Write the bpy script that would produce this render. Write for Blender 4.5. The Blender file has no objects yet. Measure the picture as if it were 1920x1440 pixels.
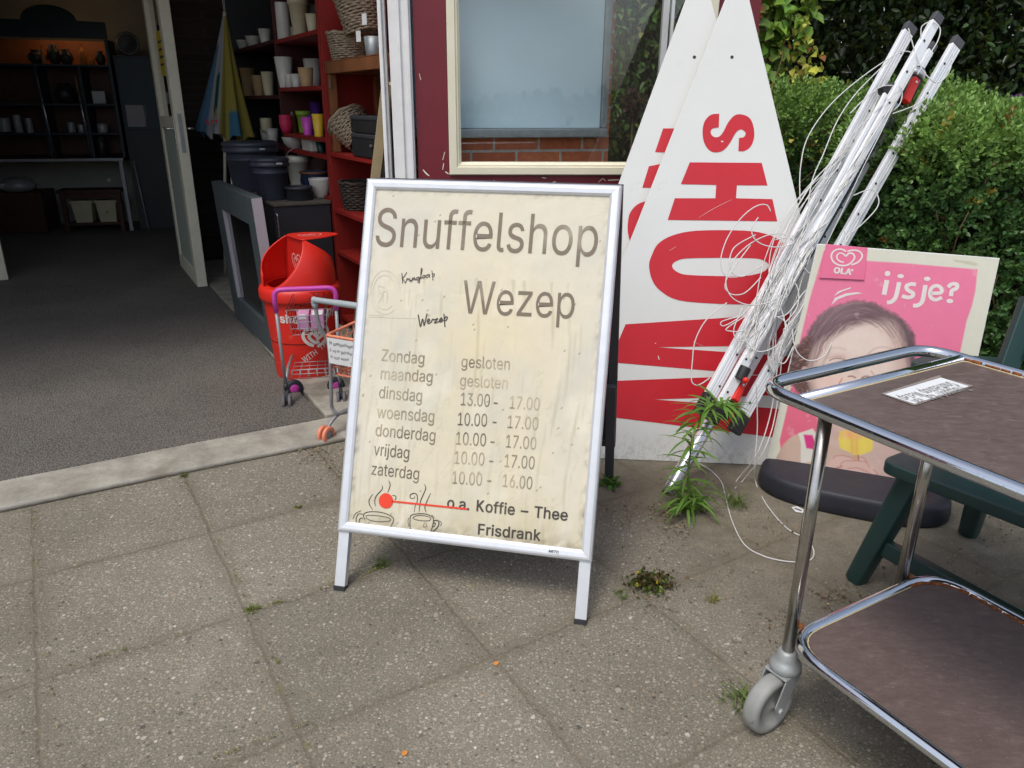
import bpy, bmesh, math, random
import numpy as np
from mathutils import Vector, Matrix
rnd = random.Random(7)
rng = np.random.default_rng(7)
scene = bpy.context.scene
COL = scene.collection
R = math.radians

# ------------------------------------------------------------------ camera, sky, sun, exposure
F, PITCH, ROLL, HC = 1420.0, 0.3535, 0.007, 1.32      # focal length for a 1920 px wide picture, tilt, roll, height
_cp, _sp, _c, _s = math.cos(PITCH), math.sin(PITCH), math.cos(ROLL), math.sin(ROLL)
FWD, UP, RT = np.array([0, _cp, -_sp]), np.array([0, _sp, _cp]), np.array([1.0, 0, 0])
RM = np.stack([_c * RT + _s * UP, -(-_s * RT + _c * UP), FWD])
CC = np.array([0, 0, HC])
cam = bpy.data.objects.new('camera', bpy.data.cameras.new('camera'))
COL.objects.link(cam)
cam.data.sensor_width = 36.0
cam.data.lens = F / 1920 * 36
cam.data.clip_start, cam.data.clip_end = 0.02, 500
m4 = Matrix.Identity(4)
for i in range(3):
    m4[i][0], m4[i][1], m4[i][2], m4[i][3] = RM[0][i], -RM[1][i], -RM[2][i], CC[i]
cam.matrix_world = m4
scene.camera = cam
SUN_EL, SUN_AZ = R(62), R(212)          # overcast: high soft light from behind the viewer's left
world = bpy.data.worlds.new('World'); scene.world = world; world.use_nodes = True
nt = world.node_tree; nt.nodes.clear()
sky = nt.nodes.new('ShaderNodeTexSky'); sky.sky_type = 'NISHITA'; sky.sun_disc = False
sky.sun_elevation = SUN_EL; sky.sun_rotation = SUN_AZ
sky.air_density = 1.0; sky.dust_density = 3.0; sky.ozone_density = 1.0
hsv = nt.nodes.new('ShaderNodeHueSaturation'); hsv.inputs['Saturation'].default_value = 0.62
bg = nt.nodes.new('ShaderNodeBackground'); bg.inputs['Strength'].default_value = 0.15
wo = nt.nodes.new('ShaderNodeOutputWorld')
nt.links.new(sky.outputs[0], hsv.inputs['Color']); nt.links.new(hsv.outputs[0], bg.inputs[0]); nt.links.new(bg.outputs[0], wo.inputs[0])
sl = bpy.data.lights.new('sun', 'SUN'); sl.energy = 1.2; sl.angle = R(18); sl.color = (1.0, 0.95, 0.87)
so = bpy.data.objects.new('sun', sl); COL.objects.link(so)
sd = Vector((math.sin(SUN_AZ) * math.cos(SUN_EL), math.cos(SUN_AZ) * math.cos(SUN_EL), math.sin(SUN_EL)))
so.rotation_euler = sd.to_track_quat('Z', 'Y').to_euler()
so.location = (-4, -6, 8)
scene.view_settings.view_transform = 'Standard'; scene.view_settings.look = 'None'
scene.view_settings.exposure = 0.35; scene.view_settings.gamma = 1.0
scene.cycles.use_denoising = True
scene.cycles.max_bounces = 8; scene.cycles.transparent_max_bounces = 12
scene.cycles.sample_clamp_indirect = 4.0

# ------------------------------------------------------------------ measuring helpers (photo pixel -> place in the scene)
def ray(x, y): return np.array([(x - 960) / F, (y - 720) / F, 1.0]) @ RM
def G(x, y, z=0.0):
    d = ray(x, y); return CC + d * (z - HC) / d[2]
def AT(x, y, Y):
    d = ray(x, y); return CC + d * Y / d[1]
def PL(x, y, p0, n):
    d = ray(x, y); return CC + d * (np.dot(np.asarray(p0) - CC, n) / np.dot(d, n))
def proj(P):
    q = (np.asarray(P) - CC) @ RM.T
    return np.stack([960 + F * q[..., 0] / q[..., 2], 720 + F * q[..., 1] / q[..., 2]], -1)
def A3(*v): return np.array(v, float)
def nrm(v):
    v = np.asarray(v, float); return v / (np.linalg.norm(v) + 1e-12)
class Frame:
    """a local right-handed frame o, ex, ey, ez"""
    def __init__(s, o, ex, ey, ez=None):
        s.o = np.asarray(o, float); s.ex = nrm(ex); s.ey = nrm(ey)
        s.ez = nrm(np.cross(s.ex, s.ey)) if ez is None else nrm(ez)
    def __call__(s, x, y, z=0.0): return s.o + s.ex * x + s.ey * y + s.ez * z
    def px(s, x, y, z=0.0):
        p = PL(x, y, s.o + s.ez * z, s.ez) - s.o
        return float(p @ s.ex), float(p @ s.ey)
Z3 = A3(0, 0, 1)

# ------------------------------------------------------------------ materials
def S(r, g, b):
    f = lambda v: (v / 255 / 12.92) if v / 255 <= 0.04045 else ((v / 255 + 0.055) / 1.055) ** 2.4
    return (f(r), f(g), f(b))
class NT:
    def __init__(s, name):
        s.m = bpy.data.materials.new(name); s.m.use_nodes = True
        s.t = s.m.node_tree; s.b = s.t.nodes['Principled BSDF']; s.out = s.t.nodes['Material Output']
    def n(s, kind, **kw):
        nd = s.t.nodes.new('ShaderNode' + kind)
        for k, v in kw.items():
            if k.startswith('i_'):
                key = k[2:]; key = int(key) if key.isdigit() else key.replace('_', ' ')
                if hasattr(v, 'outputs') : s.t.links.new(v.outputs[0], nd.inputs[key])
                elif isinstance(v, bpy.types.NodeSocket): s.t.links.new(v, nd.inputs[key])
                else: nd.inputs[key].default_value = v
            else: setattr(nd, k, v)
        return nd
    def l(s, a, b): s.t.links.new(a.outputs[0] if hasattr(a, 'outputs') else a, b)
    def mix(s, fac, a, b, mode='MIX'):
        nd = s.n('Mix', data_type='RGBA', blend_type=mode)
        for v, k in ((fac, 0), (a, 6), (b, 7)):
            if isinstance(v, (int, float)): nd.inputs[k].default_value = v
            elif isinstance(v, tuple): nd.inputs[k].default_value = (*v, 1)[:4]
            else: s.l(v, nd.inputs[k])
        return nd.outputs[2]
    def math(s, op, a, b=None, clamp=False):
        nd = s.n('Math', operation=op, use_clamp=clamp)
        for v, k in ((a, 0), (b, 1)):
            if v is None: continue
            if isinstance(v, (int, float)): nd.inputs[k].default_value = v
            else: s.l(v, nd.inputs[k])
        return nd.outputs[0]
    def ramp(s, fac, stops, interp='LINEAR'):
        nd = s.n('ValToRGB'); s.l(fac, nd.inputs[0]); cr = nd.color_ramp; cr.interpolation = interp
        while len(cr.elements) < len(stops): cr.elements.new(0.5)
        for e, (p, c) in zip(cr.elements, stops):
            e.position = p; e.color = (*c, 1) if len(c) == 3 else c
        return nd.outputs[0]
    def coords(s, which='Object'):
        return s.n('TexCoord').outputs[which]
    def noise(s, vec, scale, detail=4, rough=0.55, dist=0.0):
        nd = s.n('TexNoise'); s.l(vec, nd.inputs['Vector'])
        nd.inputs['Scale'].default_value = scale; nd.inputs['Detail'].default_value = detail
        nd.inputs['Roughness'].default_value = rough; nd.inputs['Distortion'].default_value = dist
        return nd.outputs[0]
    def bump(s, h, strength=0.3, dist=0.01):
        nd = s.n('Bump'); nd.inputs['Strength'].default_value = strength; nd.inputs['Distance'].default_value = dist
        s.l(h, nd.inputs['Height']); s.l(nd, s.b.inputs['Normal'])
def mat(name, c, rough=0.5, metal=0.0, var=0.12, vscale=14.0, bump=0.0, bscale=200.0, spec=None, dirt=None, coat=0.0):
    """principled surface with a faint mottling of its own colour, optional grain and dirt patches"""
    t = NT(name); b = t.b
    co = t.coords()
    n = t.noise(co, vscale, 5, 0.6)
    lo = tuple(max(0, v * (1 - var)) for v in c); hi = tuple(min(1, v * (1 + var)) for v in c)
    colr = t.ramp(n, [(0.3, lo), (0.7, hi)])
    if dirt:
        dn = t.noise(co, dirt[1], 6, 0.7)
        colr = t.mix(t.ramp(dn, [(dirt[2], (0, 0, 0)), (min(1, dirt[2] + 0.16), (1, 1, 1))]), colr, dirt[0])
    t.l(colr, b.inputs['Base Color'])
    rn = t.n('MapRange'); t.l(t.noise(co, vscale * 2.3, 3), rn.inputs[0])
    rn.inputs[3].default_value = max(0.02, rough - 0.08); rn.inputs[4].default_value = min(1, rough + 0.1)
    t.l(rn, b.inputs['Roughness'])
    b.inputs['Metallic'].default_value = metal
    if spec is not None: b.inputs['Specular IOR Level'].default_value = spec
    if coat: b.inputs['Coat Weight'].default_value = coat; b.inputs['Coat Roughness'].default_value = 0.12
    if bump: t.bump(t.noise(co, bscale, 3), bump, 0.002)
    return t.m
M = {}
def leafmat(name, trans=0.35, rough=0.5, gain=1.0):
    t = NT(name)
    at = t.n('Attribute', attribute_name='Col')
    t.l(at.outputs['Color'], t.b.inputs['Base Color']); t.b.inputs['Roughness'].default_value = rough
    t.b.inputs['Specular IOR Level'].default_value = 0.35
    tr = t.n('BsdfTranslucent'); t.l(t.mix(0.5, at.outputs['Color'], (0.25, 0.32, 0.03)), tr.inputs[0])
    ms = t.n('MixShader'); ms.inputs[0].default_value = trans
    t.l(t.b, ms.inputs[1]); t.l(tr, ms.inputs[2]); t.l(ms, t.out.inputs[0])
    return t.m
def vcolmat(name, rough=0.35, bump=0.0, spec=0.4):
    t = NT(name); at = t.n('Attribute', attribute_name='Col')
    n = t.noise(t.coords(), 30, 5)
    t.l(t.mix(1.0, at.outputs['Color'], t.ramp(n, [(0.2, (0.93, 0.93, 0.93)), (0.8, (1, 1, 1))]), 'MULTIPLY'), t.b.inputs['Base Color'])
    t.b.inputs['Roughness'].default_value = rough; t.b.inputs['Specular IOR Level'].default_value = spec
    if bump: t.bump(t.noise(t.coords(), 9, 3, 0.5, 1.0), bump, 0.01)
    return t.m

def build_materials():
    M['alu'] = mat('anodised aluminium', (0.78, 0.80, 0.83), 0.34, 0.75, 0.05, 25)
    M['alu_white'] = mat('white lacquered aluminium', (0.70, 0.72, 0.75), 0.34, 0.42, 0.05, 25, dirt=((0.5, 0.5, 0.5), 40, 0.68))
    M['arm_white'] = mat('white aluminium arm', (0.84, 0.86, 0.89), 0.33, 0.1, 0.04, 25)
    M['alu_tube'] = mat('bare aluminium tube', (0.72, 0.73, 0.75), 0.27, 0.9, 0.08, 60)
    M['black'] = mat('black plastic', (0.018, 0.018, 0.02), 0.5, 0, 0.2)
    M['dark_grey'] = mat('dark grey plastic', (0.04, 0.043, 0.05), 0.5, 0, 0.15)
    M['capgrey'] = mat('grey plastic cap', (0.07, 0.07, 0.08), 0.5, 0, 0.1)
    M['sign_white'] = mat('white coated board', (0.70, 0.71, 0.69), 0.38, 0, 0.025, 4, dirt=((0.5, 0.5, 0.46), 60, 0.74))
    def splash(m):
        t = NT.__new__(NT); t.m = m; t.t = m.node_tree; t.b = t.t.nodes['Principled BSDF']
        src = t.b.inputs['Base Color'].links[0].from_socket; g_ = t.n('NewGeometry'); sx_ = t.n('SeparateXYZ'); t.l(g_.outputs['Position'], sx_.inputs[0])
        co_ = t.coords(); k_ = t.math('MULTIPLY', t.ramp(t.noise(co_, 46, 6, 0.75), [(0.46, (0, 0, 0)), (0.62, (1, 1, 1))]), t.ramp(sx_.outputs[2], [(0.0, (0.40,) * 3), (0.13, (0, 0, 0))]))
        sc_ = t.math('MULTIPLY', t.ramp(t.noise(co_, 5, 9, 0.8, 1.5), [(0.62, (0, 0, 0)), (0.70, (1, 1, 1))]), 0.18)
        t.l(t.mix(t.math('MAXIMUM', k_, sc_), src, S(120, 112, 98)), t.b.inputs['Base Color'])
    splash(M['sign_white'])
    M['sign_red'] = mat('red sign vinyl', S(196, 30, 44), 0.38, 0, 0.05, 6, dirt=((0.6, 0.3, 0.3), 90, 0.8))
    M['sign_edge'] = mat('pale board edge', (0.62, 0.5, 0.38), 0.6)
    M['red_wood'] = mat('dark red painted wood', S(112, 32, 44), 0.42, 0, 0.08, 9, bump=0.15, bscale=60, dirt=(S(150, 120, 110), 55, 0.76))
    M['cream'] = mat('cream painted frame', S(226, 220, 196), 0.42, 0, 0.05, 8, dirt=(S(120, 105, 80), 70, 0.73))
    M['white_paint'] = mat('old white paint', S(226, 226, 226), 0.5, 0, 0.06, 10, bump=0.3, bscale=30, dirt=(S(120, 110, 98), 38, 0.70))
    M['door_white'] = mat('worn ivory door paint', S(216, 210, 190), 0.5, 0, 0.08, 10, bump=0.2, bscale=40, dirt=(S(80, 64, 48), 42, 0.66))
    M['door_grey'] = mat('grey green door panel', S(168, 178, 168), 0.5, 0, 0.06, 5)
    M['sash'] = mat('slate grey paint', S(70, 79, 83), 0.45, 0, 0.07, 7, bump=0.1, bscale=70)
    M['sash_edge'] = mat('pale grey edge', S(165, 160, 168), 0.5, 0, 0.06, 10)
    M['cabinet'] = mat('charcoal cabinet', S(48, 49, 54), 0.5, 0, 0.08, 8)
    M['cabinet_top'] = mat('dusty chipboard top', S(92, 88, 80), 0.8, 0, 0.3, 30)
    M['shelf_red'] = mat('red painted shelving', S(142, 34, 28), 0.5, 0, 0.09, 6, dirt=(S(90, 20, 18), 20, 0.66))
    M['shelf_shaded'] = mat('shaded red shelving', S(66, 22, 22), 0.6, 0, 0.1, 6)  # shelving red darkened: shade inside the bays put into the colour
    M['wood'] = mat('brown stained wood', S(124, 78, 46), 0.55, 0, 0.2, 9, bump=0.2, bscale=50)
    M['plank'] = mat('pale planed wood', S(196, 180, 140), 0.6, 0, 0.08, 9)
    M['wicker'] = mat('grey wicker', S(150, 136, 116), 0.75, 0, 0.3, 60)
    M['wicker_dark'] = mat('dark brown wicker', S(62, 54, 48), 0.8, 0, 0.4, 60)
    M['bin_red'] = mat('red bin plastic', S(214, 42, 30), 0.42, 0, 0.05, 8, dirt=(S(224, 100, 84), 16, 0.62))
    M['bin_in'] = mat('red bin inside', S(200, 36, 28), 0.5, 0, 0.08, 8)
    M['print_white'] = mat('white print', S(222, 214, 210), 0.5, 0, 0.04)
    M['print_pale'] = mat('faded pink print', S(232, 150, 146), 0.5, 0, 0.06)
    M['magenta'] = mat('magenta plastic', S(190, 66, 160), 0.42, 0, 0.07)
    M['grey_paint'] = mat('grey painted tube', S(140, 142, 146), 0.4, 0.2, 0.07, 20)
    M['grey_foam'] = mat('blue grey plastic grip', S(158, 168, 172), 0.5, 0, 0.06)
    M['wire'] = mat('grey coated wire', S(170, 168, 172), 0.4, 0.3, 0.08)
    M['wire_dark'] = mat('dark wire', S(60, 24, 22), 0.5, 0.3, 0.1)
    M['orange'] = mat('salmon orange plastic', S(228, 140, 108), 0.45, 0, 0.06)
    M['tyre'] = mat('grey rubber', S(92, 92, 96), 0.6, 0, 0.1)
    M['tyre_black'] = mat('black rubber', S(36, 38, 48), 0.55, 0, 0.12, 10, dirt=(S(96, 90, 84), 40, 0.68))
    M['paper'] = mat('white paper', S(218, 220, 222), 0.7, 0, 0.03)
    M['ink'] = mat('dark ink', S(52, 48, 46), 0.6, 0, 0.1)
    M['ink_grey'] = mat('grey ink', S(138, 136, 132), 0.6, 0, 0.1)
    M['pink_box'] = mat('pink card box', S(206, 148, 190), 0.6, 0, 0.05)
    M['green_plastic'] = mat('dark green resin', S(30, 58, 56), 0.42, 0, 0.1, 7, dirt=(S(62, 84, 80), 25, 0.70))
    M['hdpe_tag'] = M['paper']
    M['hinge_red'] = mat('red plastic lever', S(216, 40, 30), 0.4, 0, 0.05)
    M['cord'] = mat('white plastic line', S(206, 206, 204), 0.45, 0, 0.05)
    M['concrete'] = None
    M['caster_grey'] = mat('grey caster rubber', S(146, 147, 144), 0.6, 0, 0.1, 25, dirt=(S(84, 82, 76), 30, 0.6))
    M['caster_metal'] = mat('dull zinc', S(160, 164, 164), 0.5, 0.35, 0.12, 25)
    M['rust'] = mat('rust', S(132, 76, 36), 0.85, 0, 0.5, 60, bump=0.5, bscale=300)
    M['vase_white'] = mat('white glazed pottery', S(206, 202, 194), 0.3, 0, 0.05)
    M['vase_cream'] = mat('cream pottery', S(206, 196, 164), 0.45, 0, 0.06)
    M['vase_tan'] = mat('tan terracotta', S(186, 154, 112), 0.6, 0, 0.1)
    M['vase_grey'] = mat('grey pottery', S(136, 134, 128), 0.5, 0, 0.08)
    M['pot_pink'] = mat('pink pot', S(208, 48, 92), 0.4)
    M['pot_magenta'] = mat('magenta pot', S(214, 84, 196), 0.4)
    M['pot_purple'] = mat('purple pot', S(92, 52, 150), 0.4)
    M['pot_yellow'] = mat('yellow pot', S(226, 186, 52), 0.4)
    M['pot_green'] = mat('lime rim pot', S(150, 184, 70), 0.4)
    M['pot_brown'] = mat('brown glass', S(88, 52, 36), 0.2)
    M['pot_teal'] = mat('dark teal pot', S(22, 52, 52), 0.4)
    M['pot_blue'] = mat('dark blue glaze', S(52, 66, 96), 0.25)
    M['pot_rim'] = mat('brown glaze rim', S(128, 86, 60), 0.4)
    M['zinc'] = mat('galvanised zinc', S(150, 158, 162), 0.42, 0.55, 0.12, 24)
    M['bucket'] = mat('dark blue grey plastic', S(56, 60, 72), 0.42, 0, 0.08, dirt=(S(96, 96, 98), 30, 0.7))
    M['enamel'] = mat('cream enamel', S(214, 212, 196), 0.3, 0, 0.05)
    M['blue_tag'] = mat('blue plastic', S(34, 110, 176), 0.5)
    M['orange_print'] = mat('orange print', S(222, 120, 40), 0.5)
    M['navy'] = mat('navy painted wood', S(44, 62, 74), 0.5, 0, 0.1)
    M['interior_wall'] = mat('grey plaster', S(176, 178, 170), 0.8, 0, 0.06, 4)
    M['dark_item'] = mat('dark ornament', S(46, 44, 46), 0.4, 0, 0.2)
    M['tin'] = mat('pale tin', S(176, 180, 184), 0.4, 0.2, 0.1)
    M['amber'] = mat('amber glass', S(190, 118, 50), 0.3)
    M['dark_wood'] = mat('dark brown wood', S(78, 48, 34), 0.55, 0, 0.2)
    M['soil'] = mat('brown leaf mould', S(74, 62, 50), 0.95, 0, 0.4, 12, bump=0.8, bscale=40)
    M['trunk'] = mat('dark bark', S(58, 48, 38), 0.9, 0, 0.3, 16, bump=0.8, bscale=50)
    M['twig'] = mat('brown twig', S(112, 90, 66), 0.85, 0, 0.3, 30)
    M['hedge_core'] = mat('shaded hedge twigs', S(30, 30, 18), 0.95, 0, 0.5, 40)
    M['leaf'] = leafmat('leaf', 0.3, 0.45)
    M['leaf_glossy'] = leafmat('glossy leaf', 0.2, 0.32)
    M['petal'] = leafmat('petal', 0.4, 0.6)
    M['litter'] = leafmat('dead leaf crumbs', 0.05, 0.8)
    M['poster_print'] = vcolmat('printed poster', 0.42, 0.0, 0.3)
    M['board_print'] = vcolmat('stained poster under clear film', 0.22, 0.25, 0.5)
    M['parasol'] = vcolmat('parasol cloth', 0.8, 0.3, 0.1)
    # chrome tube: polished with pitting
    t = NT('chrome'); n = t.noise(t.coords(), 160, 4, 0.7)
    t.l(t.ramp(n, [(0.60, (0.64, 0.67, 0.72)), (0.72, (0.40, 0.36, 0.32))]), t.b.inputs['Base Color'])
    t.b.inputs['Metallic'].default_value = 1.0
    t.l(t.ramp(n, [(0.55, (0.06,) * 3), (0.72, (0.4,) * 3)]), t.b.inputs['Roughness']); M['chrome'] = t.m
    M['chrome_dull'] = mat('dulled chrome leg', (0.46, 0.44, 0.41), 0.20, 1.0, 0.10, 40, dirt=((0.26, 0.22, 0.18), 90, 0.66))
    # worn brown laminate
    t = NT('brown laminate'); co = t.coords()
    mp = t.n('Mapping'); t.l(co, mp.inputs[0]); mp.inputs['Rotation'].default_value = (0, 0, R(30)); mp.inputs['Scale'].default_value = (1.2, 3, 1)
    n1 = t.noise(mp.outputs[0], 26, 8, 0.75, 0.6); n2 = t.noise(co, 3.2, 3)
    c = t.ramp(n1, [(0.34, S(88, 72, 66)), (0.55, S(106, 90, 85)), (0.74, S(134, 119, 112))])
    c = t.mix(t.math('MULTIPLY', n2, 0.7), c, S(88, 76, 74))
    sc = t.n('TexNoise'); t.l(mp.outputs[0], sc.inputs[0]); sc.inputs['Scale'].default_value = 95; sc.inputs['Detail'].default_value = 8
    c = t.mix(t.ramp(sc.outputs[0], [(0.66, (0, 0, 0)), (0.76, (0.5,) * 3)]), c, S(180, 164, 156))
    t.l(c, t.b.inputs['Base Color']); t.l(t.ramp(n1, [(0.3, (0.3,) * 3), (0.7, (0.5,) * 3)]), t.b.inputs['Roughness']); M['laminate'] = t.m
    # clear glass pane
    def glass(name, tint, rough=0.01, refl=1.7):
        t = NT(name); t.t.nodes.remove(t.b)
        tr = t.n('BsdfTransparent'); tr.inputs[0].default_value = (*tint, 1)
        gl = t.n('BsdfGlossy'); gl.inputs['Roughness'].default_value = rough
        lw = t.n('LayerWeight'); lw.inputs[0].default_value = 0.5; fr = t.math('ADD', 0.045, t.math('MULTIPLY', t.math('POWER', lw.outputs['Facing'], 5.0), 0.9))
        ms = t.n('MixShader'); t.l(t.math('MULTIPLY', fr, refl, True), ms.inputs[0]); t.l(tr, ms.inputs[1]); t.l(gl, ms.inputs[2]); t.l(ms, t.out.inputs[0]); return t.m
    M['glass'] = glass('window glass', (0.97, 0.98, 0.98), 0.01, 1.6); M['glass_dark'] = glass('dark insulating glass', (0.35, 0.36, 0.36))
    # light strip inside the shop
    t = NT('warm lamp glow'); t.b.inputs['Emission Color'].default_value = (1, 0.60, 0.32, 1); t.b.inputs['Emission Strength'].default_value = 2.6; M['lamp'] = t.m
    # brick
    def brick(name, c1, c2, mortar, scale):
        t = NT(name); co = t.coords('UV')
        bk = t.n('TexBrick'); t.l(co, bk.inputs[0]); bk.inputs['Scale'].default_value = 1.0
        bk.inputs['Brick Width'].default_value = 0.21; bk.inputs['Row Height'].default_value = 0.0625; bk.inputs['Mortar Size'].default_value = 0.006
        bk.inputs['Color1'].default_value = (*c1, 1); bk.inputs['Color2'].default_value = (*c2, 1); bk.inputs['Mortar'].default_value = (*mortar, 1)
        n = t.noise(co, 38, 7, 0.72); cr = t.noise(co, 14, 6, 0.7, 2.2)
        c = t.mix(1.0, bk.outputs[0], t.ramp(n, [(0.25, (0.6,) * 3), (0.75, (1.15,) * 3)]), 'MULTIPLY')
        t.l(c, t.b.inputs['Base Color']); t.b.inputs['Roughness'].default_value = 0.9
        h = t.math('SUBTRACT', t.math('MULTIPLY', t.math('ADD', n, cr), 0.35), bk.outputs[1]); t.bump(h, 0.8, 0.006); return t.m
    M['brick'] = brick('orange red brick', S(206, 122, 82), S(188, 104, 70), S(186, 182, 174), 1)
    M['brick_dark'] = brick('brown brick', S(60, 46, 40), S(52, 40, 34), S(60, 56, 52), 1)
    M['brick_pink'] = brick('pale pink brick', S(206, 160, 150), S(190, 142, 134), S(214, 206, 200), 1)
    # ---- washed gravel paving slabs, joints 0.5 m apart along the building
    t = NT('washed gravel paving'); co = t.coords()
    mp = t.n('Mapping', vector_type='TEXTURE'); t.l(co, mp.inputs[0]); mp.inputs['Location'].default_value = (-0.98, 2.17, 0); mp.inputs['Rotation'].default_value = (0, 0, R(31.5))
    sx = t.n('SeparateXYZ'); t.l(mp.outputs[0], sx.inputs[0])
    wob = t.math('MULTIPLY', t.math('SUBTRACT', t.noise(co, 9, 3), 0.5), 0.022)
    def joint(o):
        a = t.math('ADD', t.math('ADD', o, wob), 100.0)
        f = t.math('FRACT', t.math('DIVIDE', a, 0.495))
        return t.math('MULTIPLY', t.math('MINIMUM', f, t.math('SUBTRACT', 1.0, f)), 0.495)
    jd = t.math('MINIMUM', joint(sx.outputs[0]), joint(sx.outputs[1]))
    jm = t.ramp(jd, [(0.002, (1, 1, 1)), (0.0075, (0, 0, 0))])
    jsoft = t.ramp(jd, [(0.0, (1, 1, 1)), (0.05, (0, 0, 0))])
    # slab number -> slight change of tone
    cx = t.math('FLOOR', t.math('DIVIDE', t.math('ADD', sx.outputs[0], 100.0), 0.495)); cy = t.math('FLOOR', t.math('DIVIDE', t.math('ADD', sx.outputs[1], 100.0), 0.495))
    cb = t.n('CombineXYZ'); t.l(cx, cb.inputs[0]); t.l(cy, cb.inputs[1]); wn = t.n('TexWhiteNoise'); t.l(cb, wn.inputs[0])
    def pebbles(scale, cover, seed):
        mpp = t.n('Mapping'); t.l(co, mpp.inputs[0]); mpp.inputs['Location'].default_value = (seed, seed * 2, 0)
        dsn = t.n('TexNoise'); t.l(mpp.outputs[0], dsn.inputs[0]); dsn.inputs['Scale'].default_value = scale * 1.4
        wv = t.n('VectorMath', operation='MULTIPLY_ADD'); t.l(dsn.outputs['Color'], wv.inputs[0]); wv.inputs[1].default_value = (0.5 / scale,) * 3; t.l(mpp.outputs[0], wv.inputs[2])
        v = t.n('TexVoronoi', feature='F1', voronoi_dimensions='2D'); t.l(wv, v.inputs['Vector']); v.inputs['Scale'].default_value = scale
        sp = t.n('SeparateColor'); t.l(v.outputs['Color'], sp.inputs[0])
        rad = t.math('MULTIPLY', t.math('GREATER_THAN', sp.outputs[0], 1 - cover), t.math('ADD', t.math('MULTIPLY', sp.outputs[1], 0.26), 0.16))
        k = t.math('SUBTRACT', rad, v.outputs['Distance'])
        msk = t.math('MULTIPLY', k, 14.0, True)
        return msk, sp.outputs[2], v.outputs['Distance']
    p1, q1, d1 = pebbles(92, 0.66, 0.0); p2, q2, d2 = pebbles(150, 0.8, 3.3); p3, q3, d3 = pebbles(58, 0.10, 7.7)
    dirty = t.noise(co, 1.3, 5, 0.6); fine = t.noise(co, 190, 5, 0.8)
    base = t.ramp(fine, [(0.30, S(91, 88, 79)), (0.70, S(162, 157, 143))])
    pc = lambda q: t.ramp(q, [(0.0, S(82, 80, 75)), (0.10, S(121, 116, 106)), (0.34, S(147, 140, 127)), (0.6, S(165, 158, 145)), (0.84, S(182, 177, 167)), (0.91, S(166, 149, 124)), (0.965, S(196, 192, 183)), (1.0, S(214, 209, 202))])
    c = t.mix(t.math('MULTIPLY', p2, 0.75), base, pc(q2)); c = t.mix(t.math('MULTIPLY', p1, 0.85), c, pc(q1)); c = t.mix(t.math('MULTIPLY', p3, 0.9), c, pc(q3))
    c = t.mix(1.0, c, t.ramp(dirty, [(0.3, (0.70, 0.68, 0.64)), (0.7, (1.06, 1.05, 1.05))]), 'MULTIPLY')
    c = t.mix(1.0, c, t.ramp(wn.outputs[0], [(0.0, (0.95, 0.955, 0.965)), (1.0, (1.11, 1.105, 1.09))]), 'MULTIPLY')
    # right-hand slabs near the hedge are smoother, earthy and algae-stained
    ox = t.n('SeparateXYZ'); t.l(co, ox.inputs[0])
    reg = t.math('ADD', t.math('MULTIPLY', ox.outputs[0], 0.9), t.math('MULTIPLY', ox.outputs[1], 0.75))
    reg = t.math('ADD', reg, t.math('MULTIPLY', t.noise(co, 3.5, 4), 1.1))
    rgm = t.ramp(t.math('MULTIPLY', t.math('SUBTRACT', reg, 2.25), 1.0), [(0.0, (0, 0, 0)), (0.55, (1, 1, 1))])
    earth = t.ramp(t.noise(co, 16, 6, 0.7), [(0.3, S(97, 92, 78)), (0.7, S(142, 134, 116))])
    earth = t.mix(t.ramp(fine, [(0.3, (0.5,) * 3), (0.7, (0, 0, 0))]), earth, S(96, 90, 78))
    c = t.mix(t.math('MULTIPLY', rgm, 0.72), c, earth)
    c = t.mix(t.math('MULTIPLY', jsoft, t.math('MULTIPLY', t.noise(co, 6, 3), 0.55)), c, S(96, 88, 70))
    moss = t.ramp(t.noise(co, 12, 4, 0.6), [(0.60, (0, 0, 0)), (0.68, (1, 1, 1))])
    jc = t.mix(moss, t.ramp(t.noise(co, 60, 4), [(0.3, S(84, 76, 64)), (0.7, S(124, 114, 98))]), S(112, 116, 60))
    jfade = t.ramp(t.noise(co, 2.6, 3), [(0.36, (0.25,) * 3), (0.58, (0.95,) * 3)])
    c = t.mix(t.math('MULTIPLY', jm, t.math('MULTIPLY', jfade, 0.55)), c, jc)
    stain = t.ramp(t.noise(co, 3.1, 6, 0.65, 0.8), [(0.60, (0, 0, 0)), (0.74, (0.32,) * 3)]); c = t.mix(stain, c, S(92, 88, 78))
    pale = t.ramp(t.noise(co, 2.2, 5, 0.6, 0.5), [(0.62, (0, 0, 0)), (0.75, (0.4,) * 3)]); c = t.mix(pale, c, S(176, 168, 154))
    t.l(c, t.b.inputs['Base Color']); t.b.inputs['Roughness'].default_value = 0.88; t.b.inputs['Specular IOR Level'].default_value = 0.25
    h = t.math('ADD', t.math('MULTIPLY', p1, 0.8), t.math('ADD', t.math('MULTIPLY', p2, 0.5), t.math('MULTIPLY', fine, 1.0)))
    h = t.math('SUBTRACT', t.math('ADD', h, p3), t.math('MULTIPLY', jm, 1.2)); t.bump(h, 0.6, 0.0035); M['paving'] = t.m
    # ---- coconut/asphalt like dark entrance floor
    t = NT('dark rough mat floor'); co = t.coords(); n = t.noise(co, 170, 3, 0.8); n2 = t.noise(co, 1.6, 5)
    v = t.n('TexVoronoi', feature='F1'); t.l(co, v.inputs['Vector']); v.inputs['Scale'].default_value = 150
    c = t.ramp(v.outputs['Distance'], [(0.1, S(156, 150, 142)), (0.6, S(92, 88, 83))]); c = t.mix(1.0, c, t.ramp(n2, [(0.3, (0.75,) * 3), (0.7, (1.1,) * 3)]), 'MULTIPLY')
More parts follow.
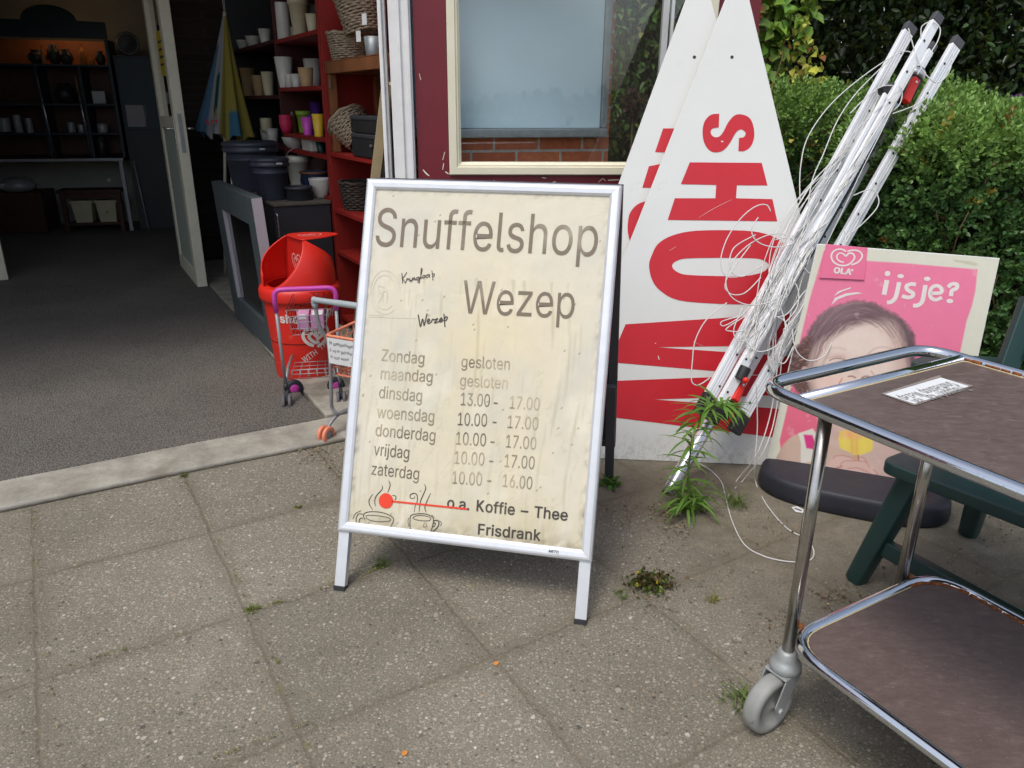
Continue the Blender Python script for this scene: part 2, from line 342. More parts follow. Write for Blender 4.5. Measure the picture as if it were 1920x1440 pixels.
    c = t.mix(t.ramp(t.noise(co, 120, 2), [(0.76, (0, 0, 0)), (0.79, (0.6,) * 3)]), c, S(170, 164, 158))
    t.l(c, t.b.inputs['Base Color']); t.b.inputs['Roughness'].default_value = 0.92; t.bump(t.math('SUBTRACT', n, v.outputs['Distance']), 0.9, 0.006); M['matfloor'] = t.m
    # ---- worn concrete
    t = NT('worn concrete'); co = t.coords(); n = t.noise(co, 9, 8, 0.7); f = t.noise(co, 160, 4, 0.7)
    c = t.ramp(n, [(0.3, S(130, 126, 116)), (0.55, S(164, 160, 149)), (0.75, S(188, 184, 173))])
    c = t.mix(1.0, c, t.ramp(f, [(0.3, (0.82,) * 3), (0.7, (1.05,) * 3)]), 'MULTIPLY'); c = t.mix(t.ramp(t.noise(co, 4, 5), [(0.58, (0, 0, 0)), (0.7, (0.6,) * 3)]), c, S(112, 104, 88))
    t.l(c, t.b.inputs['Base Color']); t.b.inputs['Roughness'].default_value = 0.85; t.bump(t.math('ADD', n, t.math('MULTIPLY', f, 0.5)), 0.5, 0.006); M['concrete'] = t.m
    # ---- lettering on the A-board: sun-faded ink, washed out in patches
    def ink(name, dark, fade, thr):
        t = NT(name); n = t.noise(t.coords(), 5.5, 4, 0.6)
        t.l(t.mix(t.ramp(n, [(thr, (0, 0, 0)), (thr + 0.22, (1, 1, 1))]), dark, fade), t.b.inputs['Base Color']); t.b.inputs['Roughness'].default_value = 0.35; return t.m
    M['ink_big'] = ink('faded brown lettering', S(116, 104, 86), S(166, 156, 138), 0.52)
    M['ink_row'] = ink('faded row lettering', S(104, 94, 78), S(182, 170, 142), 0.44)
    M['ink_faint'] = ink('washed out lettering', S(136, 126, 106), S(196, 184, 156), 0.42)
    M['ink_bold'] = ink('dark bold lettering', S(70, 64, 56), S(120, 110, 96), 0.6)
    M['ink_line'] = ink('dark drawn line', S(72, 66, 56), S(120, 110, 92), 0.6)
    M['ink_trace'] = ink('barely visible trace', S(192, 185, 164), S(208, 199, 175), 0.36)
    M['red_dot'] = mat('red sticker', S(226, 62, 34), 0.4, 0, 0.05)
build_materials()

# ------------------------------------------------------------------ mesh building
class MB:
    def __init__(s): s.v = []; s.f = []; s.sm = []; s.k = 0
    def add(s, vs, fs, smooth=False):
        k = s.k
        for p in vs: s.v.append((float(p[0]), float(p[1]), float(p[2])))
        s.k += len(vs)
        for f in fs: s.f.append(tuple(i + k for i in f)); s.sm.append(smooth)
        return s
    def obox(s, o, a, b, c):
        """box with corner o and edge vectors a, b, c"""
        o, a, b, c = map(np.asarray, (o, a, b, c))
        vs = [o, o + a, o + a + b, o + b, o + c, o + a + c, o + a + b + c, o + b + c]
        fs = [(0, 3, 2, 1), (4, 5, 6, 7), (0, 1, 5, 4), (1, 2, 6, 5), (2, 3, 7, 6), (3, 0, 4, 7)]
        if np.dot(np.cross(a, b), c) < 0: fs = [f[::-1] for f in fs]
        return s.add(vs, fs)
    def fbox(s, fr, x0, x1, y0, y1, z0, z1):
        return s.obox(fr(x0, y0, z0), fr.ex * (x1 - x0), fr.ey * (y1 - y0), fr.ez * (z1 - z0))
    def bar(s, p, q, w, h, side):
        """rectangular bar p-q, width w along side, thickness h across"""
        p, q = np.asarray(p, float), np.asarray(q, float); d = nrm(q - p)
        sv = nrm(np.asarray(side) - d * np.dot(side, d)); t = np.cross(d, sv)
        return s.obox(p - sv * w / 2 - t * h / 2, sv * w, t * h, q - p)
    def tube(s, pts, r, n=10, closed=False):
        P = [np.asarray(p, float) for p in pts]; m = len(P)
        rr = r if isinstance(r, (list, tuple)) else [r] * m
        T = []
        for i in range(m):
            a = P[(i - 1) % m] if (closed or i > 0) else P[i]; b = P[(i + 1) % m] if (closed or i < m - 1) else P[i]
            T.append(nrm(b - a))
        u = nrm(np.cross(T[0], A3(0, 0, 1) if abs(T[0][2]) < 0.9 else A3(1, 0, 0)))
        vs = []
        for i in range(m):
            u = nrm(u - T[i] * np.dot(u, T[i])); w = np.cross(T[i], u)
            for j in range(n):
                a = 2 * math.pi * j / n; vs.append(P[i] + (u * math.cos(a) + w * math.sin(a)) * rr[i])
        fs = []
        for i in range(m if closed else m - 1):
            for j in range(n):
                a, b = i * n + j, i * n + (j + 1) % n; c, d = ((i + 1) % m) * n + (j + 1) % n, ((i + 1) % m) * n + j
                fs.append((a, b, c, d))
        s.add(vs, fs, True)
        if not closed:
            k = s.k - len(vs)
            s.f.append(tuple(k + j for j in range(n))[::-1]); s.sm.append(False)
            s.f.append(tuple(k + (m - 1) * n + j for j in range(n))); s.sm.append(False)
        return s
    def lathe(s, prof, o, n=28, axis=(0, 0, 1), sx=1.0, sy=1.0, xdir=None, smooth=True, closed=False, caps=True):
        """profile [(r, h)] turned round an axis through o"""
        ax = nrm(axis); x = nrm(xdir if xdir is not None else (np.cross((0, 1, 0), ax) if abs(ax[1]) < 0.9 else A3(1, 0, 0))); x = nrm(x - ax * np.dot(x, ax)); y = np.cross(ax, x)
        o = np.asarray(o, float); vs = []; m = len(prof)
        for r, h in prof:
            for j in range(n):
                a = 2 * math.pi * j / n; vs.append(o + ax * h + x * (r * math.cos(a) * sx) + y * (r * math.sin(a) * sy))
        fs = []
        for i in range(m if closed else m - 1):
            for j in range(n):
                i2 = (i + 1) % m
                fs.append((i * n + j, i * n + (j + 1) % n, i2 * n + (j + 1) % n, i2 * n + j))
        s.add(vs, fs, smooth); k = s.k - len(vs)
        if caps and not closed:
            if prof[0][0] > 1e-5: s.f.append(tuple(k + j for j in range(n))[::-1]); s.sm.append(False)
            if prof[-1][0] > 1e-5: s.f.append(tuple(k + (m - 1) * n + j for j in range(n))); s.sm.append(False)
        return s
    def prism(s, poly, ext):
        """planar polygon (3-D points, counter-clockwise seen from +ext) pushed along ext"""
        P = [np.asarray(p, float) for p in poly]; n = len(P); e = np.asarray(ext, float)
        nn = sum(np.cross(P[i] - P[0], P[(i + 1) % n] - P[0]) for i in range(n))
        if np.dot(nn, e) < 0: P = P[::-1]
        s.add(P + [p + e for p in P], [tuple(range(n))[::-1], tuple(range(n, 2 * n))] + [(i, (i + 1) % n, (i + 1) % n + n, i + n) for i in range(n)])
        return s
    def sweep(s, sections, closed_sec=True, smooth=False, caps=True):
        """list of equally long point rings"""
        n = len(sections[0]); vs = [p for sec in sections for p in sec]; fs = []
        for i in range(len(sections) - 1):
            for j in range(n if closed_sec else n - 1):
                fs.append((i * n + j, i * n + (j + 1) % n, (i + 1) * n + (j + 1) % n, (i + 1) * n + j))
        s.add(vs, fs, smooth); k = s.k - len(vs)
        if caps and closed_sec:
            s.f.append(tuple(k + j for j in range(n))[::-1]); s.sm.append(False)
            s.f.append(tuple(k + (len(sections) - 1) * n + j for j in range(n))); s.sm.append(False)
        return s
    def build(s, name, m, parent=None, bevel=0.0, base=None, recalc=False, uv=None, seg=2):
        off = OFF[parent.name] if parent is not None else (np.asarray(base, float) if base is not None else np.zeros(3))
        me = bpy.data.meshes.new(name)
        me.from_pydata([tuple(np.array(p) - off) for p in s.v], [], s.f)
        me.polygons.foreach_set('use_smooth', s.sm)
        if recalc:
            b = bmesh.new(); b.from_mesh(me); bmesh.ops.recalc_face_normals(b, faces=b.faces); b.to_mesh(me); b.free()
        if uv is not None:
            l = me.uv_layers.new(name='UVMap'); ex, ey = uv
            for lp in me.loops:
                p = np.array(s.v[lp.vertex_index]); l.data[lp.index].uv = (float(p @ ex), float(p @ ey))
        return finish(name, me, m, parent, off, bevel, seg)
OFF = {}
def finish(name, me, m, parent, off, bevel=0.0, seg=2):
    me.materials.append(M[m] if isinstance(m, str) else m); me.update()
    o = bpy.data.objects.new(name, me); COL.objects.link(o)
    if parent is not None: o.parent = parent
    else: o.location = tuple(off)
    OFF[o.name] = off
    if bevel:
        bv = o.modifiers.new('bevel', 'BEVEL'); bv.width = bevel; bv.segments = seg; bv.limit_method = 'ANGLE'; bv.angle_limit = R(40)
        for p in me.polygons: p.use_smooth = True
        wn = o.modifiers.new('wn', 'WEIGHTED_NORMAL'); wn.keep_sharp = True
    return o
def tag(o, label=None, cat=None, group=None, kind=None):
    if label: o['label'] = label
    if cat: o['category'] = cat
    if group: o['group'] = group
    if kind: o['kind'] = kind
    return o
def thing(name, label, cat, base, group=None):
    o = bpy.data.objects.new(name, None); o.empty_display_size = 0.1; COL.objects.link(o)
    o.location = tuple(float(v) for v in base); OFF[o.name] = np.asarray(base, float)
    return tag(o, label, cat, group)
def rawmesh(name, verts, faces, m, parent=None, base=None, cols=None, smooth=False):
    """numpy mesh: verts (n,3), faces (k,3|4), per-vertex colours"""
    off = OFF[parent.name] if parent is not None else (np.asarray(base, float) if base is not None else np.zeros(3))
    me = bpy.data.meshes.new(name); v = np.asarray(verts, np.float32) - off.astype(np.float32); f = np.asarray(faces, np.int32); k = f.shape[1]
    me.vertices.add(len(v)); me.vertices.foreach_set('co', v.ravel())
    me.loops.add(f.size); me.loops.foreach_set('vertex_index', f.ravel())
    me.polygons.add(len(f)); me.polygons.foreach_set('loop_start', np.arange(0, f.size, k, dtype=np.int32)); me.polygons.foreach_set('loop_total', np.full(len(f), k, np.int32))
    if smooth: me.polygons.foreach_set('use_smooth', np.ones(len(f), bool))
    me.update(calc_edges=True)
    if cols is not None:
        a = me.color_attributes.new('Col', 'FLOAT_COLOR', 'POINT'); a.data.foreach_set('color', np.concatenate([cols, np.ones((len(cols), 1))], 1).astype(np.float32).ravel())
    return finish(name, me, m, parent, off)
def spline(pts, k=6, closed=False):
    """Catmull-Rom through points (any dimension)"""
    P = [np.asarray(p, float) for p in pts]; n = len(P); out = []
    for i in range(n if closed else n - 1):
        if closed: a, b, c, d = P[i - 1], P[i], P[(i + 1) % n], P[(i + 2) % n]
        else: a, b, c, d = P[max(i - 1, 0)], P[i], P[i + 1], P[min(i + 2, n - 1)]
        for j in range(k):
            t = j / k; out.append(0.5 * (2 * b + (c - a) * t + (2 * a - 5 * b + 4 * c - d) * t * t + (3 * b - a - 3 * c + d) * t ** 3))
    if not closed: out.append(P[-1])
    return out
def rounded(pts, r, k=6, closed=False):
    """polyline with its corners rounded by radius r"""
    P = [np.asarray(p, float) for p in pts]; n = len(P); out = []
    for i in range(n):
        if not closed and i in (0, n - 1): out.append(P[i]); continue
        a, b, c = P[i - 1], P[i], P[(i + 1) % n]; la, lc = np.linalg.norm(a - b), np.linalg.norm(c - b)
        d = min(r, la * 0.48, lc * 0.48); p, q = b + (a - b) / la * d, b + (c - b) / lc * d
        for j in range(k + 1):
            t = j / k; out.append((1 - t) ** 2 * p + 2 * (1 - t) * t * b + t * t * q)
    return out

# ------------------------------------------------------------------ flat lettering: outline polygons filled as thin sheets
GLYPHS = '''-453;337 244,337 188,114 188,114 244
.188;95 -4,83 -3,73 1,63 9,55 18,51 29,50 41,51 53,55 64,63 73,73 81,83 85,95 87,107 85,118 81,128 73,135 64,140 53,141 41,140 29,135 18,128 9,118 1,107 -3
0453;227 -7,191 -3,158 7,130 24,105 48,85 77,69 113,57 155,50 202,48 254,50 306,57 353,69 395,85 431,106 461,130 484,159 502,191 512,227 516,262 512,295 502,323 484,348 461,368 431,384 395,396 353,403 306,405 254,403 202,396 155,384 113,368 77,348 48,323 24,295 7,263 -3;227 50,250 52,271 60,290 74,306 92,320 116,330 144,338 176,342 213,344 254,342 295,338 332,330 365,320 393,306 416,290 435,271 449,250 457,227 460,203 457,182 449,163 435,147 416,134 393,123 365,115 332,111 295,109 254,111 213,115 176,123 144,134 116,147 92,163 74,182 60,203 52
1453;76 0,76 55,391 55,391 0;276 509,276 0,212 0,212 448,209 448,86 358,86 427,198 509
3453;218 -7,188 -5,159 1,133 10,108 22,88 38,70 57,57 79,48 104,44 132,109 132,112 115,118 100,126 87,137 76,150 66,165 59,219 50,275 61,291 69,304 80,315 93,323 108,328 125,329 145,328 163,323 180,316 196,306 211,292 223,275 234,254 241,229 246,201 248,157 248,157 299,288 448,288 452,70 452,70 509,372 509,372 461,211 278,211 289,247 290,279 286,308 276,333 262,354 244,371 222,383 198,391 173,393 145,390 116,383 90,370 66,354 45,333 27,309 12,281 2,251 -5
6453;226 -7,196 -4,168 3,142 15,119 31,100 51,84 74,73 101,66 130,64 162,65 187,71 212,80 239,137 340,252 509,322 509,151 261,145 261,165 288,196 307,235 314,265 312,291 305,316 295,337 280,355 262,370 240,380 215,387 187,389 157,387 127,379 98,368 73,352 50,333 30,310 14,284 3,257 -4;226 48,245 50,263 55,279 63,293 73,304 86,314 101,322 119,326 137,327 157,326 178,322 196,314 213,304 228,293 241,279 251,263 259,245 264,226 265,207 264,190 259,174 252,160 241,148 229,138 214,131 197,126 179,125 158,126 138,131 119,138 102,148 86,160 73,174 63,190 55,207 50
7453;97 0,323 448,323 452,62 452,62 509,391 509,391 449,165 0
A480;16 0,201 509,276 509,463 0,395 0,287 302,264 372,232 478,245 478,213 371,191 302,85 0;110 142,110 199,370 199,370 142
D502;219 0,96 0,96 57,215 57,254 60,288 68,318 81,343 99,363 122,379 149,390 181,397 216,399 255,397 294,390 329,379 361,364 388,344 410,320 428,291 441,258 449,221 452,93 452,93 509,225 509,273 505,315 495,353 478,385 455,412 426,433 391,449 351,458 306,462 255,458 205,449 159,433 119,411 83,384 54,351 31,312 14,268 3;125 509,125 0,60 0,60 509
E419;60 0,60 509,372 509,372 452,125 452,125 286,355 286,355 229,125 229,125 57,375 57,375 0
F410;60 0,60 509,369 509,369 452,125 452,125 278,346 278,346 221,125 221,125 0
H517;60 0,60 509,125 509,125 289,392 289,392 509,457 509,457 0,392 0,392 232,125 232,125 0
I300;31 0,31 57,118 57,118 452,31 452,31 509,269 509,269 452,183 452,183 57,269 57,269 0
K467;104 145,104 216,139 261,174 303,212 344,364 509,448 509,231 276,228 276;60 0,60 509,125 509,125 334,124 225,125 193,125 0;372 0,188 259,228 309,449 0
L393;60 0,60 509,125 509,125 57,361 57,361 0
M628;60 0,60 509,152 509,277 187,287 159,299 123,311 84,322 49,307 49,318 83,330 121,342 158,352 187,476 509,568 509,568 0,504 0,504 291,504 327,505 369,506 413,507 457,513 457,498 409,482 363,467 322,456 291,342 0,286 0,170 291,159 321,145 361,129 408,112 457,119 457,120 416,121 372,122 328,122 291,122 0
N523;60 0,60 509,136 509,343 183,363 151,388 107,414 55,405 54,401 108,399 157,399 195,399 509,463 509,463 0,387 0,202 290,177 331,148 381,108 452,119 454,122 384,124 328,125 291,125 0
O533;267 -7,225 -3,186 7,150 25,119 49,92 79,70 115,53 157,44 203,40 254,44 305,53 352,70 393,92 429,119 459,150 484,186 501,225 512,267 516,309 512,348 501,384 484,415 459,442 429,464 393,480 352,490 305,493 254,490 203,480 157,464 115,442 79,415 49,384 25,348 7,309 -3;267 53,296 55,324 63,349 76,372 94,392 116,408 144,420 176,428 213,430 254,428 295,420 332,408 365,392 392,372 415,349 433,324 446,296 453,267 456,237 453,210 445,184 433,161 415,142 392,125 364,113 332,106 295,103 254,106 213,113 176,125 144,142 117,161 94,184 76,210 63,237 55
P445;60 0,60 509,235 509,272 506,305 499,332 487,356 471,375 452,390 430,400 404,407 377,409 348,407 318,400 291,390 265,375 243,356 223,332 207,305 195,272 188,235 186,109 186,109 242,233 242,257 244,279 248,297 256,312 266,324 279,333 294,339 310,343 328,344 348,343 367,339 385,333 402,324 416,312 428,297 439,279 446,257 451,232 452,125 452,125 0
S447;224 -9,188 -7,156 -1,128 9,102 23,81 40,64 60,51 83,42 109,38 137,104 137,108 118,114 102,123 88,136 76,150 66,166 59,224 49,246 50,267 54,286 60,303 69,317 79,329 92,338 106,344 122,346 139,344 154,340 168,332 179,296 205,245 222,184 239,145 253,112 269,86 289,67 313,56 341,52 372,54 400,62 425,75 448,92 468,113 484,138 498,165 508,195 514,227 516,259 514,289 508,316 498,340 484,360 468,377 449,390 427,398 403,401 378,337 378,332 402,320 421,302 437,280 449,254 456,225 459,204 457,185 454,167 448,152 440,139 430,129 418,121 405,117 391,115 376,117 359,122 345,131 334,169 308,212 293,264 279,312 264,359 238,395 198,402 180,407 161,408 139,406 112,399 87,386 64,370 43,349 25,323 11,294 0,261 -7
T449;32 452,32 509,417 509,417 452,257 452,257 0,193 0,193 452
W686;155 0,16 509,82 509,163 196,175 145,187 94,197 40,189 40,200 94,211 145,224 196,306 509,380 509,462 196,474 145,486 94,497 40,488 40,499 94,510 145,523 196,603 509,670 509,530 0,455 0,368 323,351 391,336 475,350 475,335 395,318 323,230 0
Z438;42 0,42 46,273 385,306 431,341 476,348 454,285 452,223 452,40 452,40 509,397 509,397 462,169 129,134 81,97 33,90 54,152 57,214 57,399 57,399 0
a389;160 -9,137 -7,115 -3,94 5,76 15,60 29,48 45,38 63,32 84,30 108,32 128,36 146,43 161,53 174,64 184,78 193,125 211,178 220,234 227,265 235,271 240,274 246,276 255,276 257,267 297,240 322,196 331,149 322,118 301,100 274,41 291,51 313,64 331,79 346,95 358,114 368,133 375,194 384,239 379,286 360,300 350,312 336,322 320,330 301,335 278,337 251,337 0,277 0,277 52,272 52,252 25,215 1;170 45,192 47,211 51,228 59,242 68,254 80,263 93,270 108,274 122,276 138,276 190,259 182,231 176,200 171,175 168,134 159,103 139,97 130,93 118,92 105,102 72,130 52
b424;229 -8,208 -7,189 -3,172 4,138 31,118 59,112 59,112 0,53 0,53 509,114 509,114 319,118 319,137 346,171 373,188 379,207 383,229 384,259 382,287 374,313 361,335 342,354 320,370 293,381 261,388 227,390 189,388 151,381 116,370 84,355 57,336 34,313 16,288 3,260 -6;220 47,242 49,262 55,279 66,294 80,306 97,316 117,323 139,327 163,328 189,327 215,323 239,316 261,307 281,295 298,280 311,262 322,243 328,220 330,198 328,178 322,161 312,147 299,134 282,125 263,118 241,114 216,113 189,114 162,118 138,125 115,135 95,147 78,162 65,179 55,198 49
d424;195 -8,165 -6,137 3,111 16,89 34,70 57,55 84,43 116,36 151,34 189,36 227,43 261,55 293,70 320,89 342,112 361,137 374,165 382,196 384,218 383,237 379,253 373,287 346,306 319,311 319,311 509,372 509,372 0,313 0,313 59,307 59,287 31,252 4,236 -3,217 -7;205 47,226 49,246 55,263 65,278 78,290 95,299 115,306 138,310 162,312 189,310 216,306 241,300 263,290 282,278 299,263 312,246 322,227 328,205 330,182 328,162 322,145 311,130 298,118 281,108 261,102 239,98 215,96 189,98 163,102 139,109 117,118 97,130 80,145 66,162 55,182 49
e404;212 -8,177 -5,145 3,117 16,92 35,72 58,56 85,44 116,37 150,34 187,36 224,44 258,55 290,71 317,91 340,115 359,142 373,172 382,205 384,266 374,285 366,303 355,319 341,334 324,347 305,357 282,365 256,370 227,371 194,371 169,75 169,75 221,338 221,310 202,308 226,304 248,298 269,288 286,277 301,263 314,246 323,227 328,205 330,183 328,164 323,146 313,131 301,119 286,109 270,102 251,97 231,96 211,96 178,98 151,102 127,110 106,121 88,135 73,151 61,169 53,190 48,212 46,254 53,285 73,306 105,365 91,358 72,348 55,335 39,320 26,302 14,283 4,261 -3,237 -7
f254;228 379,228 327,6 327,6 379;81 0,81 432,82 452,87 470,96 486,107 499,120 510,135 519,187 530,222 527,243 521,227 468,215 472,195 474,178 472,164 468,154 460,147 449,143 435,142 419,142 0
g425;207 -151,180 -149,156 -146,134 -140,82 -110,51 -69,101 -41,122 -66,154 -88,207 -97,236 -95,261 -87,282 -75,298 -58,308 -34,311 -6,311 68,306 68,287 41,252 16,236 10,217 6,195 5,165 7,138 14,113 27,90 43,71 65,55 90,43 120,36 154,34 191,36 229,43 263,55 293,71 320,90 342,112 361,138 374,166 382,196 384,218 383,237 379,253 373,288 346,308 319,313 319,313 379,372 379,372 -9,370 -40,363 -67,350 -90,334 -109,314 -124,291 -136,265 -144,237 -149;205 59,227 61,246 66,264 75,278 87,290 103,300 121,307 142,311 166,312 193,311 219,307 242,300 264,291 283,279 299,264 312,247 322,227 328,205 330,182 328,163 322,145 312,130 298,118 282,109 262,102 241,98 218,96 193,98 167,102 144,109 123,118 104,131 88,145 76,163 66,183 61
h410;114 227,114 0,53 0,53 509,114 509,114 287,102 287,116 319,132 344,152 362,175 374,200 382,227 384,252 383,275 377,295 369,313 356,328 340,341 321,350 298,355 271,357 240,357 0,296 0,296 235,293 263,286 286,273 304,256 318,235 326,210 329,192 328,176 324,161 317,147 308,136 297,126 283,119 266,115 248
i167;53 0,53 379,114 379,114 0;84 443,73 444,63 448,54 455,47 463,43 472,41 483,43 494,47 504,54 512,63 518,73 522,84 524,95 522,105 518,114 512,121 504,125 494,126 483,125 472,121 463,114 455,105 448,95 444
j167;53 379,114 379,114 -30,112 -52,108 -72,102 -90,92 -106,80 -119,65 -129,47 -137,27 -141,4 -143,-10 -143,-10 -87,2 -87,18 -85,31 -80,40 -72,47 -61,51 -46,53 -29;83 443,72 444,62 448,53 455,47 463,42 472,41 483,42 494,47 504,53 512,62 518,72 522,83 524,95 522,105 518,114 512,120 504,125 494,126 483,125 472,120 463,114 455,105 448,95 444
k381;110 137,110 212,121 212,284 379,360 379,184 199,177 199;53 0,53 509,114 509,114 0;294 0,148 186,191 229,372 0
l189;139 -2,112 0,91 8,74 20,62 37,55 59,53 84,53 509,114 509,114 99,120 62,126 57,135 53,146 52,160 53,170 54,181 3,162 -1
m610;53 0,53 379,112 379,112 295,108 295,114 314,122 331,132 346,172 376,219 386,245 383,268 375,287 361,303 342,314 320,321 295,312 295,318 312,326 329,337 343,381 375,437 386,458 385,478 380,497 372,514 361,529 346,541 328,550 307,555 283,557 255,557 0,496 0,496 254,493 279,485 298,473 313,456 323,438 329,419 330,402 329,387 326,374 320,345 290,335 247,335 0,274 0,274 260,272 280,265 297,253 311,238 322,220 328,199 330,158 320,145 312,135 302,126 289,119 274,115 257,114 238,114 0
n410;114 227,114 0,53 0,53 379,112 379,112 287,102 287,116 319,132 344,152 362,175 374,200 382,227 384,252 383,275 377,295 369,313 356,328 340,341 321,350 298,355 271,357 240,357 0,296 0,296 235,293 263,286 286,273 304,256 318,235 326,210 329,192 328,176 324,161 317,147 308,136 297,126 283,119 266,115 248
o415;207 -8,174 -5,144 3,117 16,93 35,72 58,56 85,44 116,37 150,34 187,37 225,44 260,56 291,72 318,93 341,117 360,144 374,174 382,207 384,241 382,271 374,299 360,323 341,343 318,359 291,371 260,379 225,381 187,379 150,371 116,359 85,343 58,323 35,299 16,271 3,241 -5;207 46,231 49,252 55,270 66,285 80,298 97,307 117,314 139,318 163,319 187,318 212,314 236,307 258,298 278,285 296,270 310,252 321,231 328,207 330,184 328,163 321,145 310,130 296,118 278,108 258,102 236,98 212,96 187,98 163,102 139,108 117,118 97,130 80,145 66,163 55,184 49
p424;53 -143,53 379,112 379,112 319,118 319,137 346,171 373,188 379,207 383,229 384,259 382,287 374,313 361,335 342,354 320,370 293,381 261,388 227,390 189,388 151,381 116,370 84,355 57,336 34,313 16,288 3,260 -6,229 -8,208 -7,189 -3,173 4,138 31,118 59,114 59,114 -143;220 47,242 49,262 55,279 66,294 80,306 97,316 117,323 139,327 163,328 189,327 215,323 239,316 261,307 281,295 298,280 311,262 322,243 328,220 330,198 328,178 322,161 312,147 299,134 282,125 263,118 241,114 216,113 189,114 162,118 138,125 115,135 95,147 78,162 65,179 55,198 49
r259;53 0,53 379,112 379,112 321,115 321,124 339,137 354,152 367,171 377,191 383,213 385,229 384,243 384,243 322,230 324,207 326,190 324,174 321,159 315,146 306,135 296,126 284,119 269,115 254,114 237,114 0
s365;182 -8,157 -7,133 -3,112 3,93 12,76 24,62 38,50 54,41 73,36 94,94 107,101 87,111 72,124 60,141 52,160 47,181 45,206 47,227 53,244 62,258 74,265 88,268 103,266 115,262 126,254 136,243 144,229 150,212 155,149 170,118 180,92 192,72 208,58 227,50 249,47 274,49 295,55 314,65 332,79 347,95 360,115 370,137 378,161 383,187 384,212 383,234 379,254 372,271 363,286 352,299 339,324 290,268 277,262 291,254 304,243 316,228 325,210 331,187 333,166 331,147 326,131 317,119 305,111 292,109 277,110 264,115 253,124 243,172 223,229 209,261 200,287 187,306 171,320 153,328 131,331 107,329 85,323 65,312 47,298 31,281 18,260 6,236 -2,210 -7
t227;204 379,204 327,6 327,6 379;65 471,126 471,126 98,127 83,130 70,136 61,144 55,156 51,170 50,185 51,202 54,213 2,192 -3,168 -4,138 -1,113 7,92 21,77 41,68 64,65 93
u410;182 -5,158 -3,135 2,115 11,97 23,82 39,69 59,60 82,54 109,53 139,53 379,114 379,114 144,116 117,124 94,137 75,154 61,175 53,200 50,218 51,234 55,249 62,263 71,274 83,283 97,290 113,295 132,296 153,296 379,357 379,357 0,298 0,298 92,307 92,294 60,277 35,257 17,234 5,209 -3
v389;163 0,17 379,84 379,165 155,187 87,206 21,184 21,203 87,224 155,305 379,371 379,226 0
w567;138 0,23 379,87 379,133 214,154 137,175 41,165 41,186 135,206 214,252 379,316 379,362 214,382 136,402 41,391 41,413 135,434 214,480 379,545 379,429 0,368 0,319 172,305 225,291 280,277 338,291 338,277 280,263 225,248 172,199 0
y389;47 -139,61 -86,71 -87,104 -89,130 -74,151 -36,163 -1,17 379,84 379,165 155,187 87,206 21,184 21,202 87,224 155,305 379,371 379,204 -58,177 -107,139 -136,91 -145,65 -143
z380;42 0,42 46,254 320,254 323,48 323,48 379,333 379,333 331,126 60,126 56,339 56,339 0
®463;231 118,205 120,179 125,154 134,131 145,110 160,91 177,74 196,60 217,48 240,40 264,35 290,33 317,35 344,40 369,48 394,60 417,74 438,91 457,110 474,131 488,154 500,179 509,205 514,231 516,258 514,284 509,309 500,332 488,353 474,372 457,389 438,403 417,415 394,423 369,428 344,430 317,428 290,423 264,415 240,403 217,389 196,372 177,353 160,332 145,309 134,284 125,258 120;231 166,258 169,284 175,307 187,328 202,347 220,362 241,373 265,380 290,382 317,380 344,373 369,362 393,347 414,328 432,307 447,284 458,258 465,231 467,205 465,180 458,156 447,135 432,116 414,101 393,90 369,83 344,81 317,83 290,90 265,101 241,116 220,135 202,156 187,180 175,205 169;273 226,228 312,273 312,319 226;161 226,161 409,253 409,279 402,302 383,311 350,302 316,278 295,250 287,185 287,185 319,239 319,257 327,267 350,266 360,262 367,257 372,239 378,203 378,203 226
–350;350 244,350 188,0 188,0 244'''
GL = {}
for line in GLYPHS.split('\n'):
    ch = line[0]; parts = line[1:].split(';')
    GL[ch] = (int(parts[0]) / 1000, [[tuple(int(v) / 1000 for v in p.split(' ')) for p in c.split(',')] for c in parts[1:] if c])
GL['K'] = (GL['K'][0], [[(.06, 0), (.125, 0), (.125, .19), (.165, .235), (.345, 0), (.425, 0), (.21, .285), (.41, .516), (.33, .516), (.125, .27), (.125, .516), (.06, .516)]])
GL['k'] = (GL['k'][0], [[(.05, 0), (.11, 0), (.11, .14), (.142, .175), (.275, 0), (.35, 0), (.185, .22), (.34, .385), (.265, .385), (.11, .215), (.11, .516), (.05, .516)]])
CAPH = max(p[1] for c in GL['K'][1] for p in c)
def fill2d(loops):
    """filled 2-D outlines (holes allowed) -> verts2d, faces"""
    cu = bpy.data.curves.new('tmp', 'CURVE'); cu.dimensions = '2D'; cu.fill_mode = 'BOTH'
    for lp in loops:
        sp = cu.splines.new('POLY'); sp.points.add(len(lp) - 1)
        for i, p in enumerate(lp): sp.points[i].co = (p[0], p[1], 0, 1)
        sp.use_cyclic_u = True
    o = bpy.data.objects.new('tmp', cu); me = o.to_mesh()
    vs = [(v.co.x, v.co.y) for v in me.vertices]; fs = [tuple(p.vertices) for p in me.polygons]
    o.to_mesh_clear(); bpy.data.objects.remove(o); bpy.data.curves.remove(cu)
    return vs, fs
def fatten(lp, d):
    n = len(lp); out = []
    for i in range(n):
        a, b, c = (np.array(lp[i - 1]), np.array(lp[i]), np.array(lp[(i + 1) % n]))
        n1, n2 = nrm(b - a), nrm(c - b); q = np.array([n1[1] + n2[1], -(n1[0] + n2[0])]); L = np.linalg.norm(q)
        q = q / max(L, 0.6); out.append(tuple(b + q * d))
    return out
def _area(lp): return sum(lp[i - 1][0] * lp[i][1] - lp[i][0] * lp[i - 1][1] for i in range(len(lp)))
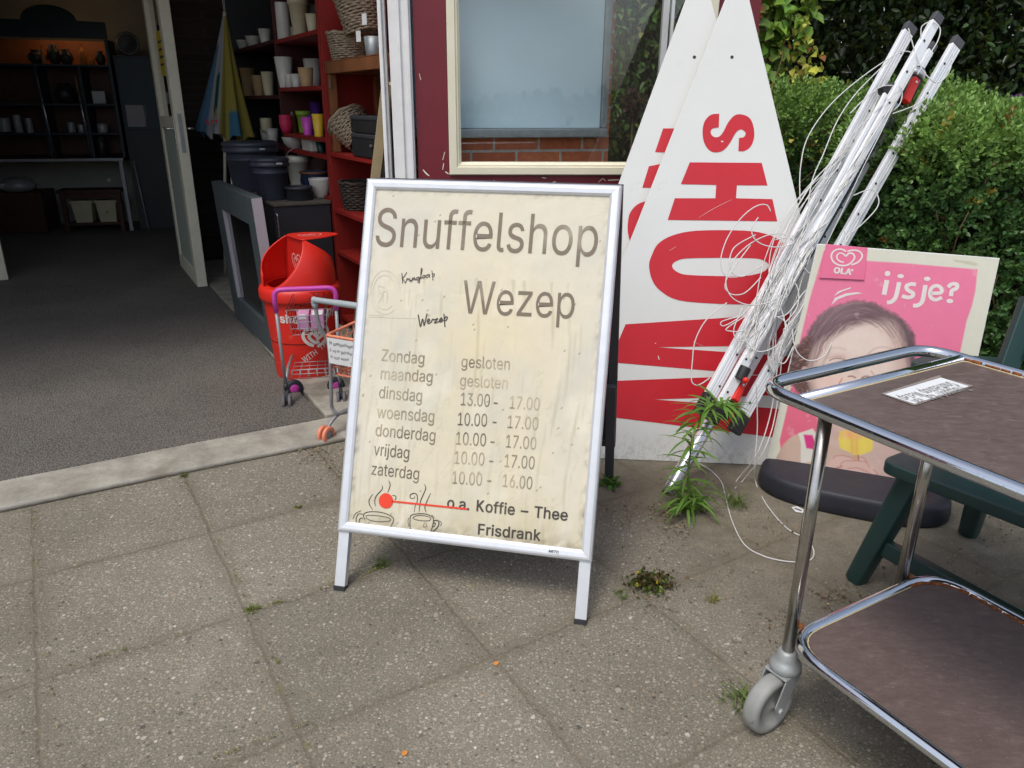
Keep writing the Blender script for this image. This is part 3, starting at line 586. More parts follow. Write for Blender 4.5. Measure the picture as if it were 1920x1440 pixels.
def text_loops(s, bold=0.0, shear=0.0, track=0.0):
    x = 0.0; res = []
    for ch in s:
        if ch == ' ': x += 0.28 + track; continue
        adv, cs = GL[ch]
        big = max(cs, key=lambda c: abs(_area(c))); sgn = 1 if _area(big) > 0 else -1
        for c in cs:
            res.append([(x + p[0] + p[1] * shear, p[1]) for p in c])
        x += adv + track + bold * 0.6
    return res, x
SHIFTS = [(0, 0), (1, 0), (-1, 0), (.7, .7), (-.7, -.7), (.7, -.7), (-.7, .7)]
class Flat:
    """collects flat filled shapes on a frame, each lifted by z"""
    def __init__(s, fr, z): s.fr, s.z, s.mb = fr, z, MB()
    def loops(s, loops, z=None):
        vs, fs = fill2d(loops); zz = s.z if z is None else z
        P = [s.fr(x, y, zz) for x, y in vs]
        if fs:
            a, b, c = (np.array(P[i]) for i in fs[0][:3])
            if np.dot(np.cross(b - a, c - a), s.fr.ez) < 0: fs = [f[::-1] for f in fs]
        s.mb.add(P, fs); return s
    def px(s, *polys, z=None):
        zz = s.z if z is None else z
        return s.loops([[s.fr.px(x, y, zz) for x, y in p] for p in polys], z)
    def text(s, st, p0, p1, cap, bold=0.0, shear=0.0, em_cap=CAPH):
        """text with its baseline from photo pixel p0 to p1; cap = photo pixel of the top of a capital above p0"""
        a, b, c = (np.array(s.fr.px(*q, s.z)) for q in (p0, p1, cap))
        lp, w = text_loops(st, bold, shear); u = (b - a); L = np.linalg.norm(u); u /= L; v = np.array([-u[1], u[0]])
        if np.dot(c - a, v) < 0: v = -v
        h = np.linalg.norm(c - a) / em_cap
        for k, (ox, oy) in enumerate(SHIFTS if bold else [(0, 0)]):
            s.loops([[tuple(a + u * ((x + ox * bold) * L / w) + v * ((y + oy * bold) * h)) for x, y in q] for q in lp], s.z + k * .00005)
        return s
    def stroke(s, pts, w, k=4, px=True, taper=False, z=None):
        """drawn line of width w (metres) through photo pixels"""
        zz = s.z if z is None else z
        P = [np.array(s.fr.px(*p, zz)) if px else np.array(p) for p in pts]
        P = spline(P, k) if len(P) > 2 else P
        n = len(P); L, Rr = [], []
        for i in range(n):
            t = nrm(P[min(i + 1, n - 1)] - P[max(i - 1, 0)]); q = np.array([-t[1], t[0]])
            ww = w / 2 * ((0.35 + 0.65 * math.sin(math.pi * (i + 0.5) / n)) if taper else 1)
            L.append(s.fr(*(P[i] + q * ww), zz)); Rr.append(s.fr(*(P[i] - q * ww), zz))
        s.mb.add(Rr + L, [(i, i + 1, n + i + 1, n + i) for i in range(n - 1)])
        return s
    def disc(s, c, rx, ry, n=24, px=True, rot=0.0, z=None):
        if px:
            a = np.array(s.fr.px(*c, s.z)); r1 = np.linalg.norm(np.array(s.fr.px(c[0] + rx, c[1], s.z)) - a); r2 = np.linalg.norm(np.array(s.fr.px(c[0], c[1] + ry, s.z)) - a)
        else: a, r1, r2 = np.array(c), rx, ry
        cr, sr = math.cos(rot), math.sin(rot)
        P = [(r1 * math.cos(t), r2 * math.sin(t)) for t in np.linspace(0, 2 * math.pi, n, endpoint=False)]
        return s.loops([[(a[0] + x * cr - y * sr, a[1] + x * sr + y * cr) for x, y in P]], z)
    def build(s, name, m, parent): return s.mb.build(name, m, parent)

# ------------------------------------------------------------------ foliage
def leaves(pos, direc, length, width, cols, fold=0.35, droop=0.0, nv=None):
    """one folded diamond per leaf -> verts, faces, colours"""
    n = len(pos); d = direc / (np.linalg.norm(direc, axis=1, keepdims=True) + 1e-9)
    rv = rng.normal(size=(n, 3))
    if nv is not None: rv = rv * .45 + np.array(nv)
    s = np.cross(d, rv); s /= (np.linalg.norm(s, axis=1, keepdims=True) + 1e-9); u = np.cross(s, d)
    L = np.broadcast_to(np.asarray(length).reshape(-1, 1), (n, 1)); W = np.broadcast_to(np.asarray(width).reshape(-1, 1), (n, 1))
    a = pos; m1 = pos + d * L * 0.30; m2 = pos + d * L * 0.68; tip = pos + d * L - A3(0, 0, 1) * droop * L
    v = np.stack([a, m1 + s * W * 0.5 + u * W * fold, m2 + s * W * 0.42 + u * W * fold, tip, m2 - s * W * 0.42 + u * W * fold, m1 - s * W * 0.5 + u * W * fold], 1).reshape(-1, 3)
    i = (np.arange(n) * 6)[:, None]
    f = np.concatenate([i + np.array([[0, 1, 2, 3]]), i + np.array([[0, 3, 4, 5]])], 1).reshape(-1, 4)
    return v, f, np.repeat(cols, 6, 0)
def vary(c, n, amt=0.25, alts=()):
    """n leaf colours round c; alts = [(colour, share)]"""
    base = np.tile(np.array(c, float), (n, 1))
    for a, sh in alts: base[rng.random(n) < sh] = a
    return np.clip(base * (1 + amt * rng.normal(size=(n, 1))) * (1 + 0.06 * rng.normal(size=(n, 3))), 0.002, 1)
def lump(p, seed, sc=1.0):
    """cheap smooth 3-D wobble in -1..1"""
    q = p * sc + seed; return (np.sin(q[:, 0] * 2.1 + 1.3 * np.sin(q[:, 1] * 1.7)) + np.sin(q[:, 1] * 2.7 + 1.1 * np.sin(q[:, 2] * 2.3)) + np.sin(q[:, 2] * 3.1 + 1.7 * np.sin(q[:, 0] * 1.9))) / 3

# ================================================================== THE SETTING
T0 = A3(-.918, 3.272, 0); E1 = A3(math.cos(R(30)), math.sin(R(30)), 0); E2 = A3(-math.sin(R(30)), math.cos(R(30)), 0)
def BP(a, b, z=0.0): return T0 + E1 * a + E2 * b + Z3 * z              # building coordinates: a along the kerb, b into the building
BF = Frame(T0, E1, E2)
def onA(x, y, a):
    p = PL(x, y, BP(a, 0), E1); r = p - T0; return float(r @ E2), float(p[2])
def mitred(fr, x0, x1, y0, y1, prof):
    """four mitred rails round a rectangle; prof = [(inset, height)]"""
    mb = MB(); n = len(prof)
    sec = lambda cx, cy, dx, dy: [fr(cx + dx * t, cy + dy * t, h) for t, h in prof]
    c = [sec(x0, y0, 1, 1), sec(x1, y0, -1, 1), sec(x1, y1, -1, -1), sec(x0, y1, 1, -1)]
    for i in range(4): mb.sweep([c[i], c[(i + 1) % 4]])
    return mb

# ground
mb = MB(); mb.add([(-14, -7, 0), (14, -7, 0), (14, 16, 0), (-14, 16, 0)], [(0, 1, 2, 3)])
tag(mb.build('ground', 'paving'), kind='structure')
mb = MB()
edge = [(-6.5, -.50), (-3, -.475), (-1.2, -.455), (-.6, -.45), (-.1, -.46), (.15, -.44), (.42, -.36)]
inner = [(.42, -.2), (.15, -.215), (-.1, -.22), (-.6, -.215), (-1.2, -.225), (-3, -.23), (-6.5, -.23)]
E_ = spline(edge, 5); I_ = spline(inner, 5)
mb.prism([BP(a, b, 0.0) for a, b in E_ + I_], Z3 * 0.022)
tag(mb.build('kerb', 'concrete', bevel=0.008), kind='structure')
mb = MB(); mb.prism([BP(-6.5, -.232, .002), BP(-3, -.232, .002), BP(-1.2, -.227, .002), BP(-.6, -.217, .002), BP(-.03, -.222, .002), BP(-.012, 1.2, .002), BP(-.02, 3.7, .002), BP(.9, 3.72, .002), BP(.9, 9, .002), BP(-6.5, 9, .002)], Z3 * 0.022)
tag(mb.build('entrance_floor', 'matfloor', bevel=0.004), kind='structure')
mb = MB(); mb.prism([BP(-.01, -.21, .001), BP(.5, -.19, .001), BP(.95, -.1, .001), BP(.95, 3.7, .001), BP(-.015, 3.7, .001), BP(-.008, 1.2, .001)], Z3 * 0.03)
tag(mb.build('threshold', 'concrete', bevel=0.006), kind='structure')

# ---- the shop building: red window front, brick wall, covered entrance, back room
FO = AT(779, 165, 3.31); FO[2] = 0
FX = A3(math.cos(R(4)), math.sin(R(4)), 0)
FF = Frame(FO, FX, Z3)                                                  # facade plane, ez towards the viewer
fx = lambda x, y=165: FF.px(x, y)[0]
fz = lambda x, y: FF.px(x, y)[1]
x0, xw0, xw1, x1 = 0.0, fx(838.7), fx(1347, 15), fx(1426, 20)
zb = fz(900, 329); zt = 1.86
shop = thing('shop_building', 'dark red shop front with cream framed window and dark open entrance', 'building', FF(0, 0, 0))
mb = MB()
mb.fbox(FF, x0, xw0, 0, 2.05, -.1, 0); mb.fbox(FF, xw1, x1, 0, 2.05, -.1, 0)
mb.fbox(FF, xw0, xw1, 0, zb, -.1, 0); mb.fbox(FF, xw0, xw1, zt, 2.05, -.1, 0)
mb.build('facade', 'red_wood', shop)
mb = MB(); mb.fbox(FF, .005, xw0, 0, 2.04, -.112, -.1005); mb.fbox(FF, xw1, x1 - .005, 0, 2.04, -.112, -.1005); mb.fbox(FF, xw0 + .001, xw1 - .001, 0, zb, -.112, -.1005); mb.fbox(FF, xw0 + .001, xw1 - .001, zt, 2.04, -.112, -.1005)
mb.build('bounce_lining', 'sign_white', shop)  # added pale board behind the facade, bounces light onto the wall panel
fw = fx(862) - fx(838.7)
win = mitred(FF, xw0 + .002, xw1 - .002, zb + .003, zt, [(0, -.05), (0, .014), (.004, .018), (fw * .62, .018), (fw * .66, .010), (fw * .82, .010), (fw * .86, .002), (fw, -.004), (fw, -.05)]).build('window', 'cream', shop)
mb = MB(); mb.fbox(FF, xw0 + fw * .5, xw1 - fw * .5, zb + fw * .5, zt - fw * .5, -.034, -.030); mb.build('pane', 'glass', win)
f_ = Flat(FF, .0012)
for pts, w_ in (([(793, 318), (799, 325), (805, 330)], .006), ([(786, 138), (789, 150)], .003), ([(830, 300), (834, 285)], .003), ([(830, 318), (832, 306)], .004), ([(835, 322), (841, 326)], .006), ([(925, 343), (927, 338)], .004), ([(1036, 342), (1042, 341)], .005), ([(1122, 342), (1130, 335), (1136, 340)], .003), ([(1140, 338), (1160, 337)], .005), ([(1016, 333), (1024, 334)], .004), ([(775, 322), (777, 330)], .008)): f_.stroke(pts, w_, 3, taper=True)
f_.build('paint_chip', 'cream', shop)
# thin black shadow joint and sill drip under the window
# white jambs of the entrance
mb = MB()
mb.fbox(FF, -.098, -.010, 0, 2.6, -.09, .012); mb.fbox(FF, -.125, -.114, 0, 2.2, -.10, -.03)
mb.fbox(FF, -.140, -.1255, 0, 2.6, -.12, -.004); mb.fbox(FF, -.062, -.052, 0, 2.6, .013, .022); mb.fbox(FF, -.030, -.016, 0, 2.6, .013, .026)
mb.build('door_jamb', 'white_paint', shop, bevel=.003)
# brick wall behind the glass with blue grey panel in zinc trim
p1 = AT(1141, 270, 3.68); ED = A3(math.cos(R(17)), math.sin(R(17)), 0); bo_ = p1 - ED * .95; bo_[2] = 0
BW = Frame(bo_, ED, Z3); ra = .95
mb = MB(); mb.fbox(BW, 0, ra, 0, 2.5, -.1, 0)
mb.build('brick_wall', 'brick', shop, uv=(ED, Z3))
z0 = BW.px(1140, 252)[1]; xr = BW.px(1141, 120, .03)[0]
mb = MB(); mb.fbox(BW, 0.02, xr - .03, z0 + .03, 2.5, .004, .03)
M['panel_blue'] = mat('blue grey panel', S(200, 226, 238), 0.32, 0, 0.035, 2.2, dirt=(S(150, 166, 180), 3.0, 0.62))
pan = mb.build('wall_panel', 'panel_blue', shop)
mb = MB(); mb.fbox(BW, 0.02, xr + .004, z0 - .012, z0 + .028, .002, .05); mb.fbox(BW, xr - .028, xr + .004, z0 + .0285, 2.5, .002, .045)
mb.build('trim', 'zinc', pan, bevel=.006)
# covered entrance and back room
mb = MB()
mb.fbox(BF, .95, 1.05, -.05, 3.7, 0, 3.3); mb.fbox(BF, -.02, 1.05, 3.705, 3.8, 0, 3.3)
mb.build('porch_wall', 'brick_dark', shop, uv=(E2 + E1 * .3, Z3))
IO = A3(-4.09, 8.17, 0); IU = A3(math.cos(.26), math.sin(.26), 0); IFR = Frame(IO, IU, Z3)   # furniture front in the back room, ez to the viewer
jb = PL(15, 512, BP(0, 3.72), E2); ja = float((jb - T0) @ E1)
mb = MB()
mb.fbox(IFR, -4.5, 2.2, 0, 2.7, -.85, -.75)                               # back wall behind the dresser
mb.fbox(BF, -5.6, ja - .12, 3.7, 3.82, 0, 3.3); mb.fbox(BF, ja - .12, -.03, 3.7, 3.82, 2.25, 3.3)
mb.fbox(BF, -5.7, -5.6, 0.461, 7.6, 0, 3.3); mb.fbox(BF, .92, 1.05, 3.81, 7.4, 0, 2.6)
mb.build('inner_wall', 'interior_wall', shop)
mb = MB(); mb.fbox(BF, -5.8, 1.3, .30, 3.75, 3.3, 3.42); mb.fbox(BF, -5.8, 1.3, 3.751, 8.2, 2.6, 2.75)
mb.build('roof', 'interior_wall', shop)
mb = MB(); mb.fbox(BF, -5.7, .94, .36, .46, 3.0, 3.3); mb.fbox(BF, -5.7, -4.6, .36, .46, 0, 2.999)
mb.build('entrance_lintel', 'red_wood', shop)
# inner door leaf, open towards the viewer
DF = Frame(BP(-.10, 3.62), -E2, Z3)                                      # along the leaf from hinge to lock, ez away from the passage (+a side)
LW = 3.62 - 2.70
# ez = (-E2) x Z ; keep the visible face on the -a side
sgn = 1 if np.dot(DF.ez, -E1) > 0 else -1
th = .07
def dz(h0, h1): return (min(sgn * h0, sgn * h1), max(sgn * h0, sgn * h1))
mb = MB()
a0, a1 = dz(-th, 0)
mb.fbox(DF, 0, .10, .02, 2.14, a0, a1); mb.fbox(DF, LW - .12, LW, .02, 2.14, a0, a1)
mb.fbox(DF, .1005, LW - .1205, 1.13, 1.22, a0, a1); mb.fbox(DF, .1005, LW - .1205, .02, .14, a0, a1); mb.fbox(DF, .1005, LW - .1205, 2.04, 2.14, a0, a1)
dleaf = mb.build('door', 'door_white', shop, bevel=.004)
mb = MB(); b0, b1 = dz(-.05, -.012); mb.fbox(DF, .10, LW - .12, .14, 1.13, b0, b1); mb.build('door_panel', 'door_grey', dleaf)
mb = MB(); b0, b1 = dz(-.038, -.032); mb.fbox(DF, .10, LW - .12, 1.22, 2.04, b0, b1); mb.build('glazing', 'glass', dleaf)
hz = 1.145; hp = LW - .06
mb = MB()
for s_ in (0.0, -th):
    e = sgn * (s_ + (.05 if s_ == 0 else -.05)); q = sgn * s_
    mb.tube(rounded([DF(hp, hz, q), DF(hp, hz, e), DF(hp - .11, hz, e)], .015), .009, 10)
mb.fbox(DF, hp - .02, hp + .02, hz - .14, hz + .08, *dz(.0005, .006))
mb.build('handle', 'alu_tube', dleaf)
mb = MB(); mb.fbox(DF, LW + .0005, LW + .003, hz - .16, hz + .10, *dz(-th + .022, -.022)); mb.build('lock_plate', 'zinc', dleaf)
# left hand jamb of the inner doorway
mb = MB(); mb.fbox(BF, ja - .11, ja, 3.64, 3.699, 0.025, 2.2)
mb.build('door_frame', 'door_white', shop, bevel=.004)
# yellow notice seen through the door glass
t = thing('paper_notice', 'yellow paper notice stuck on the glass of the open inner door', 'notice', DF(.45, 1.7, 0))
mb = MB(); b0, b1 = dz(-.031, -.030); mb.fbox(DF, .30, .62, 1.50, 1.80, b0, b1)
M['yellow_paper'] = mat('yellow paper', S(214, 184, 40), 0.7); mb.build('sheet', 'yellow_paper', t)
mb = MB(); b0, b1 = dz(-.0295, -.0290)
for k in range(4): mb.fbox(DF, .35, .57 - .03 * (k % 2), 1.72 - .05 * k, 1.735 - .05 * k, b0, b1)
mb.build('print', 'ink', t)

# ================================================================== A-BOARD
YAW, TILT, LEGH, ABW, ABH = -.20708, .37072, .17226, .735, 1.024
ae = A3(math.cos(YAW), math.sin(YAW), 0); an = A3(-math.sin(YAW), math.cos(YAW), 0); ac = A3(-.15352, 1.76912, 0)
AF = Frame(ac, ae, Z3 * math.cos(TILT) + an * math.sin(TILT))            # ez towards the viewer
board = thing('sandwich_board', 'white framed sandwich board with faded opening hours standing on the paving', 'sandwich board', ac + an * .4)
hw = ABW / 2
PROF = [(0, -.022), (0, .002), (.002, .006), (.007, .0095), (.012, .010), (.024, .0085), (.0295, .005), (.031, .001), (.031, -.004), (.028, -.022)]
fr_ = mitred(AF, -hw, hw, LEGH, LEGH + ABH, PROF).build('frame', 'alu_white', board)
mk = Flat(AF, .0105); mk.text('METO', (1028, 1035.5), (1047, 1038), (1028.5, 1030.5), .02, .15); mk.build('maker_mark', 'ink', fr_)
# poster with age stains (print and dirt of the sheet itself)
nx, ny = 150, 210; pw = hw - .029; gx = np.linspace(-pw, pw, nx); gy = np.linspace(LEGH + .029, LEGH + ABH - .029, ny)
X, Y = np.meshgrid(gx, gy); PV = AF.o + X[..., None] * AF.ex + Y[..., None] * AF.ey + AF.ez * .0
u_, v_ = (X + pw) / (2 * pw), (Y - gy[0]) / (gy[-1] - gy[0])
def fbm(x, y, seed, oct=5):
    r = np.zeros_like(x); a = 1.0
    g = np.random.default_rng(seed)
    for o in range(oct):
        for _ in range(3):
            th_ = g.uniform(0, 6.28); k = 2 ** o * g.uniform(.8, 1.4); r += a * np.sin((x * math.cos(th_) + y * math.sin(th_)) * k * 6.28 + g.uniform(0, 6.28) + 1.3 * np.sin(k * 4 * (x - y) + g.uniform(0, 6)))
        a *= .55
    return r / 4.5
cl = np.array(S(214, 207, 187))[None, None] * np.ones((ny, nx, 1))
def blend(c, m): 
    global cl
    cl = cl * (1 - m[..., None]) + np.array(c) * m[..., None]
blend(S(220, 205, 163), np.clip(.55 * np.exp(-((u_ - .45) ** 2 * 5 + (v_ - .42) ** 2 * 9)) + .2 * fbm(u_, v_, 1), 0, .8))
blend(S(196, 195, 184), np.clip(.7 * fbm(u_ * 1.4, v_ * 1.4, 2) + .12, 0, .6))
blend(S(232, 226, 206), np.clip(.8 * fbm(u_ * 2.6, v_ * 1.9, 14) - .15, 0, .5)); blend(S(190, 188, 176), np.clip(.9 * np.abs(fbm(u_ * 3.1, v_ * 1.2, 15)) - .45, 0, .4))
blend(S(206, 202, 190), np.clip((.12 - u_) * 5, 0, .6) * np.clip(.7 + .6 * fbm(u_ * 3, v_ * 5, 3), 0, 1))
blend(S(214, 208, 186), np.clip((v_ - .9) * 6, 0, .6))
blend(S(196, 186, 152), np.clip((.17 - v_) * 5, 0, .7) * np.clip(.6 + .7 * fbm(u_ * 4, v_ * 3, 4), 0, 1))
drip = np.clip(np.sin(u_ * 140 + 3 * np.sin(v_ * 9)) * fbm(u_ * 9, v_ * .8, 5) * 1.1 - .22, 0, .5); blend(S(176, 166, 128), drip * (v_ < .75))
blend(S(184, 176, 150), np.clip(fbm(u_ * 7, v_ * 7, 6) - .75, 0, .5))
gr = np.clip(1 - np.minimum(np.minimum(u_, 1 - u_) * 9, np.minimum(v_, 1 - v_) * 13) * 4, 0, 1) * np.clip(fbm(u_ * 12, v_ * 12, 8) + .25, 0, 1); blend(S(122, 108, 88), gr * np.where(v_ < .3, 1.0, .5))
blend(S(150, 138, 112), np.clip((.05 - v_) * 14, 0, .7) * np.clip(fbm(u_ * 6, v_ * 9, 12) + .4, 0, 1))
wr = np.abs(fbm(u_ * 1.7, v_ * 1.7, 9) - .1); blend(S(192, 182, 150), np.clip(.03 - wr, 0, 1) * 16 * (v_ < .5))
sp_ = (rng.random((ny, nx)) > .9985); blend(S(128, 116, 92), sp_ * .8)
vi = (np.arange(nx * ny)).reshape(ny, nx); fs = np.stack([vi[:-1, :-1], vi[:-1, 1:], vi[1:, 1:], vi[1:, :-1]], -1).reshape(-1, 4)
poster = rawmesh('poster', PV.reshape(-1, 3), fs, 'board_print', board, cols=cl.reshape(-1, 3), smooth=True)
L = Flat(AF, .0012)
L.text('Snuffelshop', (699, 460.5), (1122.5, 481), (702, 388.5))
L.build('heading', 'ink_big', poster); L = Flat(AF, .0012)
L.text('Wezep', (864, 587), (1079, 597.5), (864.5, 524.5))
L.build('place_name', 'ink_big', poster)
L = Flat(AF, .0012)
for s_, p, q, h in (('Zondag', (713.5, 676), (796.5, 682.5), 22), ('gesloten', (863.5, 688), (957, 693.5), 22), ('maandag', (711.5, 710.5), (812, 717), 22), ('dinsdag', (709, 746), (792, 753.5), 23), ('13.00', (861.5, 759.5), (919, 763), 24), ('woensdag', (705.5, 783), (815, 792), 23),
                    ('10.00', (856, 797), (914, 800), 24), ('donderdag', (702.5, 817), (817, 828), 23), ('10.00', (852.5, 833), (912, 837), 24), ('vrijdag', (699.5, 853), (768, 860.5), 23), ('10.00', (849.5, 869), (909, 873), 24), ('zaterdag', (694.5, 889.5), (786.5, 900), 23), ('10.00', (845.5, 906.5), (904.5, 911), 24)):
    L.text(s_, p, q, (p[0] + 1.2, p[1] - h))
for x, y in ((929, 756), (927, 792), (923, 829), (920.5, 865), (917, 902)): L.stroke([(x - 3.5, y - .3), (x + 4, y + .3)], .0042, px=True)
L.build('weekday_list', 'ink_row', poster)
L = Flat(AF, .0012)
for s_, p, q, h in (('gesloten', (861, 723.5), (952.5, 729), 22), ('17.00', (953, 765.5), (1012.5, 769.5), 24), ('17.00', (949, 802), (1010, 806.5), 24), ('17.00', (946, 838.5), (1006, 843.5), 24), ('17.00', (943, 875), (1003, 880), 24), ('16.00', (940, 912), (998.5, 918), 24)):
    L.text(s_, p, q, (p[0] + 1.2, p[1] - h))
L.build('closing_times', 'ink_faint', poster)
L = Flat(AF, .0012)
L.text('o.a. Koffie – Thee', (837, 952), (1065, 976.5), (837.8, 931.5), .015); L.build('drinks_line', 'ink_bold', poster); L = Flat(AF, .0012); L.text('Frisdrank', (894, 1001.5), (1014, 1014), (895, 981.5), .015)
L.build('drinks_line', 'ink_bold', poster)
L = Flat(AF, .0014)
o_ = lambda pts: [(640 + x / 7.385, 860 + y / 7.385) for x, y in pts]
for pts, w in (([(310, 770), (340, 745), (430, 733), (560, 745), (680, 790), (720, 830), (715, 880), (680, 945)], .0022), ([(340, 805), (360, 785), (450, 785), (600, 805), (680, 835), (650, 865), (500, 872), (390, 850), (340, 815)], .0018), ([(310, 770), (305, 800), (330, 850)], .002), ([(300, 770), (240, 765), (205, 820), (205, 885)], .0022), ([(300, 835), (270, 820), (248, 850), (250, 895), (290, 915)], .002), ([(160, 835), (190, 765), (270, 720)], .0018),
              ([(965, 1005), (948, 930), (950, 860), (960, 790), (1040, 765), (1160, 765), (1250, 800), (1275, 850), (1260, 940), (1235, 1020)], .0024), ([(985, 820), (1040, 790), (1150, 790), (1235, 820), (1220, 855), (1140, 860), (1030, 845), (985, 820)], .0018), ([(1275, 860), (1330, 855), (1350, 890), (1330, 950), (1260, 1015)], .003), ([(1270, 895), (1300, 890), (1290, 930), (1260, 945)], .0024), ([(1355, 860), (1385, 890), (1370, 935)], .0016), ([(930, 820), (922, 870), (932, 935)], .0016), ([(1250, 775), (1290, 820)], .0014), ([(1150, 885), (1135, 945), (1180, 935), (1165, 880)], .0012)):
    L.stroke(o_(pts), w)
for pts in ([(435, 490), (385, 570), (390, 640), (435, 710)], [(560, 370), (565, 420), (480, 520), (460, 600), (475, 660)], [(655, 300), (675, 370), (640, 470)], [(1150, 350), (1165, 420), (1095, 590), (1075, 740)], [(1235, 480), (1180, 600), (1155, 680), (1175, 745)], [(1010, 740), (1020, 660), (1050, 590), (1045, 500), (1000, 480), (955, 500), (955, 545), (1000, 550), (1020, 520)], [(700, 510), (745, 515), (755, 550), (735, 570)]): L.stroke(o_(pts), .0026, taper=True)
L.build('cup_drawing', 'ink_line', poster)
L = Flat(AF, .0014)
o_ = lambda pts: [(600 + x / 7.2, 480 + y / 7.2) for x, y in pts]
for pts in ([(1105, 230), (1115, 370)], [(1172, 220), (1140, 270), (1116, 302), (1130, 330), (1152, 365)], [(1152, 365), (1170, 320), (1178, 302), (1186, 322), (1205, 298)], [(1205, 298), (1213, 345), (1228, 318)], [(1222, 280), (1224, 284)], [(1228, 318), (1240, 335), (1250, 292), (1255, 322), (1272, 285), (1278, 325), (1295, 310)], [(1330, 283), (1298, 298), (1302, 325), (1330, 300), (1338, 280), (1345, 345), (1328, 362), (1320, 340), (1352, 305)], [(1352, 305), (1378, 190), (1368, 165), (1360, 230), (1366, 300), (1390, 280)], [(1400, 258), (1385, 280), (1400, 300), (1418, 275), (1402, 258), (1430, 270)], [(1445, 252), (1428, 275), (1442, 296), (1462, 270), (1446, 252), (1480, 250)], [(1480, 245), (1476, 292)], [(1510, 195), (1525, 330)], [(1518, 245), (1542, 238), (1538, 272), (1522, 278)]): L.stroke(o_(pts), .0022)
for pts in ([(1325, 790), (1340, 880), (1355, 955), (1372, 890), (1385, 850), (1398, 905), (1406, 938), (1428, 850), (1445, 775)], [(1450, 892), (1480, 868), (1466, 848), (1448, 878), (1460, 912), (1502, 890)], [(1502, 890), (1522, 852), (1538, 862), (1592, 842)], [(1592, 842), (1562, 878), (1545, 905), (1575, 896), (1620, 878)], [(1622, 872), (1648, 852), (1636, 835), (1614, 865), (1628, 892), (1665, 862)], [(1672, 778), (1686, 958)], [(1678, 850), (1700, 820), (1718, 830), (1702, 868), (1686, 868)]): L.stroke(o_(pts), .0034)
L.build('script_words', 'ink_bold', poster)
L = Flat(AF, .0013)
for cx_, cy_, rx, ry in ((722, 548, 27, 41), (721, 548, 22, 32)): L.stroke([(cx_ + rx * math.cos(t), cy_ + ry * math.sin(t)) for t in np.linspace(.9, 5.9, 26)], .0011, 2)
for pts in ([(722, 540), (709, 536), (711, 548), (717, 552), (710, 568)], [(718, 545), (718, 566)], [(719, 548), (726, 545), (725, 568)], [(767, 539), (766, 572)], [(690, 594), (780, 597)], [(690, 590), (720, 592)]): L.stroke(pts, .0011, 3)
L.build('erased_emblem', 'ink_trace', poster)
L = Flat(AF, .0020); L.disc((723.5, 939), 13.4, 14.4, 32); L.stroke([(735, 940), (876, 954.5)], .0052); L.build('red_sticker', 'red_dot', poster)
mb = MB(); mb.fbox(AF, -hw + .02, hw - .02, LEGH + .02, LEGH + ABH - .02, -.012, -.006); mb.build('backing_panel', 'dark_grey', board)
def ableg(fr, sx, side='front'):
    mb = MB(); xa, xb = (sx * hw - (.034 if sx > 0 else -.002), sx * hw + (-.002 if sx > 0 else .034))
    mb.fbox(fr, xa, xb, .014, LEGH - .0005, -.0245, -.002); lg = mb.build('leg', 'alu_white', board, bevel=.0015)
    mb = MB(); mb.fbox(fr, xa - .0015, xb + .0015, 0.0, .0138, -.0262, -.0005); mb.build('foot', 'black', lg, bevel=.001)
for sx in (-1, 1): ableg(AF, sx)
# rear leaf
top = AF(0, LEGH + ABH, -.03); Ltot = LEGH + ABH
bn = -an; TB = .355
bo = top - (Z3 * math.cos(TB) - an * math.sin(TB)) * Ltot; bo = A3(bo[0], bo[1], 0) + an * .03
AB = Frame(bo, -ae, Z3 * math.cos(TB) - an * math.sin(TB))
bfm = mitred(AB, -hw, hw, LEGH, LEGH + ABH - .01, PROF).build('rear_frame', 'capgrey', board)
mb = MB(); mb.fbox(AB, -hw + .02, hw - .02, LEGH + .02, LEGH + ABH - .03, -.012, -.002); mb.build('rear_panel', 'dark_grey', bfm)
for sx in (-1, 1):
    mb = MB(); xa, xb = (sx * hw - (.034 if sx > 0 else -.002), sx * hw + (-.002 if sx > 0 else .034))
    mb.fbox(AB, xa, xb, .0, LEGH + .3, -.0425, -.0225); mb.build('rear_leg', 'capgrey', board)
mb = MB()
for sx in (-.22, .22): mb.tube([AF(sx, .42, -.02), AB(-sx, .42, -.02)], .003, 6)
mb.build('spreader', 'alu_tube', board)

# ================================================================== THE TWO WHITE SIGN BOARDS WITH RED LETTERS
gL, gR = G(1140, 861), G(1437, 873); sdx = nrm(gR - gL); sn = A3(-sdx[1], sdx[0], 0)
LEAN = R(13)
SF = Frame(gL, sdx, Z3 * math.cos(LEAN) + sn * math.sin(LEAN))
def sign(fr, outline, label, letters, base, holes):
    t = thing('sign_board', label, 'sign board', base, 'tall white triangle boards with red letters')
    pts = [fr.px(x, y) for x, y in outline]
    mb = MB(); mb.prism([fr(x, max(y, 0.002), -.010) for x, y in pts], fr.ez * .010)
    b = mb.build('panel', 'sign_white', t, bevel=.0012)
    # thin bare edge band round the board
    f = Flat(fr, .0012)
    for l in letters: f.px(l)
    f.build('lettering', 'sign_red', t)
    f = Flat(fr, .0009)
    for h in holes: f.disc(h, 3.2, 3.2, 14)
    f.build('screw_hole', 'black', b)
    return t
q6 = lambda P: [(1120 + x / 3, y / 3) for x, y in P]
q8 = lambda P: [(1120 + x / 3.13, 440 + y / 3.13) for x, y in P]
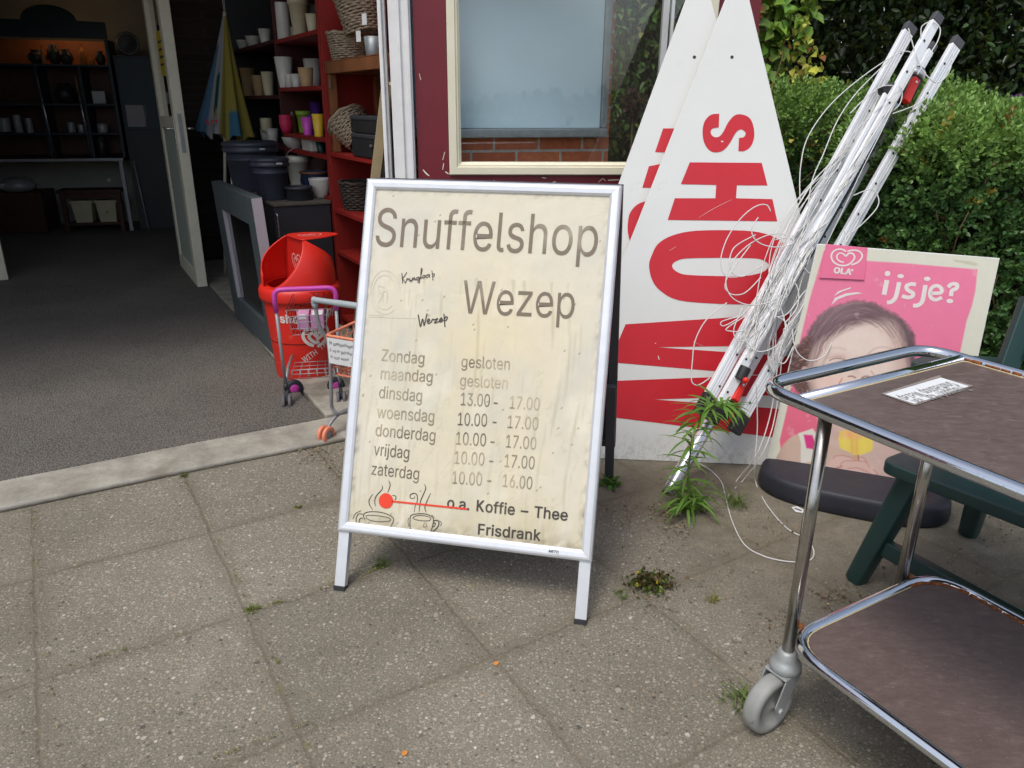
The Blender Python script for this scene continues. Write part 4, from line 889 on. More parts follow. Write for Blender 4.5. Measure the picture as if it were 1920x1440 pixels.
Sp = q6(spline([(686, 640), (640, 645), (605, 680), (592, 735), (600, 800), (630, 845), (668, 857), (710, 845), (745, 805), (770, 760), (790, 735), (812, 728), (832, 742), (833, 757), (822, 772), (797, 775)], 3)) + q6(spline([(793, 850), (830, 848), (865, 820), (882, 770), (878, 710), (855, 662), (810, 643), (770, 650), (735, 690), (712, 735), (690, 765), (665, 772), (645, 762), (637, 740), (650, 722), (683, 717)], 3))
Hp = q6([(520, 913), (925, 916), (957, 1043), (785, 1042), (780, 1115), (985, 1120), (1012, 1245), (396, 1237), (436, 1115), (664, 1115), (669, 1040), (470, 1036)])
Oo = spline([(1217, 497), (1222, 479), (1234, 457), (1262, 441), (1307, 432.5), (1387, 432), (1430, 437), (1462, 450), (1482, 475), (1488, 508), (1480, 540), (1455, 561), (1407, 570), (1344, 569.5), (1273, 563), (1238, 545), (1222, 523)], 4, True)
Oi = spline([(1260, 499), (1270, 488.5), (1299, 484), (1407, 484), (1433, 489), (1441, 498), (1430, 510), (1391, 517.5), (1299, 516), (1272, 511)], 4, True)
Wp = [(1173, 608), (1495, 587), (1502, 647), (1232, 651), (1506, 670), (1516, 739), (1226, 749), (1522, 771), (1532, 830), (1105, 777), (1128, 715), (1431, 703.5), (1143, 679)]
SFr = sign(SF, [(1383, -60), (1391, -60), (1614, 881), (1022, 857)], 'front one of two tall white triangular boards, big red sideways letters S H O W', [Sp, Hp, Wp], gL + sdx * .3, [(1372.5, 107)])
f = Flat(SF, .0012); f.px(Oo, Oi); f.build('lettering', 'sign_red', SFr)
f = Flat(SF, .0018)
for pts, w_ in (([(1234, 667), (1236, 674)], .004), ([(1228, 643.5), (1230, 644)], .003), ([(1352, 265), (1356, 265.5)], .005), ([(1310, 408), (1340, 390), (1372, 374)], .0009), ([(1255, 470), (1268, 462)], .0009), ([(1300, 640), (1320, 650)], .0008), ([(1380, 820), (1386, 818)], .002)): f.stroke(pts, w_, 3, taper=True)
f.build('scuff', 'sign_white', SFr)
SB = Frame(gL + SF.ez * -.035 - sdx * 0.0, sdx, Z3 * math.cos(LEAN) + sn * math.sin(LEAN))
sign(SB, [(1310, -68), (1316, -68), (1560, 882), (975, 857)], 'rear one of two tall white triangular boards, mostly covered, only slices of red letters showing',
     [q6([(370, 722), (500, 722), (470, 862), (325, 855)]), q6([(290, 935), (440, 905), (400, 1056), (253, 1056)]), q6(spline([(350, 1120), (280, 1130), (225, 1150), (185, 1195), (172, 1250), (172, 1310), (190, 1370), (230, 1400), (330, 1420)], 3))], SB.o + sdx * .2, [(1302, 107)])

# ================================================================== FOLDED ROTARY CLOTHES DRYER
dB = G(1252, 925)
dryer = thing('clothes_dryer', 'folded aluminium rotary clothes dryer with tangled white line leaning over the hedge', 'clothes dryer', dB)
mA = AT(1347, 742, 2.62); mT = AT(1738, 92, 3.32)
md = nrm(mT - dB)
mb = MB(); mb.tube([dB, dB + md * .02, dB + md * .62], .025, 20); mb.build('ground_tube', 'alu_tube', dryer)
mb = MB(); mb.tube([dB + md * .60, dB + md * (np.linalg.norm(mT - dB) - .12)], .021, 16); mb.build('mast', 'alu_tube', dryer)
side = nrm(np.cross(md, A3(0, 1, .2)))
if side[0] < 0: side = -side
arms = [((1331, 742), 2.56, (1701, 62), 3.18, .047), ((1352, 758), 2.53, (1752, 43), 3.12, .039), ((1394, 778), 2.58, (1790, 88), 3.20, .047), ((1372, 752), 2.64, (1743, 96), 3.36, .030)]
AEND = []
for i, (p, Yp, q, Yq, w) in enumerate(arms):
    P, Q = AT(*p, Yp), AT(*q, Yq); AEND.append((P, Q)); d = nrm(Q - P)
    mb = MB(); mb.bar(P, Q, w, .020, side); arm = mb.build('arm', 'arm_white', dryer, bevel=.002)
    mb = MB(); mb.bar(Q + d * .0005, Q + d * .036, w + .003, .023, side); mb.build('end_cap', 'capgrey', arm, bevel=.002)
    mb = MB(); mb.bar(P - d * .075, P + d * .004, w + .006, .028, side); mb.build('foot_bracket', 'black', arm, bevel=.004)
    vd = nrm(CC - (P + Q) / 2); vd = nrm(vd - d * (vd @ d))
    sv = nrm(side - d * (side @ d)); fn_ = np.cross(d, sv); fn_ = fn_ if fn_ @ vd > 0 else -fn_
    LN = np.linalg.norm(Q - P); mb = MB()
    for k in range(12):
        c = P + d * LN * (k + .35) / 12 + sv * (w * .22 if i in (0,) else -w * .2); mb.lathe([(.0045, 0), (.0045, .002)], c + fn_ * .0102, 8, fn_)
    mb.build('eyelet', 'black', arm)
    if w > .04:
        mb = MB()
        for k in range(3): mb.bar(P + sv * (k - 1) * .011 + fn_ * .0102, Q + sv * (k - 1) * .011 + fn_ * .0102, .0012, .0008, side)
        mb.build('groove', 'zinc', arm)
# black perforated inner strip, slider, levers
mb = MB(); P, Q = AT(1425, 640, 2.66), AT(1640, 262, 3.0); mb.bar(P, Q, .018, .012, side); st = mb.build('slotted_rail', 'black', dryer)
mb = MB(); d = nrm(Q - P); fn_ = nrm(np.cross(d, side)); fn_ = fn_ if fn_ @ (CC - P) > 0 else -fn_
for k in range(42): mb.bar(P + (Q - P) * (k + .3) / 46 + fn_ * .0065, P + (Q - P) * (k + .68) / 46 + fn_ * .0065, .004, .001, side)
mb.build('slot', 'alu', st)
def lever(a, b, Y, w, t_, name):
    P, Q = AT(*a, Y), AT(*b, Y + .06); mb = MB(); mb.bar(P, Q, w, t_, side); l = mb.build(name, 'hinge_red', dryer, bevel=.005)
    d = nrm(Q - P); f_ = nrm(np.cross(d, side)); f_ = f_ if f_ @ (CC - P) > 0 else -f_
    mb = MB(); mb.lathe([(.006, 0), (.005, .003), (0, .004)], P + (Q - P) * .8 + f_ * t_ * .5, 12, f_); mb.build('rivet', 'alu', l)
    return l
lever((1377, 752), (1392, 716), 2.53, .028, .022, 'lower_lever'); lever((1697, 192), (1717, 148), 3.06, .030, .024, 'upper_lever')
mb = MB(); mb.tube([AT(1386, 712, 2.56), AT(1398, 688, 2.575)], .022, 14); mb.build('mast_collar', 'black', dryer, bevel=.003)
mb = MB(); mb.lathe([(0, -.012), (.009, -.008), (.012, 0), (.009, .008), (0, .012)], AT(1398, 713, 2.53), 14); mb.build('release_knob', 'hinge_red', dryer)
mb = MB(); mb.tube([AT(1693, 188, 3.12), AT(1712, 150, 3.16), AT(1722, 132, 3.18)], [.030, .034, .026], 16); mb.build('slider_hub', 'black', dryer)
mb = MB(); mb.tube([AT(1714, 146, 3.15), AT(1719, 136, 3.16)], .0345, 16); mb.build('slider_band', 'alu_white', dryer)
mb = MB(); mb.bar(AT(1650, 172, 3.02), AT(1682, 160, 3.04), .030, .03, A3(0, 0, 1)); mb.bar(AT(1672, 172, 3.03), AT(1652, 215, 3.0), .014, .014, side); mb.build('strut_bracket', 'black', dryer, bevel=.004)
# struts
mb = MB(); mb.bar(AT(1660, 176, 2.99), AT(1400, 650, 2.62), .016, .012, side); mb.build('strut', 'arm_white', dryer, bevel=.002)
# the line: long loops following the arms, slack coils to the left, ends trailing on the ground
mb = MB(); c7 = lambda P: [(1420 + x / 3, y / 3) for x, y in P]; c8 = lambda P: [(1120 + x / 3.13, 440 + y / 3.13) for x, y in P]; c3 = lambda P: [(1380 + x / 3.556, 420 + y / 3.556) for x, y in P]
def dY(x, y):
    """depth just in front of the dryer arms at this pixel"""
    t = np.clip((750 - y) / 700, -.3, 1); return 2.50 + .60 * t
def cord(pxs, k=8, off=0.0, w=.0021):
    mb.tube(spline([AT(x, y, dY(x, y) - off) for x, y in pxs], k), w, 6)
cord(c7([(870, 295), (800, 298), (620, 410), (420, 580), (285, 770), (242, 950), (240, 1130)]))
cord(c7([(740, 340), (560, 520), (450, 680), (370, 870), (310, 1010), (285, 1160)]))
cord(c7([(540, 1100), (640, 1065), (680, 1110), (672, 1170), (590, 1260), (500, 1335), (480, 1400)]))
cord(c7([(850, 160), (890, 300), (940, 410), (1015, 465), (1080, 400), (1105, 290)])); cord(c7([(990, 125), (1028, 160), (1015, 230), (960, 320), (900, 420)])); cord(c7([(970, 120), (925, 150), (920, 210)]))
cord(c7([(760, 480), (690, 490), (600, 560), (520, 640)])); cord(c7([(800, 480), (815, 530), (790, 600), (700, 660)])); cord(c7([(1010, 465), (940, 560), (870, 600), (760, 640)]), off=.02)
cord(c8([(760, 400), (640, 500), (575, 620), (558, 740), (552, 850), (575, 882), (610, 875), (660, 840)])); cord(c8([(930, 0), (800, 80), (780, 200), (850, 245), (980, 170)])); cord(c8([(900, 60), (760, 260), (770, 340), (860, 345), (960, 250)]))
cord(c8([(830, 480), (730, 510), (745, 535), (850, 470), (960, 330)])); cord(c8([(880, 470), (765, 545), (770, 565), (860, 560), (900, 480)])); cord(c8([(850, 430), (800, 560), (830, 620), (900, 600), (1010, 470)]))
cord(c8([(1010, 340), (1000, 400), (1040, 470), (1100, 510), (1110, 580), (1040, 660), (940, 685), (870, 620), (870, 540)])); cord(c8([(1240, 340), (1180, 460), (1090, 560)])); cord(c8([(1140, 250), (1180, 330), (1170, 430), (1100, 520)]))
cord(c3([(420, 210), (445, 280), (520, 350), (600, 360), (680, 330), (710, 190), (720, 120)])); cord(c3([(680, 330), (695, 520), (660, 720), (600, 865), (500, 912), (420, 870), (385, 790), (375, 700)])); cord(c3([(720, 40), (730, 110), (690, 300), (600, 460), (480, 560)]))
cord(c3([(300, 560), (330, 700), (290, 860), (290, 920), (330, 920), (380, 820)])); cord(c3([(240, 620), (340, 600), (440, 470), (470, 440)]))
rr = random.Random(5)
for k in range(42):                                                      # lines drawn between the arms
    i, j = rr.choice([(0, 1), (1, 2), (0, 2), (0, 0), (1, 1), (2, 2), (1, 0)]); a, b = AEND[i], AEND[j]
    t0 = rr.uniform(.22, .92); t1 = t0 - rr.uniform(.25, .75); t1 = max(t1, .12)
    P, Q = a[0] + (a[1] - a[0]) * t0 + A3(0, -.028, 0), b[0] + (b[1] - b[0]) * t1 + A3(0, -.028, 0)
    sag = rr.uniform(.0, .05) * (1.6 if rr.random() < .3 else 1); pts = []
    for q in np.linspace(0, 1, 9):
        s_ = math.sin(math.pi * q) * sag; pts.append(P + (Q - P) * q + A3(-s_ * rr.uniform(.6, 1.0), -.012 * rr.random(), -s_ * .8))
    mb.tube(spline(pts, 4), .0020, 5)
for k in range(15):                                                      # long hanging strands left of the bundle
    a = AEND[rr.choice([0, 0, 1])]; t0 = rr.uniform(.42, .86); t1 = rr.uniform(.12, .30); P = a[0] + (a[1] - a[0]) * t0 + A3(0, -.03, 0); Q = a[0] + (a[1] - a[0]) * t1 + A3(0, -.035, 0); sg_ = rr.uniform(.02, .14)
    sk_ = rr.uniform(.55, .8); mb.tube(spline([P + (Q - P) * q + A3(-sg_ * math.sin(math.pi * q ** sk_), -.01, -sg_ * .55 * math.sin(math.pi * q ** sk_)) for q in np.linspace(0, 1, 9)], 4), .0018, 5)
for k in range(3):                                                       # slack coils half way down
    cx_, cy_ = rr.uniform(1385, 1470), rr.uniform(430, 590); rx, ry = rr.uniform(28, 62), rr.uniform(22, 60); a0 = rr.uniform(0, 6); tl = rr.uniform(.5, 1.1)
    cord([(cx_ + rx * math.cos(a0 + u) - ry * .5 * math.sin(a0 + u), cy_ + ry * math.sin(a0 + u) - tl * 12 * u) for u in np.linspace(0, rr.uniform(3.6, 5.6), 10)], 4, rr.uniform(0, .03))
def gcord(pts, k=8):
    mb.tube(spline(pts, k), .0022, 6)
gcord([AT(1462, 640, 2.58), AT(1448, 760, 2.56), AT(1420, 850, 2.50), G(1382, 900, .003), G(1366, 930, .003)])
gcord([AT(1470, 620, 2.6), AT(1455, 770, 2.57), AT(1430, 850, 2.5), G(1392, 902, .003), G(1378, 915, .003)])
gcord([AT(1418, 720, 2.56), AT(1420, 800, 2.54), AT(1415, 870, 2.5), G(1418, 908, .003), G(1440, 950, .003), G(1475, 990, .003), G(1510, 1010, .003), G(1525, 1030, .003), G(1522, 1048, .003), G(1500, 1054, .003)])
gcord([G(1306, 867, .003), G(1330, 880, .003), G(1352, 903, .003), G(1360, 930, .003), G(1372, 975, .003), G(1395, 1020, .003), G(1430, 1042, .003), G(1470, 1052, .003), G(1500, 1054, .003)])
mb.build('washing_line', 'cord', dryer)

# ================================================================== ICE CREAM ADVERTISING STAND
AEX = A3(math.cos(R(-22)), math.sin(R(-22)), 0); ANV = A3(-AEX[1], AEX[0], 0)
ADF = Frame(G(1437, 868, .06), AEX, Z3 * math.cos(R(10)) + ANV * math.sin(R(10)))
adb = ADF(.26, 0, 0); adb[2] = 0
ad = thing('advertising_stand', 'cream framed pink ice cream poster stand with a laughing child on a black rubber foot', 'advertising stand', adb)
cor = [ADF.px(*p) for p in ((1532, 457), (1875, 484), (1772, 955), (1434, 880))]
ADW = cor[1][0]
mb = MB(); mb.prism([ADF(x, y, -.014) for x, y in cor], ADF.ez * .0138)
adp = mb.build('board', 'sign_white', ad, bevel=.002)
# the printed sheet: a fine grid of print colours
gx = np.linspace(min(c[0] for c in cor) - .02, max(c[0] for c in cor) + .02, 330); gy = np.linspace(-.12, max(c[1] for c in cor) + .01, 430)
X, Y = np.meshgrid(gx, gy); PV = ADF.o + X[..., None] * ADF.ex + Y[..., None] * ADF.ey + ADF.ez * .0006
PP = proj(PV); px_, py_ = PP[..., 0], PP[..., 1]
def inpoly(poly, soft=2.0):
    P = np.array(poly, float); ins = np.zeros(px_.shape, bool); dist = np.full(px_.shape, 1e9)
    for i in range(len(P)):
        a, b = P[i - 1], P[i]
        cond = (a[1] > py_) != (b[1] > py_)
        with np.errstate(divide='ignore', invalid='ignore'): ins ^= cond & (px_ < (b[0] - a[0]) * (py_ - a[1]) / (b[1] - a[1] + 1e-12) + a[0])
        ab = b - a; t = np.clip(((px_ - a[0]) * ab[0] + (py_ - a[1]) * ab[1]) / (ab @ ab + 1e-9), 0, 1)
        dist = np.minimum(dist, np.hypot(px_ - a[0] - t * ab[0], py_ - a[1] - t * ab[1]))
    return np.clip(.5 + np.where(ins, dist, -dist) / (2 * soft), 0, 1)
def online(pts, w, soft=1.0, k=6):
    P = spline(pts, k); dist = np.full(px_.shape, 1e9)
    for a, b in zip(P[:-1], P[1:]):
        ab = b - a; t = np.clip(((px_ - a[0]) * ab[0] + (py_ - a[1]) * ab[1]) / (ab @ ab + 1e-9), 0, 1)
        dist = np.minimum(dist, np.hypot(px_ - a[0] - t * ab[0], py_ - a[1] - t * ab[1]))
    return np.clip((w / 2 + soft - dist) / (2 * soft), 0, 1)
a5 = lambda P: [(1440 + x / 6.545, 640 + y / 6.545) for x, y in P]; a8 = lambda P: [(1520 + x / 8, 760 + y / 8) for x, y in P]; a6 = lambda P: [(1520 + x / 6.4, 440 + y / 6.4) for x, y in P]
cl = np.array(S(212, 212, 196))[None, None] * np.ones(px_.shape + (1,))
def pb(c, m):
    global cl
    cl = cl * (1 - m[..., None]) + np.array(c) * m[..., None]
n1 = fbm(px_ / 260, py_ / 260, 21); n2 = fbm(px_ / 60, py_ / 60, 22)
pink = inpoly([(1545, 470), (1590, 486), (1640, 490), (1690, 493), (1760, 499), (1833, 505), (1829, 545), (1822, 575), (1813, 600), (1800, 662), (1786, 740), (1765, 830), (1745, 960), (1480, 1000), (1462, 826), (1475, 770), (1501, 634), (1518, 561)], 1.2)
pb(S(230, 124, 158), pink); pb(S(222, 100, 120), pink * np.clip((py_ - 640) / 150, 0, 1) * .7); pb(S(206, 92, 132), pink * np.clip(n1, 0, 1) * .25)
_ox, _oy = px_, py_
px_ = _ox + 3.2 * fbm(_ox / 22, _oy / 22, 41, 4); py_ = _oy + 3.2 * fbm(_ox / 22, _oy / 22, 42, 4)
hair = inpoly([(1477, 712), (1480, 688), (1487, 660), (1503, 642), (1512, 632), (1521, 612), (1537, 590), (1563, 574), (1591, 566), (1619, 564), (1642, 569), (1661, 580), (1684, 591), (1703, 608), (1714, 628), (1716, 660), (1714, 700), (1690, 740), (1560, 760), (1546, 748), (1532, 752), (1515, 745), (1500, 738), (1490, 726)], 3.2)
px_, py_ = _ox, _oy
ang = np.arctan2(py_ - 700, px_ - 1610); ee = np.hypot((px_ - 1610) / 95, (py_ - 700) / 128)
wv_ = fbm(px_ / 90, py_ / 90, 31, 3)
strand = (np.sin(ee * 62 + 2.2 * np.sin(ang * 2.2) + 5 * wv_) + .8 * np.sin(ee * 127 + 4 * np.sin(ang * 1.4) + 7 * wv_) + .6 * np.sin(ee * 233 + 3 * ang + 9 * wv_)) / 2.2
pb(S(128, 102, 106), hair); pb(S(82, 66, 78), hair * np.clip(.42 + .62 * strand, 0, 1) * .85); pb(S(184, 152, 146), hair * np.clip(strand * 1.3 - .35, 0, 1) * .75)
pb(S(150, 128, 132), hair * np.exp(-((ang + 1.9) / .35) ** 2) * .35); pb(S(70, 54, 66), hair * np.exp(-((ang + .35) / .4) ** 2) * .5)
curl = hair * np.clip((1528 - px_) / 14, 0, 1) * (py_ > 630); cw = np.sin(np.hypot(px_ - 1500, py_ - 690) * .55 + 3 * wv_ * 3) + .7 * np.sin(np.hypot(px_ - 1520, py_ - 730) * .9 + 4 * wv_)
pb(S(112, 84, 80), curl); pb(S(66, 46, 48), curl * np.clip(.4 + .5 * cw, 0, 1)); pb(S(176, 142, 130), curl * np.clip(cw - .8, 0, 1))
skin = S(226, 206, 194)
px0_, py0_ = px_, py_
face = inpoly(spline([(1524, 672), (1538, 645), (1563, 628), (1594, 612), (1627, 604), (1661, 603), (1680, 614), (1692, 639), (1698, 672), (1700, 720), (1690, 790), (1640, 830), (1560, 830), (1536, 770), (1527, 735), (1520, 703)], 3, True), 10.0)
neck = inpoly([(1540, 740), (1690, 760), (1730, 850), (1745, 960), (1490, 990), (1500, 850), (1540, 800)], 4)
pb(S(206, 178, 168), neck)
should = inpoly(spline([(1452, 880), (1460, 850), (1474, 828), (1490, 816), (1508, 812), (1530, 812), (1600, 830), (1600, 960), (1450, 1000)], 3, True), 1.6)
pb(S(204, 176, 160), should); pb(S(180, 150, 136), should * np.clip((1478 - px_) / 24, 0, 1) * .7)
pb(skin, face); pb(S(196, 164, 156), face * np.clip(((np.hypot((px_ - 1610) / 82, (py_ - 700) / 100)) - .78) * 2.2, 0, 1) * .8); pb(S(226, 208, 198), face * np.exp(-((px_ - 1610) / 55) ** 2 - ((py_ - 650) / 40) ** 2) * .8)
pb(S(190, 158, 150), face * np.clip((px_ - 1660) / 40, 0, 1) * .55); pb(S(196, 168, 160), face * np.exp(-((px_ - 1606) / 7) ** 2 - ((py_ - 690) / 16) ** 2) * .5); pb(S(204, 172, 162), face * np.exp(-((px_ - 1572) / 22) ** 2 - ((py_ - 668) / 6) ** 2) * .6); pb(S(234, 190, 180), face * np.exp(-((px_ - 1560) / 26) ** 2 - ((py_ - 715) / 20) ** 2) * .55)
# fringe combed over the forehead
fr1 = inpoly(spline([(1522, 690), (1535, 645), (1565, 612), (1610, 592), (1650, 590), (1690, 612), (1708, 650), (1704, 690), (1692, 640), (1668, 606), (1630, 604), (1590, 618), (1556, 640)], 3, True), 5.0)
pb(S(112, 88, 94), fr1 * np.clip(.55 + .7 * strand, 0, 1) * .8)
for k in range(64):
    e0 = rr.uniform(.78, 1.05); t0 = rr.uniform(-3.0, -1.0); t1 = t0 + rr.uniform(.3, 1.0); w0 = rr.uniform(-.05, .03)
    P = [(1610 + 95 * (e0 + w0 * q) * math.cos(t0 + (t1 - t0) * q), 702 + 128 * (e0 + w0 * q) * math.sin(t0 + (t1 - t0) * q)) for q in (0, .33, .66, 1)]
    pb(rr.choice([S(84, 66, 76), S(120, 94, 98), S(160, 130, 128), S(100, 78, 84)]), online(P, 1.0, 1.0, 4) * rr.uniform(.25, .6))
for k in range(16):
    x0_, y0_ = rr.uniform(1478, 1506), rr.uniform(655, 742); P = [(x0_, y0_), (x0_ - rr.uniform(0, 9), y0_ + rr.uniform(4, 12)), (x0_ + rr.uniform(-8, 6), y0_ + rr.uniform(12, 24))]; pb(S(104, 78, 76), online(P, 1.2, 1.0, 4) * .6)
ear = inpoly(spline([(1503, 692), (1512, 688), (1520, 700), (1520, 715), (1508, 712)], 3, True), 2); pb(S(212, 176, 164), ear); pb(S(176, 128, 122), online([(1505, 694), (1508, 706)], 2) * .7)
for pts, w, c, o_ in ((a5([(755, 235), (800, 215), (860, 208), (930, 222), (970, 240)]), 1.7, S(96, 66, 62), .85), (a5([(740, 210), (800, 188), (880, 186), (950, 205)]), 1.4, S(180, 140, 132), .7), (a5([(750, 92), (850, 78), (950, 100)]), 5, S(196, 166, 156), .35), (a5([(1200, 190), (1300, 95), (1420, 70), (1540, 100)]), 4, S(186, 150, 142), .35),
                     (a5([(985, 432), (1030, 428), (1070, 445)]), 2.6, S(150, 84, 80), .85), (a5([(1150, 448), (1190, 430), (1235, 430)]), 2.6, S(150, 84, 80), .85), (a5([(1265, 365), (1300, 420), (1275, 465)]), 1.6, S(176, 130, 122), .8), (a5([(910, 455), (868, 530), (830, 612)]), 2.2, S(196, 104, 98), .8), (a5([(540, 330), (550, 400)]), 1.6, S(190, 150, 140), .7)):
    pb(c, online(pts, w) * o_)
strap = inpoly(a5([(370, 1130), (550, 1070), (640, 1220), (620, 1460), (400, 1500), (405, 1250)]), 1.2); pb(S(220, 216, 206), strap); pb(S(216, 62, 132), inpoly(a5([(435, 1143), (545, 1150), (612, 1335), (470, 1312)]), 1.2))
hand = inpoly(spline(a8([(300, 830), (360, 760), (480, 750), (600, 790), (720, 800), (760, 775), (830, 840), (900, 900), (980, 960), (1040, 1060), (1080, 1200), (700, 1250), (230, 1200)]), 3, True), 3)
pb(S(216, 182, 172), hand)
for pts, w in ((a8([(340, 800), (360, 765), (480, 752), (620, 790), (660, 830)]), 1.6), (a8([(450, 900), (480, 850), (560, 832), (700, 835), (830, 850), (880, 930)]), 1.5), (a8([(390, 940), (430, 930), (465, 915)]), 3.4), (a8([(560, 945), (700, 940), (820, 985), (930, 1040), (1000, 1040)]), 1.7), (a8([(730, 790), (770, 778), (820, 815), (830, 850)]), 1.5), (a8([(940, 960), (1010, 1040), (1040, 1130)]), 1.6)): pb(S(186, 116, 108), online(pts, w, 1.2) * .75)
lol = inpoly(a8([(440, 390), (520, 370), (930, 480), (930, 640), (905, 690), (750, 745), (640, 745), (590, 705), (440, 640), (415, 500)]), 1.6)
pb(S(232, 208, 96), lol); pb(S(224, 176, 96), lol * ((px_ > 1595) & (px_ < 1609)) * .8); pb(S(236, 172, 120), lol * np.clip((826 - py_) / 8, 0, 1) * np.exp(-((px_ - 1598) / 24) ** 2)); pb(S(238, 220, 120), lol * (.5 + .5 * np.sin(px_ * .35)) * .3)
pb(S(206, 164, 132), inpoly(a8([(620, 745), (720, 745), (720, 830), (655, 820)]), 1)); pb(S(120, 92, 76), online(a8([(716, 748), (714, 828)]), 1.5))
pb(S(220, 205, 200), np.clip(n2 - .55, 0, .25))
sel = inpoly([(1533, 458), (1874, 484.5), (1771, 956), (1435, 881)], .1) > .5
vi = np.arange(px_.size).reshape(px_.shape); q = np.stack([vi[:-1, :-1], vi[:-1, 1:], vi[1:, 1:], vi[1:, :-1]], -1).reshape(-1, 4)
q = q[sel.reshape(-1)[q].all(1)]
pr = rawmesh('poster', PV.reshape(-1, 3), q, 'poster_print', ad, cols=cl.reshape(-1, 3), smooth=True)
# raised corner plate with heart emblem and name, lettering
Lp = [(1549, 457.5), (1626.5, 464.5), (1620.5, 525), (1536, 521)]
pts = [ADF.px(*p) for p in Lp]; mb = MB(); mb.prism([ADF(x, y, .001) for x, y in pts], ADF.ez * .006)
M['pink_plate'] = mat('pink plate', S(224, 110, 146), 0.4, 0, 0.04); plate = mb.build('corner_plate', 'pink_plate', ad, bevel=.001)
f = Flat(ADF, .0078); W_ = .0055
for P, w in (([(490, 362), (560, 335), (605, 290), (618, 245), (590, 205), (540, 188), (480, 190), (440, 205)], W_), ([(425, 200), (375, 176), (310, 180), (262, 215), (248, 265), (270, 320), (330, 362), (400, 372), (460, 355), (505, 315), (528, 268), (505, 228), (460, 225), (420, 262)], W_), ([(420, 262), (395, 232), (350, 222), (315, 250), (322, 295), (365, 325), (400, 330)], W_ * .85)): f.stroke(a6(P), w)
f.text('OLA', (1562.5, 511.5), (1596, 515), (1563.5, 501), .05); f.disc((1598, 506.5), 2.2, 2.2, 10)
f.build('emblem', 'print_white', plate)
f = Flat(ADF, .0014)
for P, w in (([(915, 545), (880, 722)], .0150), ([(1062, 570), (1030, 720), (1000, 780), (960, 808), (915, 815)], .0135), ([(1262, 600), (1205, 592), (1150, 618), (1165, 665), (1225, 700), (1222, 738), (1170, 755), (1095, 735)], .0125), ([(1378, 605), (1345, 780), (1315, 830), (1280, 850), (1228, 852)], .0135), ([(1440, 704), (1560, 697), (1568, 650), (1520, 612), (1455, 635), (1430, 700), (1447, 760), (1505, 782), (1575, 752)], .0115), ([(1648, 632), (1695, 592), (1755, 600), (1748, 645), (1695, 672), (1684, 738)], .0125)): f.stroke(a6(P), w)
for c, rx, ry in (((922, 467), 34, 32), ((1080, 498), 40, 25), ((1398, 530), 40, 26), ((1670, 797), 42, 26)): f.disc(a6([c])[0], rx / 6.4, ry / 6.4, 18)
for P in ([(275, 740), (330, 680), (480, 630), (485, 645), (380, 680)], [(245, 845), (290, 760), (420, 705), (560, 690), (630, 705), (560, 712), (430, 735), (320, 780)]): f.px(a6(P))
f.build('lettering', 'print_white', pr)
mb = MB(); f = Flat(ADF, .0010); f.px([(1788, 486), (1820, 490), (1834, 494), (1830, 498), (1812, 494), (1790, 490)]); f.build('tape_patch', 'ink_trace', pr)
# rubber foot
bc = G(1592, 935); fo = Frame(bc, A3(math.cos(R(-25)), math.sin(R(-25)), 0), A3(math.sin(R(25)), math.cos(R(25)), 0))
mb = MB(); secs = []
for h, s_ in ((0, .965), (.010, .995), (.030, 1.0), (.062, .985), (.073, .965), (.079, .93), (.081, .86), (.084, .4)):
    secs.append([fo(.318 * s_ * np.sign(math.cos(t)) * abs(math.cos(t)) ** .62, (.120 if math.sin(t) > 0 else .150) * s_ * np.sign(math.sin(t)) * abs(math.sin(t)) ** (.55 if math.sin(t) > 0 else .95), h) for t in np.linspace(0, 2 * math.pi, 48, endpoint=False)])
mb.sweep(secs, True, True); mb.build('rubber_foot', 'tyre_black', ad)

# ================================================================== CHROME TROLLEY
CT = Frame(A3(.584, 1.327, 0), A3(math.cos(R(-60.5)), math.sin(R(-60.5)), 0), A3(math.cos(R(29.5)), math.sin(R(29.5)), 0))
cart = thing('serving_trolley', 'chrome tube serving trolley with two worn brown trays in the right foreground', 'trolley', CT(.3, .25, 0))
ZT, ZL, LN = .779, .25, .86
mb = MB(); mb.tube(rounded([CT(-.158, .003, ZT), CT(LN, .003, ZT), CT(LN, .55, ZT), CT(-.158, .55, ZT)], .075, 8, True), .0135, 18, True)
top_ = mb.build('top_rail', 'chrome', cart)
mb = MB(); mb.tube([CT(-.062, .010, ZT), CT(-.062, .542, ZT)], .0118, 16); mb.build('cross_bar', 'chrome', cart)
mb = MB(); mb.tube(rounded([CT(0, 0, ZL), CT(LN, 0, ZL), CT(LN, .515, ZL), CT(0, .515, ZL)], .10, 8, True), .0125, 18, True); mb.build('lower_rail', 'chrome', cart)
def tray(x0, x1, y0, y1, r, z, name):
    mb = MB(); P = rounded([CT(x0, y0, z), CT(x1, y0, z), CT(x1, y1, z), CT(x0, y1, z)], r, 6, True); mb.prism(P, Z3 * .012); t = mb.build(name, 'laminate', cart)
    mb = MB(); Q = rounded([CT(x0 - .002, y0 - .002, z + .0121), CT(x1 + .002, y0 - .002, z + .0121), CT(x1 + .002, y1 + .002, z + .0121), CT(x0 - .002, y1 + .002, z + .0121)], r, 6, True)
    mb.tube(Q, .0016, 5, True); mb.build('edge_strip', 'plank', t); return t
tt = tray(-.046, LN - .02, .020, .532, .012, ZT - .010, 'top_tray'); tray(.014, LN - .014, .014, .501, .085, ZL - .008, 'lower_tray')
